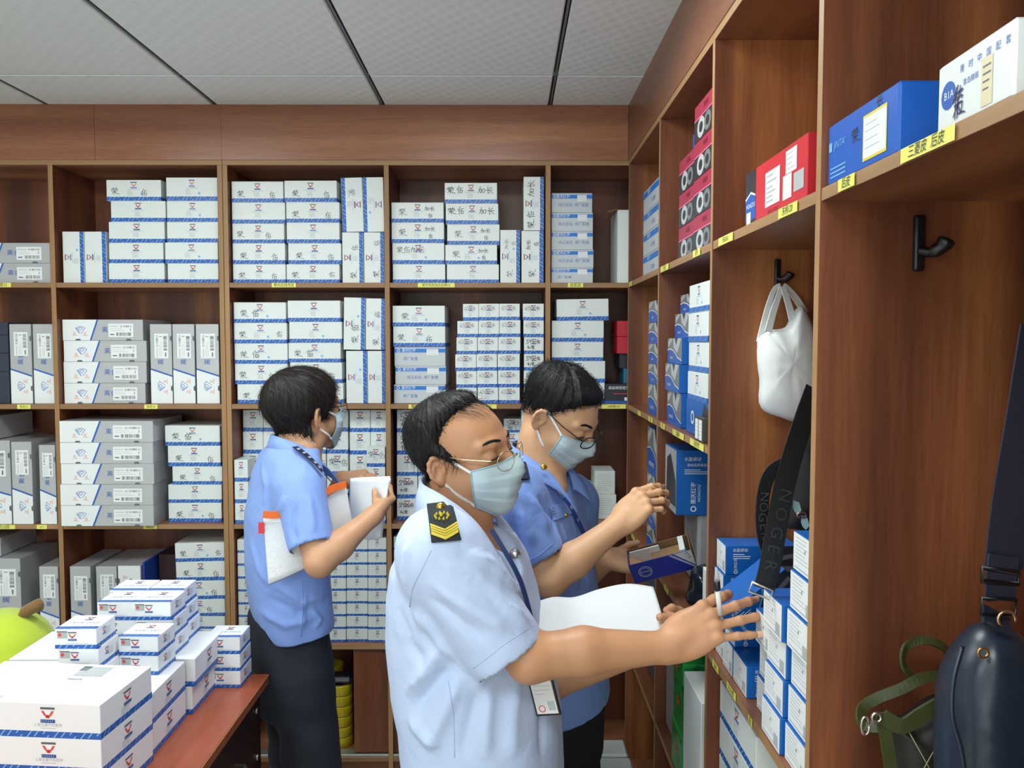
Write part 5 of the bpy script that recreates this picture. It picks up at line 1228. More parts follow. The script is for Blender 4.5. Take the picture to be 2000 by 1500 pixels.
def drop(V, Q, mask_face):
    Q = Q[~mask_face]; used = np.zeros(len(V), bool); used[Q.ravel()] = True; m = np.cumsum(used) - 1
    return V[used], m[Q]
def vnoise(V, sc, seed=0.):
    return np.array([mnoise.noise(Vector((v[0] * sc[0] + seed, v[1] * sc[1] - seed, v[2] * sc[2] + .5 * seed))) for v in V])
def frame(fwd, up=(0, 0, 1), roll=0.):
    """rotation matrix with columns forward, left, up"""
    f = npv(fwd); f /= np.linalg.norm(f); u = npv(up); l = np.cross(u, f); l /= np.linalg.norm(l); u = np.cross(f, l)
    c, s = math.cos(math.radians(roll)), math.sin(math.radians(roll)); l, u = l * c + u * s, u * c - l * s
    return np.stack([f, l, u], 1)
def head_frame(yaw, pitch, roll):
    """yaw 0 faces +X, negative turns towards the lens; pitch > 0 looks down; roll > 0 drops the right ear"""
    y, p = math.radians(yaw), math.radians(pitch)
    return frame((math.cos(y) * math.cos(p), math.sin(y) * math.cos(p), -math.sin(p)), (0, 0, 1), roll)
# ------------------------------------------------ head shape in its own frame (x forward, y left, z up)
def head_prims(wide=1., jaw=1.):
    P = [ell((-.014, 0, .036), (.097, .075 * wide, .082)), ell((.03, 0, .012), (.063, .066 * wide, .083), .02),
         ell((.03, 0, -.055), (.058, .057 * wide * jaw, .05 * jaw), .025), ell((.072, 0, -.092), (.023, .026, .02), .02),
         rc((.083, -.026, .03), (.083, .026, .03), .012, .012, .014)]
    for s in (-1, 1):
        P += [ell((.058, .038 * s, -.03), (.028, .026, .03), .018), ell((-.0, .055 * s, -.055), (.03, .014, .035), .02), rc((.079, .016 * s, .03), (.07, .05 * s, .031), .011, .009, .012)]
    P += [rc((.09, 0, .022), (.113, 0, -.022), .0075, .0125, .01), ell((.104, .011, -.026), (.011, .008, .008), .006), ell((.104, -.011, -.026), (.011, .008, .008), .006)]
    for s in (-1, 1):
        P += [ell((.096, .033 * s, .012), (.015, .018, .011), .012, 's'), ell((.077, .033 * s, .011), (.0155, .0165, .0125), .004), rc((.09, .022 * s, .006), (.086, .045 * s, .005), .0028, .0025, .004)]
    P += [rc((.096, -.02, -.056), (.096, .02, -.056), .007, .007, .008), rc((.094, -.018, -.066), (.094, .018, -.066), .0075, .0075, .008)]
    return P
def ear_prims(wide=1.):
    P = []
    for s in (-1, 1):
        R = frame((math.cos(math.radians(32)), math.sin(math.radians(32)) * -s * -1, .0)) if False else np.array(Matrix.Rotation(math.radians(-28 * s), 3, 'Z'))
        c = npv((-.014, .077 * s * wide, -.006)); q = []
        q.append(ell((0, 0, 0), (.019, .0045, .031), .006))
        pts = [(.014, .0, .010), (.013, .003, .022), (.004, .0055, .030), (-.009, .0065, .028), (-.017, .007, .016), (-.0185, .0065, .0), (-.014, .005, -.016), (-.006, .003, -.027)]
        for a, b in zip(pts[:-1], pts[1:]): q.append(rc((a[0], a[1] * s, a[2]), (b[0], b[1] * s, b[2]), .0052, .0052, .003))
        q.append(ell((.003, .003 * s, -.028), (.0085, .005, .0095), .006))
        q.append(rc((.016, .002 * s, .004), (.015, .003 * s, -.008), .004, .004, .004))
        q.append(rc((-.006, .004 * s, .018), (-.009, .004 * s, -.008), .0035, .0035, .004))
        q.append(ell((.003, .007 * s, -.002), (.0085, .008, .013), .003, 's')); q.append(ell((-.004, .008 * s, .014), (.008, .0055, .007), .003, 's'))
        P += [p.moved(R * .86, c) if False else scaled(p, .86).moved(R, c) for p in q]
    return P
def march(prims, org, dirs, rmax=.2, iso=0.):
    """distance along each direction (from outside in) where the field equals iso"""
    D = np.asarray(dirs); O = np.asarray(org) if np.ndim(org) == 2 else np.tile(npv(org), (len(D), 1)); r = np.full(len(D), rmax)
    for _ in range(26):
        p = O + D * r[:, None]; d = evalp(prims, p[:, 0], p[:, 1], p[:, 2]) - iso; r = r - np.clip(d * .8, -.01, .03)
    return r
# ------------------------------------------------ hands
FING = [(.029, .088, (.043, .026, .021), .0086), (.0095, .092, (.047, .030, .022), .0089), (-.0105, .089, (.043, .028, .021), .0084), (-.028, .081, (.034, .021, .018), .0074)]
def rot_about(v, ax, deg):
    a = math.radians(deg); ax = ax / np.linalg.norm(ax); return v * math.cos(a) + np.cross(ax, v) * math.sin(a) + ax * (ax @ v) * (1 - math.cos(a))
def hand_prims(wrist, d, n, right, curls, spread, thumb=None, sc=1.):
    """wrist point, finger direction d, palm normal n; curls per finger (3 angles), thumb a list of points from its root"""
    w = npv(wrist); d = npv(d); d /= np.linalg.norm(d); n = npv(n); n = n - d * (n @ d); n /= np.linalg.norm(n)
    s = np.cross(d, n) * (1 if right else -1); P = []; tips = []
    L = lambda a, b, c: w + (d * a + s * b + n * c) * sc
    P.append(rc(L(0, 0, 0), L(.03, .002, 0), .0235 * sc, .02 * sc, .02))
    Rm = np.stack([d, s, n], 1)
    P.append(ell(L(.048, .0, 0), np.array((.048, .039, .0155)) * sc, .018, R=Rm))
    P.append(ell(L(.036, .024, .006), np.array((.032, .017, .016)) * sc, .014, R=Rm)); P.append(ell(L(.04, -.022, .005), np.array((.036, .015, .014)) * sc, .014, R=Rm))
    for i, (b, a, ln, r) in enumerate(FING):
        dr = rot_about(d, n, (-1 if right else 1) * -spread[i]); lat = np.cross(dr, n) * (1 if right else -1)
        p = L(a, b, .0); P.append(rc(L(.035, b * .75, -.001), p, .0095 * sc, .0098 * sc, .01)); P.append(ell(L(a, b, -.004), np.array((.011, .0095, .009)) * sc, .006, R=Rm))
        cur = dr; ax = np.cross(dr, n); rr_ = r * sc
        for j in range(3):
            cur = rot_about(cur, ax, curls[i][j]); q = p + cur * ln[j] * sc; r2 = rr_ * (.93 if j < 2 else .82)
            P.append(rc(p, q, rr_, r2, .0035)); P.append(ell(p, (rr_ * 1.04,) * 3, .003)); p = q; rr_ = r2
        tips.append((p, cur, np.cross(ax, cur)))
    if thumb is None: thumb = [L(.02, .028, .008), L(.05, .052, .016), L(.078, .06, .022), L(.1, .06, .024)]
    rs = [.0135, .0115, .0105, .0085]
    for j in range(len(thumb) - 1): P.append(rc(thumb[j], thumb[j + 1], rs[min(j, 3)] * sc, rs[min(j + 1, 3)] * sc, .008 if j == 0 else .004))
    tips.append((npv(thumb[-1]), (npv(thumb[-1]) - npv(thumb[-2])) / np.linalg.norm(npv(thumb[-1]) - npv(thumb[-2])), None))
    return P, tips
def nail(tip, cur, back, sc=1.):
    """nail plate mesh points on the back of a fingertip"""
    b = back / np.linalg.norm(back); s = np.cross(cur, b); V, F = [], []
    for i, a in enumerate((-.007, -.002, .003, .0062)):
        for j, t in enumerate((-1, -.5, 0, .5, 1)):
            wd = .0052 * (1 if i < 3 else .75); V.append(tip + cur * a * sc + s * t * wd * sc + b * (.0079 - .0026 * t * t - (.0016 if i == 3 else 0)) * sc)
    for i in range(3):
        for j in range(4): F.append((i * 5 + j, i * 5 + j + 1, i * 5 + 6 + j, i * 5 + 5 + j))
    return V, F
SKIN = mat('skin', (196, 143, 105), .48, var=.07, vscale=18, bump=.12, bscale=350, sss=.12)
SKIN2 = mat('skin_light', (214, 166, 126), .48, var=.06, vscale=18, bump=.1, bscale=350, sss=.12)
SKIN3 = mat('skin_tan', (196, 148, 112), .48, var=.06, vscale=18, bump=.1, bscale=350, sss=.12)
NAILM = mat('nail', (224, 172, 146), .3)
HAIRM = mat('black_hair', (17, 18, 18), .5, spec=.35); HAIRB = mat('brown_black_hair', (33, 28, 23), .5, spec=.35)
MASKM = mat('mask_fabric', (192, 212, 219), .75, bump=.2, bscale=700); MASKW = mat('mask_loop', (232, 234, 234), .7)
NAVYT = mat('navy_trousers', (26, 32, 44), .8, bump=.2, bscale=500); BLACKT = mat('black_trousers', (18, 19, 22), .8, bump=.2, bscale=500)
GOLD = mat('gold_metal', (206, 168, 72), .28, metal=.9); EPA = mat('epaulette_navy', (16, 26, 30), .75, bump=.2, bscale=600); GOLDT = mat('gold_thread', (206, 184, 48), .5)
LANY = mat('lanyard_blue', (30, 66, 150), .5); SHOE = mat('black_shoe', (18, 18, 18), .35)
def skin_of(person, V, Q, material, name='body'):
    o0_ = npv(person.location); return link(name, np_mesh(name, V - o0_, Q), material, person)
def put(person, name, me, material, parent=None):
    me.transform(Matrix.Translation(-person.location)); return link(name, me, material, parent or person)
def surf_of(V, Q): return BVHTree.FromPolygons([Vector(v) for v in V], [tuple(int(i) for i in q) for q in Q])
def hit(bvh, px, py, off=0.):
    o = CAM.location; d = ray(px, py).normalized(); p, n, i, t = bvh.ray_cast(o, d)
    if p is None: return None, None
    if n.dot(d) > 0: n = -n
    return p + n * off, n
def decal(bvh, poly, off=.003, thick=.003, sub=6, name='patch'):
    """quad px polygon (4 corners) laid on a surface as a thin plate"""
    V, F = [], []; A, B, C, D = [Vector((x, y)) for x, y in poly]; n = sub; G = {}
    for lay, o_ in ((0, off), (1, off - thick)):
        for i in range(n + 1):
            for j in range(n + 1):
                u, v = i / n, j / n; q = (A * (1 - u) + B * u) * (1 - v) + (D * (1 - u) + C * u) * v
                p, nn = hit(bvh, q.x, q.y, o_)
                if p is None:
                    cen = (A + B + C + D) / 4
                    for w in range(1, 20):
                        q2 = q.lerp(cen, w / 20); p, nn = hit(bvh, q2.x, q2.y, o_)
                        if p is not None: p = at(q.x, q.y, p.y); break
                G[lay, i, j] = len(V); V.append(p)
    for i in range(n):
        for j in range(n):
            F.append((G[0, i, j], G[0, i, j + 1], G[0, i + 1, j + 1], G[0, i + 1, j])); F.append((G[1, i, j], G[1, i + 1, j], G[1, i + 1, j + 1], G[1, i, j + 1]))
    for i in range(n):
        for a, b in (((i, 0), (i + 1, 0)), ((i + 1, n), (i, n)), ((0, i + 1), (0, i)), ((n, i), (n, i + 1))):
            F.append((G[0, a[0], a[1]], G[0, b[0], b[1]], G[1, b[0], b[1]], G[1, a[0], a[1]]))
    return pyd(name, V, F)
def disc_on(bvh, px, py, r, h, name='button', n=14):
    p, nn = hit(bvh, px, py, 0)
    for w in range(1, 60):
        if p is not None: break
        for ddx, ddy in ((1, 0), (-1, 0), (0, 1), (0, -1), (.7, .7), (-.7, .7)):
            p, nn = hit(bvh, px + ddx * w * 2, py + ddy * w * 2, 0)
            if p is not None: p = at(px, py, p.y); break
    q = nn.to_track_quat('Z', 'Y').to_matrix(); me = lathe_mesh([(r, -.001), (r, h * .5), (r * .8, h), (r * .3, h * 1.25)], n, name)
    me.transform(Matrix.Translation(p) @ q.to_4x4()); return me
def px_tube(bvh, pts, r, off=.001, n=5, name='seam'):
    P = []
    for a, b in zip(pts[:-1], pts[1:]):
        for k in range(6):
            t = k / 6; p, nn = hit(bvh, a[0] + (b[0] - a[0]) * t, a[1] + (b[1] - a[1]) * t, off)
            if p is not None: P.append(p)
    p, nn = hit(bvh, *pts[-1], off)
    if p is not None: P.append(p)
    return tube_mesh(P, r, n, name=name)
def folds(V, Q, bvh, lst):
    """displace the cloth along its normals near drawn fold lines: (px points, height, half width)"""
    N = vnormals(V, Q); D = np.zeros(len(V))
    for pts, amp, wid in lst:
        P = []
        for a, b in zip(pts[:-1], pts[1:]):
            for k in range(8):
                t = k / 8; p, nn = hit(bvh, a[0] + (b[0] - a[0]) * t, a[1] + (b[1] - a[1]) * t)
                if p is not None: P.append(npv(p))
        if not P: continue
        P = np.array(P); wid = wid * .85; lo, hi = P.min(0) - 3 * wid, P.max(0) + 3 * wid
        m = np.where(((V > lo) & (V < hi)).all(1))[0]
        if not len(m): continue
        d2 = ((V[m][:, None, :] - P[None]) ** 2).sum(2); j = d2.argmin(1); dm = np.sqrt(d2[np.arange(len(m)), j]); e = np.minimum(j, len(P) - 1 - j) / (len(P) * .5)
        D[m] += 1.5 * amp * np.exp(-(dm / wid) ** 2) * np.clip(e * 2.2, 0.05, 1)
    return V + N * D[:, None]
def hair_mesh(prims, R, t, thick, cut, h=.0028, name='hair', groove=.0026, flow=(80, 18, 40), seed=1., taper=.035):
    """hair volume around a head: thick(x,y,z) gives its depth, cut(x,y,z) < 0 keeps"""
    lo, hi = npv((-.145, -.115, -.15)), npv((.13, .115, .16)); n = np.ceil((hi - lo) / h).astype(int) + 1
    ax = [lo[i] + h * np.arange(n[i]) for i in range(3)]; x, y, z = np.meshgrid(*ax, indexing='ij')
    c_ = cut(x, y, z); q_ = np.clip(-c_ / taper, 0, 1); d = evalp(prims, x, y, z) - thick(x, y, z) * (.12 + .88 * q_ * (2 - q_)); d = smax(d, c_, .006)
    V, Q = nets(d.astype(np.float32), lo, h); V = relax(V, Q, 2, .5); N = vnormals(V, Q)
    # grooves following the combing: noise in coordinates around the crown
    cr = npv((-.07, 0, .1)); q = V - cr; ang = np.arctan2(q[:, 1], q[:, 0] + 1e-6); rad = np.linalg.norm(q, axis=1)
    g = np.array([mnoise.noise(Vector((a * 26, r * 14, seed))) + .6 * mnoise.noise(Vector((a * 60, r * 22, seed + 3))) for a, r in zip(ang, rad)])
    g2 = np.array([mnoise.noise(Vector((a * 9, r * 7, seed + 9))) for a, r in zip(ang, rad)])
    V = V + N * (g * groove + g2 * groove * 1.2)[:, None]
    return V, Q
def strands(V, Q, count, length, width, crown, lift=.0035, seed=3, gravity=.0, wild=.25):
    """thin tapered hair blades combed away from the crown over the hair volume"""
    rr = np.random.RandomState(seed); N = vnormals(V, Q); idx = rr.choice(len(V), count); VV, FF = [], []
    for i in idx:
        p, n = V[i], N[i]; d = p - crown; d = d - n * (d @ n); d = d + rr.normal(0, wild, 3) * np.linalg.norm(d); d = d - n * (d @ n); L = np.linalg.norm(d)
        if L < 1e-4: continue
        d /= L; s = np.cross(d, n); l = length * rr.uniform(.6, 1.3); b = len(VV)
        for k, tt in enumerate((0, .5, 1)):
            c = p + d * l * tt + n * (lift * (1 - (1.6 * tt - .6) ** 2) - .001 + (-.002 * tt)) - npv((0, 0, gravity * tt * tt)); w = width * (1, .9, .15)[k]
            VV += [c - s * w / 2, c + s * w / 2]
        FF += [(b, b + 1, b + 3, b + 2), (b + 2, b + 3, b + 5, b + 4)]
    return np.array(VV), np.array(FF)
def stubble(prims, R, t, count, zlo, zhi, xlo, xhi, seed=1, length=.006, width=.0006, falloff=1.5):
    """short clipped hairs on the sides and back of the head, thinning out downwards"""
    rr = np.random.RandomState(seed); VV, FF = [], []; D, Z = [], []
    while len(D) < count:
        a = rr.uniform(-np.pi, np.pi); z = rr.uniform(zlo, zhi)
        if rr.rand() > ((z - zlo) / (zhi - zlo)) ** falloff: continue
        D.append((math.cos(a), math.sin(a), 0)); Z.append(z)
    D = np.array(D); O = np.zeros_like(D); O[:, 2] = Z; r = march(prims, O, D, .16, 0.); P = O + D * r[:, None]
    ok = (P[:, 0] > xlo) & (P[:, 0] < xhi) & (np.hypot(P[:, 0] + .012, P[:, 2] + .008) > .03)
    for p, d in zip(P[ok], D[ok]):
        s = np.cross(d, (0, 0, 1)); e = npv((0, 0, -1)) + .5 * d + rr.normal(0, .25, 3); e /= np.linalg.norm(e); b = len(VV)
        VV += [p - s * width / 2 + d * .0002, p + s * width / 2 + d * .0002, p + e * length + s * width * .2, p + e * length - s * width * .2]; FF.append((b, b + 1, b + 2, b + 3))
    return to_world(np.array(VV), R, t), np.array(FF)
def to_world(V, R, t): return np.asarray(V) @ np.array(R).T + npv(t)
def mask_mesh(prims, top=.006, bottom=-.112, half=72, side_top=-.012, side_bot=-.075, off=.005):
    """pleated face mask over nose, cheeks and chin; returns verts, quads and its four corner points"""
    nu, nv = 41, 36; th = np.radians(np.linspace(-half, half, nu)); e = np.abs(th) / np.radians(half); O_ = npv((.018, 0, -.05))
    et = np.degrees(np.arctan2(top - O_[2], .092)); eb = np.degrees(np.arctan2(bottom - O_[2], .056)); est = np.degrees(np.arctan2(side_top - O_[2], .066)); esb = np.degrees(np.arctan2(side_bot - O_[2], .066))
    v = np.linspace(0, 1, nv)[:, None]; zt = et + (est - et) * e ** 1.3; zb = eb + (esb - eb) * e ** 1.6; el = np.radians(zt + (zb - zt) * v)
    D = np.stack([np.cos(el) * np.cos(th), np.cos(el) * np.sin(th), np.sin(el)], 2).reshape(-1, 3)
    r = march(prims, O_, D, .16, off)
    rad = r.reshape(nv, nu); r0 = rad.copy()
    # cloth bridges hollows: relax then keep the outer envelope
    for _ in range(25):
        s = rad.copy(); s[1:-1] = (rad[:-2] + rad[2:]) / 2; s[:, 1:-1] = (s[:, :-2] + s[:, 2:]) / 2 * .5 + s[:, 1:-1] * .5; rad = np.maximum(r0, s)
    pl = np.zeros(nv)
    for c_ in (.3, .5, .7): q = np.linspace(0, 1, nv) - c_; pl += np.where((q > -.09) & (q < .09), .0042 * (1 - (q + .09) / .18), 0)
    e = np.abs(np.linspace(-1, 1, nu)); rad = rad + pl[:, None] * np.clip(1.15 - e, 0, 1)[None] + .0015
    D = D.reshape(nv, nu, 3); pts = O_ + D * rad[..., None]
    V = list(pts.reshape(-1, 3)); inn = pts - D * .0016; V += list(inn.reshape(-1, 3)); m = nu * nv; F = []
    for i in range(nv - 1):
        for j in range(nu - 1):
            a = i * nu + j; F.append((a, a + nu, a + nu + 1, a + 1)); F.append((m + a, m + a + 1, m + a + nu + 1, m + a + nu))
    bd = [(0, j) for j in range(nu)] + [(i, nu - 1) for i in range(1, nv)] + [(nv - 1, j) for j in range(nu - 2, -1, -1)] + [(i, 0) for i in range(nv - 2, 0, -1)]
    for a, b in zip(bd, bd[1:] + bd[:1]):
        p, q = a[0] * nu + a[1], b[0] * nu + b[1]; F.append((p, q, m + q, m + p))
    C = {('t', -1): pts[1, 0], ('t', 1): pts[1, -1], ('b', -1): pts[-2, 0], ('b', 1): pts[-2, -1]}
    edge = [pts[i, j] for i, j in bd]
    return np.array(V), np.array(F), C, edge
def wear_mask(person, prims, R, t, **kw):
    V, F, C, edge = mask_mesh(prims, **kw)
    m = link('face_mask', np_mesh('face_mask', to_world(V, R, t) - npv(person.location), F), MASKM, person); m['label'] = 'pale blue pleated face mask'
    put(person, 'mask_edge', tube_mesh([Vector(p) for p in to_world(edge, R, t)], .0016, 5, closed=True, name='mask_edge'), mat('mask_border', (150, 192, 206), .7), m)
    for s in (-1, 1):
        for q, ez, ex in (('t', .024, -.006), ('b', -.03, -.012)):
            a = C[q, s]; ear = npv((ex, .0775 * s, ez)); L_ = np.array([a + (ear - a) * t_ for t_ in np.linspace(0, 1, 9)])
            O_ = np.zeros_like(L_); O_[:, 2] = L_[:, 2]; D_ = L_ - O_; n_ = np.linalg.norm(D_, axis=1); D_ = D_ / n_[:, None]; r_ = np.maximum(march(prims, O_, D_, .16, .0035), n_); r_[0] = n_[0]; r_[-1] = n_[-1]
            P = [Vector(p) for p in to_world(O_ + D_ * r_[:, None], R, t)]
            nn = Vector(np.array(R) @ npv((.15, s, 0)))
            put(person, 'ear_loop', ribbon_mesh(P, .005, nn, .0014, 'ear_loop'), MASKW, m)
    return m
def wear_glasses(person, R, t, frame_mat, lens_mat, z=.002, lw=.024, lh=.017, fr=.0012, x=.108, half=False, temple=.0011, slide=0., round_=False):
    g = link('glasses', tube_mesh([Vector(p) for p in to_world([(x + .004, -.009, z + .004), (x + .007, 0, z + .007), (x + .004, .009, z + .004)], R, npv(t) - npv(person.location))], fr, 6, name='bridge'), frame_mat, person)
    for s in (-1, 1):
        c = npv((x, .034 * s, z)); ang = np.linspace(0, 2 * np.pi, 28, endpoint=False); wrap = -.35 * s
        e = 2.0 if round_ else 2.6
        def sup(a): 
            cx, sx = np.cos(a), np.sin(a); return np.sign(cx) * np.abs(cx) ** (2 / e) * lw, np.sign(sx) * np.abs(sx) ** (2 / e) * lh
        pts = []
        for a in ang:
            u, v = sup(a); pts.append(c + npv((-abs(u * 0) - u * s * .35 * 1.0 if False else -(u * s) * .32, u, v)))
        pw = [Vector(p) for p in to_world(pts, R, t)]
        if half:
            k = [i for i, a in enumerate(ang) if math.sin(a) > -.25]; k = sorted(k, key=lambda i: (ang[i] + .3) % (2 * np.pi)); put(person, 'lens_rim', tube_mesh([pw[i] for i in k], fr, 6), frame_mat, g)
        else: put(person, 'lens_rim', tube_mesh(pw, fr, 6, closed=True), frame_mat, g)
        put(person, 'lens', pyd('lens', pw, [tuple(range(28))]), lens_mat, g)
        hinge = c + npv((-(lw * .32), lw * s, lh * .35)); ear = npv((-.012, .0785 * s, .022)); tail = npv((-.03, .077 * s, .004))
        put(person, 'temple_arm', tube_mesh([Vector(p) for p in to_world([hinge, hinge + npv((-.012, .008 * s, .001)), (hinge + ear) / 2 + npv((0, .012 * s, 0)), ear, tail], R, t)], temple, 6), frame_mat, g)
    return g
def legs_prims(hips, feet, r=(.088, .062, .052), hz=.12):
    P = []
    for (hx, hy, hz_), (fx, fy, fz) in zip(hips, feet):
        kx, ky, kz = (hx + fx) / 2 + .015, (hy + fy) / 2, (hz_ + fz) / 2 + .03
        P += [rc((hx, hy, hz_), (kx, ky, kz), r[0], r[1] + .008, .03), rc((kx, ky, kz), (fx, fy, fz), r[1] + .008, r[2], .02)]
    return P
def shoes(person, feet, yaw):
    c, s = math.cos(math.radians(yaw)), math.sin(math.radians(yaw))
    for fx, fy, fz in feet:
        P = [rc((fx - c * .03, fy - s * .03, .035), (fx + c * .14, fy + s * .14, .028), .036, .032, .02), rc((fx, fy, .05), (fx, fy, .1), .042, .045, .02), ell((fx + c * .05, fy + s * .05, -.02), (.2, .2, .022), .004, 's')]
        V, Q = mesh_prims(P, .006, 'shoe'); link('shoe', np_mesh('shoe', V - npv(person.location), Q), SHOE, person)
def capped(p, pt, dr, k=.004):
    pt, dr = npv(pt), npv(dr) / np.linalg.norm(npv(dr)); f = p.f
    return Prim(lambda x, y, z: smax(f(x, y, z), (x - pt[0]) * dr[0] + (y - pt[1]) * dr[1] + (z - pt[2]) * dr[2], k), p.lo, p.hi, p.k, p.op)
def rotz(deg): return np.array(Matrix.Rotation(math.radians(deg), 3, 'Z'))
def stations(rows, Y, X0, heading, yc=0.):
    """rows (py, x back, x front, half width) -> tube sections in the wearer's frame"""
    out = []
    for py, xb, xf, ry in rows:
        a, b = at(xb, py, Y), at(xf, py, Y); hw = (b.x - a.x) / 2; s = abs(math.sin(math.radians(heading))); c = math.cos(math.radians(heading))
        rx = math.sqrt(max(hw * hw - (ry * s) ** 2, .004)) / c
        out.append((a.z, ((a.x + b.x) / 2 - X0) / c, yc, rx, ry))
    return out
def open_end(V, Q, pt, dr, rad=.13, tol=.006):
    """remove the flat cap of a sleeve or hem so the cloth is open there"""
    c = V[Q].mean(1); n = np.cross(V[Q[:, 2]] - V[Q[:, 0]], V[Q[:, 3]] - V[Q[:, 1]]); n /= np.linalg.norm(n, axis=1)[:, None] + 1e-12
    d = npv(dr) / np.linalg.norm(npv(dr)); m = (np.abs((c - npv(pt)) @ d) < tol) & (n @ d > .6) & (np.linalg.norm(c - npv(pt), axis=1) < rad)
    return drop(V, Q, m)
def cloth(person, V, Q, material, name, thick=.0025):
    o = link(name, np_mesh(name, V - npv(person.location), Q), material, person)
    md = o.modifiers.new('thickness', 'SOLIDIFY'); md.thickness = thick; md.offset = -1
    return o
def collar(person, C, heading, pts, width, material, lean=.03, drop_=.036, name='collar', z=0.):
    """fold-down collar: pts along the inner edge for the right side, (fwd, left, up) from C; mirrored to the left"""
    R = rotz(heading); full = [(a, -b, c) for a, b, c in pts[::-1]] + [p for p in pts if abs(p[1]) > 1e-6]
    P = catmull([Vector(p) for p in full], 5); V, F = [], []; n = len(P)
    for i, p in enumerate(P):
        r = Vector((p.x + .0, p.y, 0)); r = r.normalized() if r.length > 1e-4 else Vector((-1, 0, 0)); e = min(i, n - 1 - i) / (n * .12); w = width * (1 + .2 * max(0, 1 - e)); bk = max(0, min(1, -p.x / .06)); lean_ = lean * (1 - .62 * bk); drop__ = drop_ * (1 + .5 * bk)
        sec = [p, p + r * .004 + Vector((0, 0, .004)), p + r * lean_ * .5 * w / width - Vector((0, 0, drop__ * .35)), p + r * lean_ * w / width - Vector((0, 0, drop__ * w / width))]
        V += sec
    m = 4
    for i in range(n - 1):
        for k in range(m - 1): F.append((i * m + k, i * m + k + 1, (i + 1) * m + k + 1, (i + 1) * m + k))
    W_ = [Vector(np.array(R) @ npv(v)) + Vector(C) for v in V]
    me = pyd(name, [v - person.location for v in W_], F, True); o = link(name, me, material, person)
    md = o.modifiers.new('thickness', 'SOLIDIFY'); md.thickness = .0025; md.offset = 0; return o
# ================================================== man in the foreground
Y1 = 1.60; H1 = -10.
SH1 = cloth_mat('shirt_pale_blue', (192, 208, 240))
X1 = at(925, 1250, Y1).x
p1 = empty('person', (X1, Y1, 0), label='man in pale blue uniform shirt and mask reaching to the right shelf', cat='person')
Rh = head_frame(-27, -2, 9); th = npv(at(905, 889, 1.63))
hp = head_prims(1.03, 1.06); ep = ear_prims(1.03)
hw = [p.moved(Rh, th) for p in hp + ep]
NB = at(880, 1035, 1.61)
body = hw + [rc(to_world([(-.022, 0, -.03)], Rh, th)[0], NB, .054, .062, .025), rc(to_world([(.02, 0, -.075)], Rh, th)[0], NB + Vector((.035, 0, -.01)), .035, .05, .03)]
ST1 = [(1032, 815, 960, .11), (1060, 790, 1010, .165), (1100, 772, 1034, .19), (1160, 764, 1050, .195), (1250, 764, 1068, .19), (1340, 772, 1086, .19), (1400, 786, 1096, .19), (1500, 796, 1100, .195), (1600, 798, 1098, .2), (1680, 800, 1096, .2)]
st1 = stations(ST1, Y1, X1, H1)
core = [(z, cx, cy, rx - .022, ry - .022) for z, cx, cy, rx, ry in st1]
R1 = rotz(H1); T1 = (X1, Y1, 0)
body.append(tubez(core, .03).moved(R1, T1))
SR, ER, WR = at(868, 1085, 1.44), at(1038, 1284, 1.40), at(1305, 1264, 1.425)
SL, EL, WL = at(905, 1080, 1.78), at(1075, 1330, 1.74), at(1275, 1262, 1.68)
FM = ER.lerp(WR, .38) + Vector((0, 0, .004))
body += [rc(SR, ER, .05, .041, .02), rc(ER, FM, .0405, .0415, .015), rc(FM, WR, .041, .0265, .015), ell(ER + Vector((-.008, .004, -.012)), (.034, .034, .034), .012)]
body += [rc(SL, EL, .05, .04, .02), rc(EL, WL, .04, .026, .015)]
dR = npv(at(1402, 1206, 1.425)) - npv(WR)
th_pts = [at(1345, 1222, 1.45), at(1368, 1192, 1.475), at(1395, 1172, 1.485), at(1420, 1164, 1.48)]
HR, tipsR = hand_prims(WR, dR, (.10, .80, -.42), True, [(26, 36, 22), (14, 22, 14), (8, 16, 10), (6, 12, 8)], [2, 9, 16, 24], [npv(q) for q in th_pts], 1.04)
body += HR
# left hand behind the sheet: thumb over the near edge, index beside it
g_ = [at(1300, 1248, 1.66), at(1330, 1232, 1.635), at(1332, 1215, 1.61), at(1312, 1208, 1.585), at(1290, 1206, 1.577)]
body += [ell(at(1325, 1240, 1.65), (.03, .026, .034), .02), rc(WL, at(1322, 1240, 1.66), .027, .026, .02)]
for a, b, ra, rb in zip(g_[:-1], g_[1:], (.018, .0145, .0125, .0115), (.0145, .0125, .0115, .009)): body.append(rc(a, b, ra, rb, .006))
i_ = [at(1330, 1218, 1.64), at(1326, 1194, 1.625), at(1312, 1188, 1.61), at(1302, 1192, 1.603)]
for a, b, ra, rb in zip(i_[:-1], i_[1:], (.011, .0095, .0085), (.0095, .0085, .0075)): body.append(rc(a, b, ra, rb, .005))
i_ = [at(1336, 1232, 1.66), at(1340, 1205, 1.65), at(1330, 1196, 1.63)]
for a, b, ra, rb in zip(i_[:-1], i_[1:], (.011, .009), (.009, .0075)): body.append(rc(a, b, ra, rb, .005))
V, Q = mesh_prims(body, .0026, 'body'); V = relax(V, Q, 1, .2)
b1 = skin_of(p1, V, Q, SKIN)
BV1 = surf_of(V, Q)
for tp_, cu_, bk_ in tipsR[:4]:
    nv_, nf_ = nail(tp_, cu_, -bk_ if bk_ @ npv((.0, -1, .3)) < 0 else bk_, 1.04); put(p1, 'finger_nail', pyd('finger_nail', nv_, nf_, True), NAILM, b1)
tq = npv(g_[4]); cq = npv(g_[4]) - npv(g_[3]); cq /= np.linalg.norm(cq)
nv_, nf_ = nail(tq, cq, npv((0, -1, .35)), 1.15); put(p1, 'finger_nail', pyd('finger_nail', nv_, nf_, True), NAILM, b1)
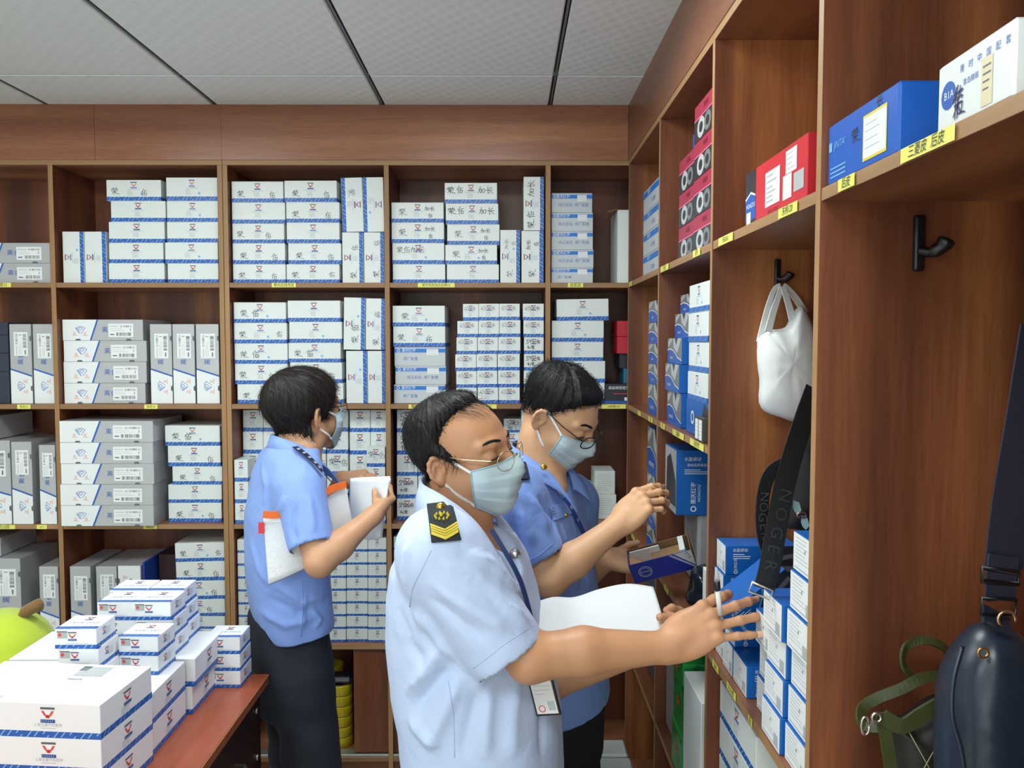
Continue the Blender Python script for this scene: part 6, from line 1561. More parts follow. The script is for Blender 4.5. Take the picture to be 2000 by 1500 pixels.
# shirt
SE = npv(at(1000, 1283, 1.405)); S0 = npv(at(866, 1082, 1.435)); sd = SE - S0
SLe = npv(at(1010, 1275, 1.76)); SL0 = npv(SL)
shirt = [tubez(st1, .03).moved(R1, T1), rc(at(872, 1040, 1.58), at(852, 1070, 1.46), .06, .066, .04), rc(at(885, 1045, 1.63), at(900, 1072, 1.76), .056, .06, .04),
         capped(rc(S0, SE + sd * .2, .082, .064, .035), SE, sd), capped(rc(SL0, SLe + (SLe - SL0) * .2, .08, .066, .035), SLe, SLe - SL0)]
# open neck
shirt.append(rc(at(885, 985, 1.60), at(940, 1010, 1.58), .072, .066, .012, 's')); shirt.append(rc(at(960, 1030, 1.565), at(1003, 1120, 1.535), .045, .012, .012, 's'))
V, Q = mesh_prims(shirt, .0055, 'shirt'); V = relax(V, Q, 2, .5)
V, Q = open_end(V, Q, SE, sd); V, Q = open_end(V, Q, SLe, SLe - SL0)
bv = surf_of(V, Q)
V = folds(V, Q, bv, [([(905, 1075), (960, 1100), (1010, 1150), (1040, 1195)], .007, .012), ([(860, 1090), (930, 1140), (1000, 1190), (1045, 1225)], .008, .013), ([(835, 1130), (890, 1170), (960, 1215), (1010, 1245)], .007, .013),
    ([(880, 1105), (940, 1150), (1000, 1205)], -.006, .010), ([(830, 1160), (900, 1215), (960, 1260)], -.005, .011), ([(815, 1180), (850, 1240), (900, 1300)], .006, .014),
    ([(790, 1120), (812, 1180), (835, 1250)], .006, .012), ([(780, 1180), (800, 1260), (850, 1320)], -.006, .015), ([(870, 1255), (830, 1310), (785, 1365)], .009, .014), ([(890, 1290), (840, 1350), (800, 1395)], -.008, .013), ([(905, 1310), (870, 1390), (830, 1480)], .008, .016), ([(935, 1340), (915, 1420), (900, 1500)], -.006, .014), ([(960, 1330), (950, 1420), (945, 1500)], .006, .014),
    ([(800, 1050), (790, 1100), (795, 1160)], .005, .012), ([(1010, 1320), (1000, 1420), (1000, 1500)], .005, .016), ([(1050, 1300), (1060, 1400), (1060, 1500)], -.005, .014), ([(795, 1400), (830, 1440), (870, 1460)], .006, .014)])
nz = vnoise(V, (14, 14, 9), 2.); N = vnormals(V, Q); V = V + N * (nz * .0035 + vnoise(V, (38, 38, 22), 5.) * .0012)[:, None]
s1 = cloth(p1, V, Q, SH1, 'shirt'); s1['label'] = 'pale blue short-sleeved uniform shirt'
bv = surf_of(V, Q)
put(p1, 'sleeve_hem', px_tube(bv, [(925, 1305), (990, 1255), (1048, 1216)], .0009, .0002), mat('shirt_seam', (180, 197, 232), .7), s1)
put(p1, 'shoulder_seam', px_tube(bv, [(842, 1075), (825, 1110), (805, 1150), (800, 1185)], .0009, .0002), mat('shirt_seam', (180, 197, 232), .7), s1)
put(p1, 'side_seam', px_tube(bv, [(876, 1330), (886, 1400), (888, 1480)], .0009, .0002), mat('shirt_seam', (180, 197, 232), .7), s1)
collar(p1, at(892, 986, 1.60), H1, [(-.066, 0, .052), (-.052, -.052, .046), (-.008, -.079, .03), (.035, -.078, .0), (.066, -.064, -.04), (.088, -.048, -.088)], .042, SH1, .044, .032)
# epaulette with gold button, wreath and chevrons
ep_ = put(p1, 'epaulette', decal(bv, [(836, 992), (880, 986), (899, 1056), (844, 1061)], .008, .006, 6, 'epaulette'), EPA); ep_['label'] = 'dark shoulder board with gold chevrons'
put(p1, 'button', disc_on(bv, 860, 997, .0085, .012), GOLD, ep_)
for k in range(4):
    y = 1028 + k * 4.4; wv = 3.4 if k < 3 else 6
    for A, B in (((842 + k * .6, y), (868 + k * .4, y + 9)), ((868 + k * .4, y + 9), (891 + k * .6, y - 4))):
        put(p1, 'chevron', decal(bv, [A, B, (B[0] + .4, B[1] + wv), (A[0] + .4, A[1] + wv)], .0092, .0012, 2, 'chevron'), GOLDT, ep_)
for a in range(10):
    t = a / 10 * 6.283; put(p1, 'wreath_leaf', disc_on(bv, 863 + 12 * math.cos(t), 1015 + 5.5 * math.sin(t), .0026, .0105, 'wreath_leaf', 6), GOLDT, ep_)
put(p1, 'wreath_star', disc_on(bv, 862, 1013, .004, .0108, 'wreath_star', 5), GOLDT, ep_)
# chest badge, lanyard and identity card
put(p1, 'chest_badge', disc_on(bv, 1006, 1082, .011, .005, 'chest_badge', 8), mat('silver_badge', (190, 192, 196), .25, metal=.9))
P = [at(960, 1035, 1.515), at(985, 1075, 1.497), at(1005, 1110, 1.487), at(1022, 1150, 1.482), at(1040, 1220, 1.478), at(1052, 1290, 1.475), at(1060, 1332, 1.47)]
ly = put(p1, 'lanyard', ribbon_mesh(catmull(P, 5), .009, Vector((.45, -1, .2)), .0015, 'lanyard'), mat('lanyard_navy', (30, 52, 104), .5))
cd = empty('x'); bpy.data.objects.remove(cd)
c0 = at(1063, 1358, 1.455); Rc = Matrix.Rotation(math.radians(-14), 3, 'Y') @ Matrix.Rotation(math.radians(-22), 3, 'Z')
def plate(w, h, d, bev): return from_bm(box_bm(-w / 2, w / 2, -d / 2, d / 2, -h / 2, h / 2, bev, 2), 'plate', True)
me = plate(.05, .078, .006, .0025); me.transform(Matrix.Translation(c0) @ Rc.to_4x4()); cardh = put(p1, 'card_holder', me, mat('holder_brown', (42, 30, 28), .35)); cardh['label'] = 'dark badge holder with white card'
Pp = Print(); Pp.rect(-.021, -.034, .021, .034, mat('card_white', (224, 222, 220), .4), 0); Pp.ring(-.009, -.024, .007, .002, RED, 1, 12); Pp.lines(-.017, .016, [.02, .012, .004], .0012, GREYP, 1, random.Random(2)); Pp.rect(.004, -.028, .018, -.01, GREYP, 1)
me = Pp.map(lambda u, v, l: Vector((u, -.0034 - l, v)), 'card'); me.transform(Matrix.Translation(c0) @ Rc.to_4x4()); put(p1, 'identity_card', me, None, cardh)
# trousers and shoes
hz = at(900, 1640, Y1).z; fw = npv((math.cos(math.radians(H1)), math.sin(math.radians(H1)), 0)); lf = npv((-fw[1], fw[0], 0)); cX = npv((X1 + .02, Y1, 0))
hips = [tuple(cX + lf * .09 * s + npv((0, 0, hz))) for s in (-1, 1)]; feet = [tuple(cX + lf * .1 * s + fw * (.03 * s) + npv((0, 0, .1))) for s in (-1, 1)]
tz = [(hz - .1, .02, 0, .125, .165), (hz + .02, .025, 0, .13, .17), (hz + .1, .02, 0, .135, .17)]
V, Q = mesh_prims([tubez(tz, .03).moved(R1, T1)] + legs_prims(hips, feet, (.092, .07, .06)), .008, 'trousers'); V = relax(V, Q, 2)
link('trousers', np_mesh('trousers', V - npv(p1.location), Q), NAVYT, p1); shoes(p1, feet, H1)
# face: mask, glasses, brows, lashes
wear_mask(p1, hp, Rh, th, top=.0, bottom=-.125, half=62, side_top=-.018, side_bot=-.088, off=.007)
GLS = mat('lens_glass', (235, 245, 245), .02, trans=1.0, spec=.5, alpha=.28)
wear_glasses(p1, Rh, th, mat('gold_wire', (206, 188, 150), .25, metal=.9), GLS, z=.001, lw=.022, lh=.019, fr=.0009, x=.114, temple=.0011, round_=True)
def brow(person, R, t, prims, material, s, pts, r=.0032, nm='eyebrow', flat=.0008):
    A = np.array(pts); D = np.stack([np.cos(A[:, 0] * s), np.sin(A[:, 0] * s), 0 * A[:, 0]], 1); O = np.stack([0 * A[:, 0], 0 * A[:, 0], A[:, 1]], 1)
    rr_ = march(prims, O, D, .16, flat); P = [Vector(p) for p in to_world(O + D * rr_[:, None], R, t)]
    n = len(P); return put(person, nm, tube_mesh(catmull(P, 3), [r * q for q in np.interp(np.linspace(0, 1, 3 * n - 2), (0, .25, .7, 1), (.6, 1, .9, .25))], 6, name=nm), material)
for s in (-1, 1):
    brow(p1, Rh, th, hp, HAIRM, s, [(.14, .036), (.26, .0385), (.4, .04), (.54, .0375), (.64, .034)], .0042, flat=-.0014)
    brow(p1, Rh, th, hp, HAIRM, s, [(.24, .0075), (.33, .0055), (.43, .005), (.5, .0065)], .0012, 'eyelashes')
# hair: receding at the front, combed over the top
def thick1(x, y, z): return .004 + .009 * np.clip((z + .05) / .12, 0, 1) - .001 * np.clip(-x / .08, 0, 1) + .004 * np.clip(np.abs(y) / .07, 0, 1)
def cut1(x, y, z):
    front = x - (.024 + .012 * np.clip((z - .05) / .06, -.3, 1.3) - .028 * np.clip(np.abs(y) / .06 - .25, 0, 1) * np.clip(z / .05, 0, 1) + np.where(z < .045, .012, 0) * np.clip((.045 - z) / .02, 0, 1))   # hairline
    low = (-.082 - .25 * np.clip(x + .06, -.1, .1)) - z                                               # nape
    ear = .031 - np.sqrt((np.abs(y) - .085) ** 2 * .25 + (x + .010) ** 2 + (z + .018) ** 2)
    side = np.where(x > -.02, (-.02 + 1.1 * np.clip(x - .0, 0, .1)) - z, -1)
    return np.maximum(np.maximum(front, low), np.maximum(ear, side))
Vh, Qh = hair_mesh(hp + [rc((-.022, 0, -.03), (-.04, 0, -.14), .052, .055, .025)], Rh, th, thick1, cut1, seed=1., taper=.02)
hr = link('hair', np_mesh('hair', to_world(Vh, Rh, th) - npv(p1.location), Qh), HAIRM, p1); hr['label'] = 'short black hair, receding at the front'
Vs, Fs = strands(Vh, Qh, 2600, .03, .0009, npv((-.085, .02, .10)), .004, 3)
link('hair_strands', np_mesh('hair_strands', to_world(Vs, Rh, th) - npv(p1.location), Fs, False), HAIRM, hr)
# thin strands combed over the bald top
rr = random.Random(5); sv, sf, DD, wd_ = [], [], [], []
for k in range(90):
    y0 = rr.uniform(-.055, .035); x0_ = rr.uniform(-.01, .03); L = rr.uniform(.03, .07)
    for i in range(7):
        tt = i / 6; q = npv((x0_ + L * tt, y0 + .022 * tt + .008 * math.sin(tt * 2 + k), .1 - .012 * tt)); DD.append(q / np.linalg.norm(q)); wd_.append((.0006 * (1 - tt * .7), .001 + .0035 * math.sin(tt * 3)))
rad_ = march(hp, (0, 0, 0), np.array(DD), .18, .0)
for j, (q, r_, (w_, l_)) in enumerate(zip(DD, rad_, wd_)):
    p = q * (r_ + l_); sv += [p + npv((0, -w_, 0)), p + npv((0, w_, 0))]
    if j % 7: sf.append((2 * j - 2, 2 * j - 1, 2 * j + 1, 2 * j))
link('thin_strands', np_mesh('thin_strands', to_world(np.array(sv), Rh, th) - npv(p1.location), np.array(sf), False), HAIRM, hr)
# held things: pen, sheets of paper, blue carton in the reaching hand
pn = empty('pen', at(1404, 1170, 1.435), label='white pen with black grip held upright in the reaching hand', cat='pen'); o0 = pn.location
link('barrel', rel(tube_mesh([at(1406, 1200, 1.42), at(1402, 1153, 1.41)], .0046, 10)), mat('pen_white', (226, 226, 226), .3), pn)
link('grip', rel(tube_mesh([at(1402, 1153, 1.41), at(1401, 1150, 1.41), at(1400, 1134, 1.407)], [.0052, .0058, .0056], 10)), BLKP, pn)
link('tip', rel(tube_mesh([at(1400, 1134, 1.407), at(1400, 1122, 1.405), at(1400, 1108, 1.403)], [.0052, .0038, .001], 10)), mat('pen_clear', (200, 204, 206), .15, alpha=.55), pn)
def sheet(name, top, bot, label, n=4, thick=.0012, material=None, cat='paper', nv=12, bow=0.):
    """curved sheet between an upper and a lower edge, both lists of (px, py, Y)"""
    A = catmull([at(*q) for q in top], 6); B = catmull([at(*q) for q in bot], 6); m = len(A); V_, F_ = [], []
    B = [B[min(len(B) - 1, round(i * (len(B) - 1) / (m - 1)))] for i in range(m)]
    for lay in (0, 1):
        for j in range(nv + 1):
            for i in range(m):
                t = j / nv; p = A[i].lerp(B[i], t); p = p + Vector((0, 0, bow * math.sin(math.pi * t))) + Vector((0, lay * thick, -lay * thick)); V_.append(p)
    k = m * (nv + 1)
    for j in range(nv):
        for i in range(m - 1):
            a = j * m + i; F_.append((a, a + m, a + m + 1, a + 1)); F_.append((k + a, k + a + 1, k + a + m + 1, k + a + m))
    for i in range(m - 1): F_.append((i, i + 1, k + i + 1, k + i)); a = nv * m + i; F_.append((a + 1, a, k + a, k + a + 1))
    for j in range(nv): a = j * m; F_.append((a + m, a, k + a, k + a + m)); a += m - 1; F_.append((a, a + m, k + a + m, k + a))
    c = sum((Vector(v) for v in V_), Vector()) / len(V_); me = pyd(name, [Vector(v) - c for v in V_], F_, True); o = link(name, me, material or mat('paper', (232, 236, 238), .7), loc=c)
    return tag(o, label, cat)
sheet('paper_sheets', [(1040, 1178, 1.62), (1080, 1166, 1.64), (1122, 1166, 1.66), (1172, 1150, 1.68), (1225, 1140, 1.69), (1276, 1146, 1.68)], [(1050, 1235, 1.53), (1090, 1240, 1.53), (1130, 1246, 1.53), (1190, 1246, 1.54), (1250, 1242, 1.55), (1302, 1236, 1.56)], 'white sheets of paper held by the man in the foreground', bow=.004)
# tilted blue carton under the reaching fingers
w_, h_, d_ = .15, .062, .085
me = from_bm(box_bm(-w_ / 2, w_ / 2, -d_ / 2, d_ / 2, -h_ / 2, h_ / 2, .0012), 'carton'); bc = link('blue_carton', me, HYB, loc=at(1470, 1166, 1.555)); bc.rotation_euler = (math.radians(4), math.radians(-36), math.radians(6))
tag(bc, 'tilted blue carton being pulled out by the foreground man', 'carton', 'blue cartons on the right-hand shelf')
link('printed_end', hy_end(w_, h_).map(lambda u, v, l: (u, -d_ / 2 - .0004 - l, v - h_ / 2)), parent=bc)
link('paper_label', label_end(d_, h_).map(lambda u, v, l: (-w_ / 2 - .0004 - l, -u, v - h_ / 2)), parent=bc)

Vt, Ft = stubble(hp, Rh, th, 1400, -.1, -.055, -.12, .0, 3); link('clipped_hair', np_mesh('clipped_hair', Vt - npv(p1.location), Ft, False), HAIRM, p1)
def hairline(xs, zs, face=None):
    def cut(x, y, z):
        low = np.interp(x, xs, zs) - z; ear = .027 - np.sqrt((np.abs(y) - .085) ** 2 * .2 + (x + .010) ** 2 + (z + .012) ** 2)
        c = np.maximum(low, ear)
        return c if face is None else np.maximum(c, face(x, y, z))
    return cut
def lanyard_on(person, bvh, pts, w, text=None, off=.003, tsize=.012):
    P = []; Nn = []
    for a, b in zip(pts[:-1], pts[1:]):
        for k in range(5):
            p, nn = hit(bvh, a[0] + (b[0] - a[0]) * k / 5, a[1] + (b[1] - a[1]) * k / 5, off)
            if p is not None: P.append(p); Nn.append(nn)
    for _ in range(2):
        P = [P[0]] + [(P[i - 1] + P[i] * 2 + P[i + 1]) / 4 for i in range(1, len(P) - 1)] + [P[-1]]; Nn = [Nn[0]] + [(Nn[i - 1] + Nn[i] + Nn[i + 1]).normalized() for i in range(1, len(Nn) - 1)] + [Nn[-1]]
    o = put(person, 'lanyard', ribbon_mesh(P, w, Nn, .0014, 'lanyard'), LANY if person is not p3_ else mat('lanyard_dark', (24, 34, 66), .5))
    if text:
        n = len(text)
        for i, ch in enumerate(text):
            t = (i + .7) / (n + .6) * (len(P) - 1); k = min(int(t), len(P) - 2); c = P[k].lerp(P[k + 1], t - k); d = (P[k + 1] - P[k]).normalized(); nn = (Nn[k] - d * Nn[k].dot(d)).normalized(); s = nn.cross(d)
            q = Print(); q.text(ch, 0, 0, tsize, WHITE, 1); put(person, 'lanyard_text', q.map(lambda u, v, l: c + d * u + s * v + nn * (.0013 + l), 'lanyard_text'), None, o)
    return o
p3_ = None
# ================================================== man in the middle, head bowed
Y2 = 2.05; H2 = -25.; SH2 = cloth_mat('shirt_blue', (124, 156, 224))
X2 = at(1062, 1150, Y2).x
p2 = empty('person', (X2, Y2, 0), label='man in blue uniform shirt with black glasses looking down at an open box', cat='person')
Rh2 = head_frame(-26, 34, 4); th2 = npv(at(1090, 812, 2.07)); hp2 = head_prims(1.02, 1.); ep2 = ear_prims(1.02)
NB2 = at(1040, 935, 2.07)
body = [p.moved(Rh2, th2) for p in hp2 + ep2] + [rc(to_world([(-.03, 0, -.03)], Rh2, th2)[0], NB2, .052, .06, .025), rc(to_world([(.0, 0, -.075)], Rh2, th2)[0], NB2 + Vector((.04, -.02, -.02)), .032, .05, .03)]
ST2 = [(928, 985, 1092, .1), (950, 962, 1118, .15), (985, 948, 1136, .185), (1050, 940, 1150, .19), (1150, 940, 1166, .185), (1250, 944, 1180, .185), (1330, 948, 1188, .19), (1364, 950, 1190, .192)]
st2 = stations(ST2, Y2, X2, H2); R2 = rotz(H2); T2 = (X2, Y2, 0)
body.append(tubez([(z, cx, cy, rx - .02, ry - .02) for z, cx, cy, rx, ry in st2[:-1]], .03).moved(R2, T2))
SR, ER, WR = at(1002, 985, 1.90), at(1072, 1132, 1.87), at(1207, 1026, 1.89)
SL, EL, WL = at(1120, 980, 2.2), at(1120, 1150, 2.2), at(1186, 1092, 2.12)
FM = ER.lerp(WR, .35)
body += [rc(SR, ER, .048, .04, .02), rc(ER, FM, .04, .041, .015), rc(FM, WR, .0405, .026, .015), rc(SL, EL, .048, .038, .02), rc(EL, WL, .038, .026, .015)]
HP_, tips2 = hand_prims(WR, npv(at(1248, 985, 1.885)) - npv(WR), (.25, .75, -.55), True, [(34, 30, 12), (38, 36, 18), (44, 40, 22), (48, 42, 24)], [14, 18, 22, 26], [npv(q) for q in (at(1228, 1012, 1.90), at(1250, 1003, 1.93), at(1270, 990, 1.93), at(1284, 972, 1.92))], .97)
body += HP_
HP_, tl2 = hand_prims(WL, (1, -.1, -.12), (-.05, -.42, .9), False, [(12, 20, 14), (12, 20, 14), (14, 22, 14), (16, 24, 14)], [4, 0, -4, -8], [npv(q) for q in (at(1203, 1092, 2.14), at(1214, 1074, 2.17), at(1230, 1064, 2.18), at(1246, 1060, 2.175))], .97)
body += HP_
V, Q = mesh_prims(body, .0034, 'body'); V = relax(V, Q, 1, .35); b2 = skin_of(p2, V, Q, SKIN2); BVB2 = surf_of(V, Q)
for tp_, cu_, bk_ in tips2[:2]:
    nv_, nf_ = nail(tp_, cu_, -bk_ if bk_ @ npv((.0, -1, .3)) < 0 else bk_, .97); put(p2, 'finger_nail', pyd('finger_nail', nv_, nf_, True), NAILM, b2)
SE = npv(at(1057, 1090, 1.885)); S0 = npv(SR); sd = SE - S0; SLe = npv(at(1120, 1090, 2.2)); SL0 = npv(SL)
shirt = [tubez(st2, .03).moved(R2, T2), rc(at(1030, 940, 2.03), at(1005, 962, 1.93), .058, .064, .04), rc(at(1055, 950, 2.1), at(1112, 968, 2.18), .05, .058, .04),
         capped(rc(S0, SE + sd * .2, .072, .058, .03), SE, sd), capped(rc(SL0, SLe + (SLe - SL0) * .2, .07, .06, .03), SLe, SLe - SL0)]
shirt += [rc(at(1045, 905, 2.07), at(1075, 925, 2.04), .064, .058, .012, 's'), rc(at(1098, 925, 2.02), at(1118, 985, 1.99), .034, .01, .012, 's')]
V, Q = mesh_prims(shirt, .006, 'shirt'); V = relax(V, Q, 2, .5); V, Q = open_end(V, Q, SE, sd); V, Q = open_end(V, Q, SLe, SLe - SL0)
hem = st2[-1][0] if st2[-1][0] < st2[0][0] else min(q[0] for q in st2)
c = V[Q].mean(1); n_ = np.cross(V[Q[:, 2]] - V[Q[:, 0]], V[Q[:, 3]] - V[Q[:, 1]]); n_ /= np.linalg.norm(n_, axis=1)[:, None] + 1e-12
V, Q = drop(V, Q, (np.abs(c[:, 2] - hem) < .007) & (n_[:, 2] < -.6))
bv = surf_of(V, Q)
V = folds(V, Q, bv, [([(1010, 985), (1030, 1030), (1045, 1070)], .006, .012), ([(1030, 960), (1055, 1000), (1075, 1050)], .007, .012), ([(1000, 1010), (1015, 1060), (1030, 1100)], -.005, .012), ([(1050, 965), (1080, 1010), (1090, 1060)], -.006, .012),
    ([(1090, 1010), (1120, 1090), (1130, 1160)], .005, .012), ([(1100, 1180), (1140, 1240), (1150, 1330)], .006, .014), ([(1060, 1250), (1110, 1300), (1170, 1330)], .005, .013), ([(1120, 1000), (1140, 1080), (1150, 1150)], -.005, .012)])
N = vnormals(V, Q); V = V + N * (vnoise(V, (13, 13, 9), 12.) * .004 + vnoise(V, (36, 36, 22), 15.) * .0013)[:, None]
s2 = cloth(p2, V, Q, SH2, 'shirt'); s2['label'] = 'blue short-sleeved uniform shirt with chest pocket'; bv = surf_of(V, Q)
SEAM2 = mat('shirt_seam_blue', (116, 148, 214), .7)
collar(p2, at(1050, 902, 2.06), H2, [(-.06, 0, .05), (-.048, -.05, .045), (-.005, -.072, .026), (.035, -.068, .0), (.068, -.05, -.035), (.085, -.036, -.075)], .042, SH2, .042, .03)
collar_pin = put(p2, 'collar_pin', lathe_mesh([(.008, 0), (.0085, .002), (.006, .004), (.002, .0045)], 8, 'collar_pin'), GOLD); q_ = at(1062, 912, 1.955); collar_pin.location = q_ ; collar_pin.location = Vector(q_) - 0 * p2.location - p2.location + p2.location * 0
collar_pin.data.transform(Matrix.Translation(p2.location)); collar_pin.rotation_euler = (math.radians(70), 0, math.radians(10))
ep_ = put(p2, 'epaulette', decal(bv, [(1003, 893), (1022, 890), (1032, 938), (1010, 940)], .008, .006, 5, 'epaulette'), mat('epaulette_blue', (20, 30, 62), .7)); 
put(p2, 'shoulder_emblem', disc_on(bv, 1016, 912, .008, .011, 'shoulder_emblem', 10), mat('orange_patch', (220, 120, 50), .5), ep_); put(p2, 'button', disc_on(bv, 1014, 898, .006, .012, 'button'), GOLD, ep_)
pk = put(p2, 'pocket_flap', decal(bv, [(1072, 992), (1112, 972), (1122, 1000), (1080, 1018)], .004, .003, 5, 'pocket_flap'), SH2, s2)
put(p2, 'button', disc_on(bv, 1103, 1006, .0055, .007), GOLD, pk)
put(p2, 'button', disc_on(bv, 1138, 1075, .005, .004), GOLD, s2)
put(p2, 'sleeve_hem', px_tube(bv, [(1028, 1098), (1055, 1083), (1080, 1062)], .0011, .0004), SEAM2, s2)
lanyard_on(p2, bv, [(1074, 935), (1090, 960), (1108, 985), (1122, 1010), (1140, 1045), (1150, 1075)], .017, '区人民政府', .004, .012)
wear_mask(p2, hp2, Rh2, th2, top=.0, bottom=-.118, half=62, side_top=-.014, side_bot=-.082, off=.006)
wear_glasses(p2, Rh2, th2, mat('black_frame', (18, 19, 20), .25), GLS, z=.004, lw=.024, lh=.0165, fr=.0016, x=.113, temple=.0015)
for s in (-1, 1):
    brow(p2, Rh2, th2, hp2, HAIRM, s, [(.14, .034), (.26, .0375), (.4, .0395), (.54, .037), (.64, .033)], .0038, flat=-.0014); brow(p2, Rh2, th2, hp2, HAIRM, s, [(.24, .0065), (.33, .0045), (.43, .004), (.5, .0055)], .0012, 'eyelashes')
def thick2(x, y, z):
    t = np.clip((z + .0) / .11, 0, 1); return .0018 + .015 * t * t * (3 - 2 * t) + .004 * np.clip((x - .03) / .05, 0, 1) * np.clip((z - .06) / .03, 0, 1)
Vh, Qh = hair_mesh(hp2 + [rc((-.03, 0, -.03), (-.075, 0, -.12), .05, .054, .025)], Rh2, th2, thick2, hairline([-.12, -.09, -.06, -.035, -.018, .0, .02, .035, .055, .075, .1], [-.035, -.034, -.026, .0, .012, .016, .036, .056, .078, .088, .092]), seed=4.)
hr = link('hair', np_mesh('hair', to_world(Vh, Rh2, th2) - npv(p2.location), Qh), HAIRM, p2); hr['label'] = 'short black hair with faded sides'
Vs, Fs = strands(Vh, Qh, 4200, .022, .0009, npv((-.07, .01, .12)), .0075, 8, wild=.5)
Vt, Ft = stubble(hp2, Rh2, th2, 5200, -.06, .05, -.12, .012, 5); link('clipped_hair', np_mesh('clipped_hair', Vt - npv(p2.location), Ft, False), HAIRM, hr)
link('hair_strands', np_mesh('hair_strands', to_world(Vs, Rh2, th2) - npv(p2.location), Fs, False), HAIRM, hr)
hz = at(1060, 1375, Y2).z; fw = npv((math.cos(math.radians(H2)), math.sin(math.radians(H2)), 0)); lf = npv((-fw[1], fw[0], 0)); cX = npv((X2 + .02, Y2, 0))
hips = [tuple(cX + lf * .085 * s + npv((0, 0, hz - .05))) for s in (-1, 1)]; feet = [tuple(cX + lf * .1 * s + npv((.02 * s, 0, .1))) for s in (-1, 1)]
V, Q = mesh_prims([tubez([(hz - .14, .02, 0, .125, .165), (hz, .02, 0, .13, .17), (hz + .1, .015, 0, .125, .16)], .03).moved(R2, T2)] + legs_prims(hips, feet, (.095, .07, .06)), .008, 'trousers'); V = relax(V, Q, 2)
link('trousers', np_mesh('trousers', V - npv(p2.location), Q), BLACKT, p2); shoes(p2, feet, H2)
# small open carton in his left hand
DBL = mat('deep_blue_card', (26, 44, 150), .38)
tb = empty('open_carton', at(1292, 1092, 2.08), label='small open dark blue carton held in the middle man\'s left hand', cat='carton')
tb.rotation_euler = (math.radians(24), math.radians(-18), math.radians(-12))
L_, D_, H_ = .165, .065, .062; t_ = .0016
def pan(nm, a0, a1, b0, b1, c0, c1, m, par=tb): return bx(nm, a0, a1, b0, b1, c0, c1, m, par)
fr_ = pan('front_panel', -L_ / 2, L_ / 2, -D_ / 2, -D_ / 2 + t_, -H_ / 2, H_ / 2, DBL); pan('back_panel', -L_ / 2, L_ / 2, D_ / 2 - t_, D_ / 2, -H_ / 2, H_ / 2, BROWNC); pan('bottom_panel', -L_ / 2, L_ / 2, -D_ / 2, D_ / 2, -H_ / 2, -H_ / 2 + t_, BROWNC)
pan('end_panel', -L_ / 2, -L_ / 2 + t_, -D_ / 2, D_ / 2, -H_ / 2, H_ / 2, DBL); pan('end_panel', L_ / 2 - t_, L_ / 2, -D_ / 2, D_ / 2, -H_ / 2, H_ / 2, BROWNC)
pan('inner_tray', -L_ / 2 + .06, L_ / 2 - .03, -D_ / 2 + .006, D_ / 2 - .006, -H_ / 2 + t_, H_ / 2 - .02, BROWNC); pan('foam_insert', L_ / 2 - .028, L_ / 2 - .014, -D_ / 2 + .004, D_ / 2 - .004, -H_ / 2 + t_, H_ / 2 + .004, FOAM); pan('leaflet', -L_ / 2 + .006, L_ / 2 - .08, D_ / 2 - .012, D_ / 2 - .008, -H_ / 2 + t_, H_ / 2 - .002, WHITE)
fl_ = pyd('flap', [(L_ / 2, -D_ / 2, H_ / 2), (L_ / 2, D_ / 2, H_ / 2), (L_ / 2 + .002, D_ / 2 - .006, H_ / 2 + .02), (L_ / 2 + .001, D_ / 2 - .03, H_ / 2 + .03), (L_ / 2 + .002, -D_ / 2 + .03, H_ / 2 + .026), (L_ / 2 - .0015, D_ / 2, H_ / 2), (L_ / 2 + .0005, D_ / 2 - .006, H_ / 2 + .02), (L_ / 2 - .0005, D_ / 2 - .03, H_ / 2 + .03), (L_ / 2 + .0005, -D_ / 2 + .03, H_ / 2 + .026), (L_ / 2 - .0015, -D_ / 2, H_ / 2)], [(0, 1, 2, 3, 4), (9, 8, 7, 6, 5), (0, 4, 8, 9), (4, 3, 7, 8), (3, 2, 6, 7), (2, 1, 5, 6)])
link('end_flap', fl_, BROWNC, tb)
P = Print(); P.poly([(L_ * .22, H_ / 2), (L_ / 2, -H_ * .3), (L_ / 2, H_ / 2)], mat('print_pale_grey', (206, 206, 206), .4), 0); P.text('TTF', L_ * .42, H_ * .26, .014, BLUE2, 1, rot=-1.2)
for k in range(3): P.stroke([(L_ * (.185 - .02 * k), H_ / 2 - .001), (L_ / 2 - .001, -H_ * (.36 + .035 * k))], .0011, WHITE, 1)
P.ring(-L_ * .28, 0, .017, .002, GREYP, 1, 24, 1.05); P.ring(-L_ * .28, 0, .0125, .001, GREYP, 1, 24, 1.05); P.rect(-L_ * .36, -.001, -L_ * .2, .001, GREYP, 1)
link('printed_front', P.map(lambda u, v, l: (u, -D_ / 2 - .0004 - l, v)), parent=fr_)
wr_ = tube_mesh(catmull([at(1276, 985, 1.92), at(1284, 966, 1.92), at(1292, 955, 1.92), at(1298, 946, 1.92)], 4), .0009, 5, name='thin_wire'); c_ = at(1287, 962, 1.92); wr_.transform(Matrix.Translation(-c_)); tag(link('wire', wr_, mat('grey_wire', (120, 120, 122), .3), loc=c_), 'thin grey wire pinched in the middle man\'s raised fingers', 'wire')
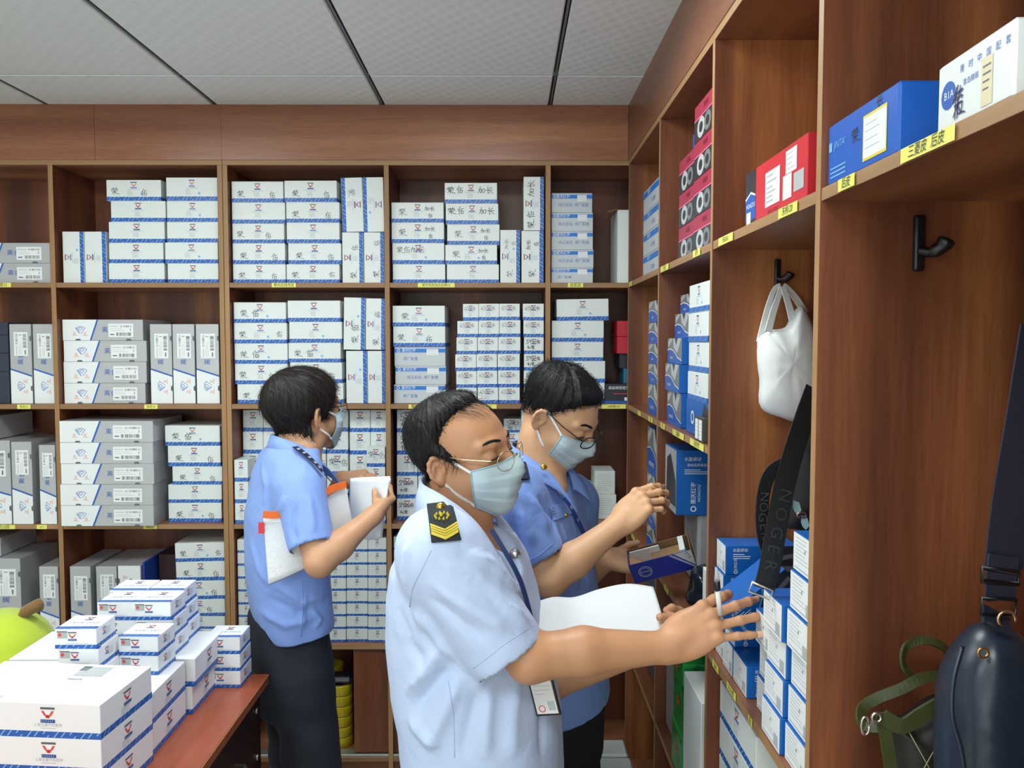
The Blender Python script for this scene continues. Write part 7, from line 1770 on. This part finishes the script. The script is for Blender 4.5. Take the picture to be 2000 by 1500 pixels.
# ================================================== person at the back, turned away
Y3 = 2.2; H3 = 30.; SH3 = cloth_mat('shirt_mid_blue', (130, 160, 224))
X3 = at(562, 1080, Y3).x
p3 = empty('person', (X3, Y3, 0), label='dark-haired person in blue shirt seen from behind, holding papers at the shelves', cat='person'); p3_ = p3
Rh3 = head_frame(50, -5, 3); th3 = npv(at(594, 806, 2.24)); hp3 = head_prims(.98, .96); ep3 = ear_prims(.98)
NB3 = at(572, 905, 2.2)
body = [p.moved(Rh3, th3) for p in hp3 + ep3] + [rc(to_world([(-.025, 0, -.03)], Rh3, th3)[0], NB3, .05, .055, .025), rc(to_world([(.01, 0, -.075)], Rh3, th3)[0], NB3 + Vector((.03, .02, 0)), .03, .045, .03)]
ST3 = [(872, 530, 612, .085), (890, 506, 620, .12), (930, 484, 632, .15), (1000, 474, 640, .155), (1080, 475, 642, .15), (1150, 480, 648, .15), (1220, 486, 654, .155), (1250, 490, 652, .155)]
st3 = stations(ST3, Y3, X3, H3); R3 = rotz(H3); T3 = (X3, Y3, 0)
body.append(tubez([(z, cx, cy, max(rx - .018, .03), ry - .018) for z, cx, cy, rx, ry in st3[:-2]], .03).moved(R3, T3))
SR, ER, WR = at(585, 955, 2.07), at(624, 1098, 1.985), at(728, 1008, 2.09)
SL, EL, WL = at(560, 950, 2.33), at(600, 1050, 2.42), at(668, 937, 2.36)
FM = ER.lerp(WR, .35)
body += [rc(SR, ER, .042, .036, .02), rc(ER, FM, .036, .037, .015), rc(FM, WR, .0365, .023, .015), rc(SL, EL, .042, .034, .02), rc(EL, WL, .034, .023, .015)]
HP_, t3 = hand_prims(WR, npv(at(752, 985, 2.15)) - npv(WR), (-.35, .55, .75), True, [(42, 50, 30), (42, 50, 30), (44, 50, 30), (46, 48, 30)], [4, 2, -2, -6], [npv(q) for q in (at(736, 992, 2.12), at(734, 978, 2.12), at(733, 967, 2.125), at(731, 958, 2.13))], .86)
body += HP_
HP_, t3 = hand_prims(WL, npv(at(700, 932, 2.33)) - npv(WL), (.1, .35, -.9), False, [(20, 28, 18), (24, 30, 18), (28, 30, 18), (30, 30, 18)], [0, 2, 4, 6], [npv(q) for q in (at(680, 944, 2.33), at(692, 948, 2.3), at(703, 944, 2.29), at(711, 940, 2.29))], .86)
body += HP_
V, Q = mesh_prims(body, .0036, 'body'); V = relax(V, Q, 1, .35); skin_of(p3, V, Q, SKIN3); BVB3 = surf_of(V, Q)
SE = npv(at(610, 1070, 2.005)); S0 = npv(SR); sd = SE - S0; SLe = npv(at(590, 1020, 2.4)); SL0 = npv(SL)
shirt = [tubez(st3, .03).moved(R3, T3), rc(at(572, 908, 2.17), at(585, 935, 2.11), .045, .052, .04), rc(at(562, 908, 2.24), at(558, 930, 2.31), .045, .05, .04),
         capped(rc(S0, SE + sd * .2, .064, .056, .03), SE, sd), capped(rc(SL0, SLe + (SLe - SL0) * .2, .062, .056, .03), SLe, SLe - SL0)]
shirt += [rc(at(578, 872, 2.2), at(600, 880, 2.22), .055, .052, .012, 's')]
V, Q = mesh_prims(shirt, .006, 'shirt'); V = relax(V, Q, 2, .5); V, Q = open_end(V, Q, SE, sd); V, Q = open_end(V, Q, SLe, SLe - SL0)
hem = min(q[0] for q in st3); c = V[Q].mean(1); n_ = np.cross(V[Q[:, 2]] - V[Q[:, 0]], V[Q[:, 3]] - V[Q[:, 1]]); n_ /= np.linalg.norm(n_, axis=1)[:, None] + 1e-12
V, Q = drop(V, Q, (np.abs(c[:, 2] - hem) < .007) & (n_[:, 2] < -.6))
# curved shirt tail
w_ = np.clip((hem + .12 - V[:, 2]) / .12, 0, 1) ** 1.5; u_ = (V[:, 0] - X3) / .12; V[:, 2] += w_ * .03 + w_ * (.026 * np.clip(u_ + .05, -1, 1) ** 2 * np.where(u_ < 0, 1.5, .5))
bv = surf_of(V, Q)
V = folds(V, Q, bv, [([(560, 965), (545, 1000), (530, 1050)], .005, .012), ([(600, 960), (610, 1010), (615, 1050)], .005, .011), ([(580, 980), (570, 1030), (580, 1070)], -.005, .011), ([(530, 1140), (590, 1175), (640, 1165)], .006, .011), ([(520, 1165), (580, 1195), (635, 1190)], -.005, .010), ([(500, 1190), (560, 1222), (630, 1205)], .006, .012),
    ([(595, 1150), (592, 1200), (590, 1245)], .004, .008), ([(605, 1180), (625, 1210), (610, 1235)], .005, .010), ([(490, 1050), (505, 1110), (530, 1150)], .005, .012), ([(510, 900), (520, 950), (515, 1000)], .004, .012)])
N = vnormals(V, Q); V = V + N * (vnoise(V, (15, 15, 10), 22.) * .0035 + vnoise(V, (40, 40, 26), 25.) * .0012)[:, None]
s3 = cloth(p3, V, Q, SH3, 'shirt'); s3['label'] = 'blue short-sleeved uniform shirt'; bv = surf_of(V, Q)
collar(p3, at(574, 880, 2.2), H3, [(-.055, 0, .042), (-.045, -.042, .038), (-.008, -.062, .022), (.03, -.06, -.002), (.058, -.045, -.035), (.08, -.03, -.075)], .036, SH3, .036, .026)
put(p3, 'side_seam', px_tube(bv, [(590, 1135), (592, 1190), (588, 1245)], .0011, .0004), SEAM2, s3); put(p3, 'sleeve_hem', px_tube(bv, [(578, 1062), (605, 1064), (640, 1048)], .0011, .0004), SEAM2, s3)
lanyard_on(p3, bv, [(550, 862), (572, 876), (594, 894), (612, 912), (626, 930)], .015, '市场监督管理局', .012, .010)
wear_mask(p3, hp3, Rh3, th3, top=.0, bottom=-.112, half=64, side_top=-.012, side_bot=-.078, off=.006)
wear_glasses(p3, Rh3, th3, mat('dark_wire', (40, 34, 30), .3, metal=.6), GLS, z=.006, lw=.024, lh=.018, fr=.001, x=.112, temple=.0011)
def thick3(x, y, z): return .003 + .009 * np.clip((z + .07) / .13, 0, 1) + .002 * np.clip(-x / .06, 0, 1) * np.clip((z + .06) / .08, 0, 1) + .003 * np.clip((x - .01) / .05, 0, 1) * np.clip((z - .03) / .04, 0, 1)
Vh, Qh = hair_mesh(hp3 + [rc((-.025, 0, -.03), (-.045, 0, -.14), .049, .052, .025)], Rh3, th3, thick3, lambda x, y, z: np.maximum(np.interp(x, [-.13, -.1, -.06, -.03, -.01, .01, .03, .05, .07, .1], [-.118, -.115, -.1, -.07, .0, -.022, -.01, .02, .05, .062]) - z, .02 - np.sqrt((np.abs(y) - .09) ** 2 * .3 + (x + .008) ** 2 + (z + .02) ** 2)), seed=7.)
hr = link('hair', np_mesh('hair', to_world(Vh, Rh3, th3) - npv(p3.location), Qh), HAIRB, p3); hr['label'] = 'thick dark brown short hair'
Vs, Fs = strands(Vh, Qh, 3600, .034, .0009, npv((-.075, .03, .115)), .005, 12)
link('hair_strands', np_mesh('hair_strands', to_world(Vs, Rh3, th3) - npv(p3.location), Fs, False), HAIRB, hr)
hz = at(562, 1262, Y3).z; fw = npv((math.cos(math.radians(H3)), math.sin(math.radians(H3)), 0)); lf = npv((-fw[1], fw[0], 0)); cX = npv((X3 + .015, Y3, 0))
hips = [tuple(cX + lf * .07 * s + npv((0, 0, hz - .05))) for s in (-1, 1)]; feet = [tuple(cX + lf * .075 * s + npv((.02, 0, .1))) for s in (-1, 1)]
V, Q = mesh_prims([tubez([(hz - .16, .0, 0, .1, .13), (hz, .0, 0, .108, .138), (hz + .1, .0, 0, .1, .13)], .03).moved(R3, T3)] + legs_prims(hips, feet, (.085, .068, .06)), .007, 'trousers'); V = relax(V, Q, 2)
N = vnormals(V, Q); V = V + N * (vnoise(V, (10, 10, 16), 31.) * .007)[:, None]
link('trousers', np_mesh('trousers', V - npv(p3.location), Q), NAVYT, p3); shoes(p3, feet, H3)
sheet('paper_sheets', [(684, 934, 2.2), (712, 932, 2.17), (740, 931, 2.14), (762, 930, 2.12)], [(680, 1034, 2.2), (700, 1046, 2.18), (720, 1054, 2.16), (742, 1050, 2.14)], 'white papers held up by the person at the back')
sheet('paper_sheet', [(752, 932, 2.19), (763, 934, 2.185)], [(732, 1056, 2.2), (746, 1050, 2.195)], 'folded paper strip behind the papers of the person at the back')
# zip pouch clamped under the arm
PCH = mat('pouch_film', (222, 226, 228), .25, bump=.5, bscale=220, coat=.3)
pc = sheet('zip_pouch', [(514, 1010, 2.005), (540, 1010, 2.015), (575, 1000, 2.03), (610, 985, 2.055), (645, 962, 2.09), (676, 952, 2.12)], [(524, 1140, 1.995), (548, 1130, 2.0), (575, 1118, 2.01), (610, 1100, 2.035), (652, 1068, 2.08), (692, 1042, 2.12)], 'clear ribbed document pouch with orange zip under the arm', material=PCH, cat='pouch', thick=.006)
o0 = pc.location
zp = [(514, 1001, 2.0), (540, 1002, 2.01), (575, 993, 2.026), (610, 978, 2.05), (645, 953, 2.085), (676, 943, 2.115)]
link('zip_band', rel(ribbon_mesh(catmull([at(*q) + Vector((0, -.002, -.004)) for q in zp], 5), .018, Vector((.3, -1, 0)), .004, 'zip_band')), mat('orange_zip', (238, 112, 40), .4), pc)
me = decal(surf_of(np.array([npv(at(500, 1015, 2.0)), npv(at(520, 1015, 2.0)), npv(at(520, 1050, 2.0)), npv(at(500, 1050, 2.0))]), np.array([[0, 3, 2, 1]])), [(505, 1020), (516, 1020), (516, 1042), (505, 1042)], .002, .002, 2, 'red_tag')
link('red_tag', rel(me), mat('red_tag', (214, 50, 52), .5), pc)
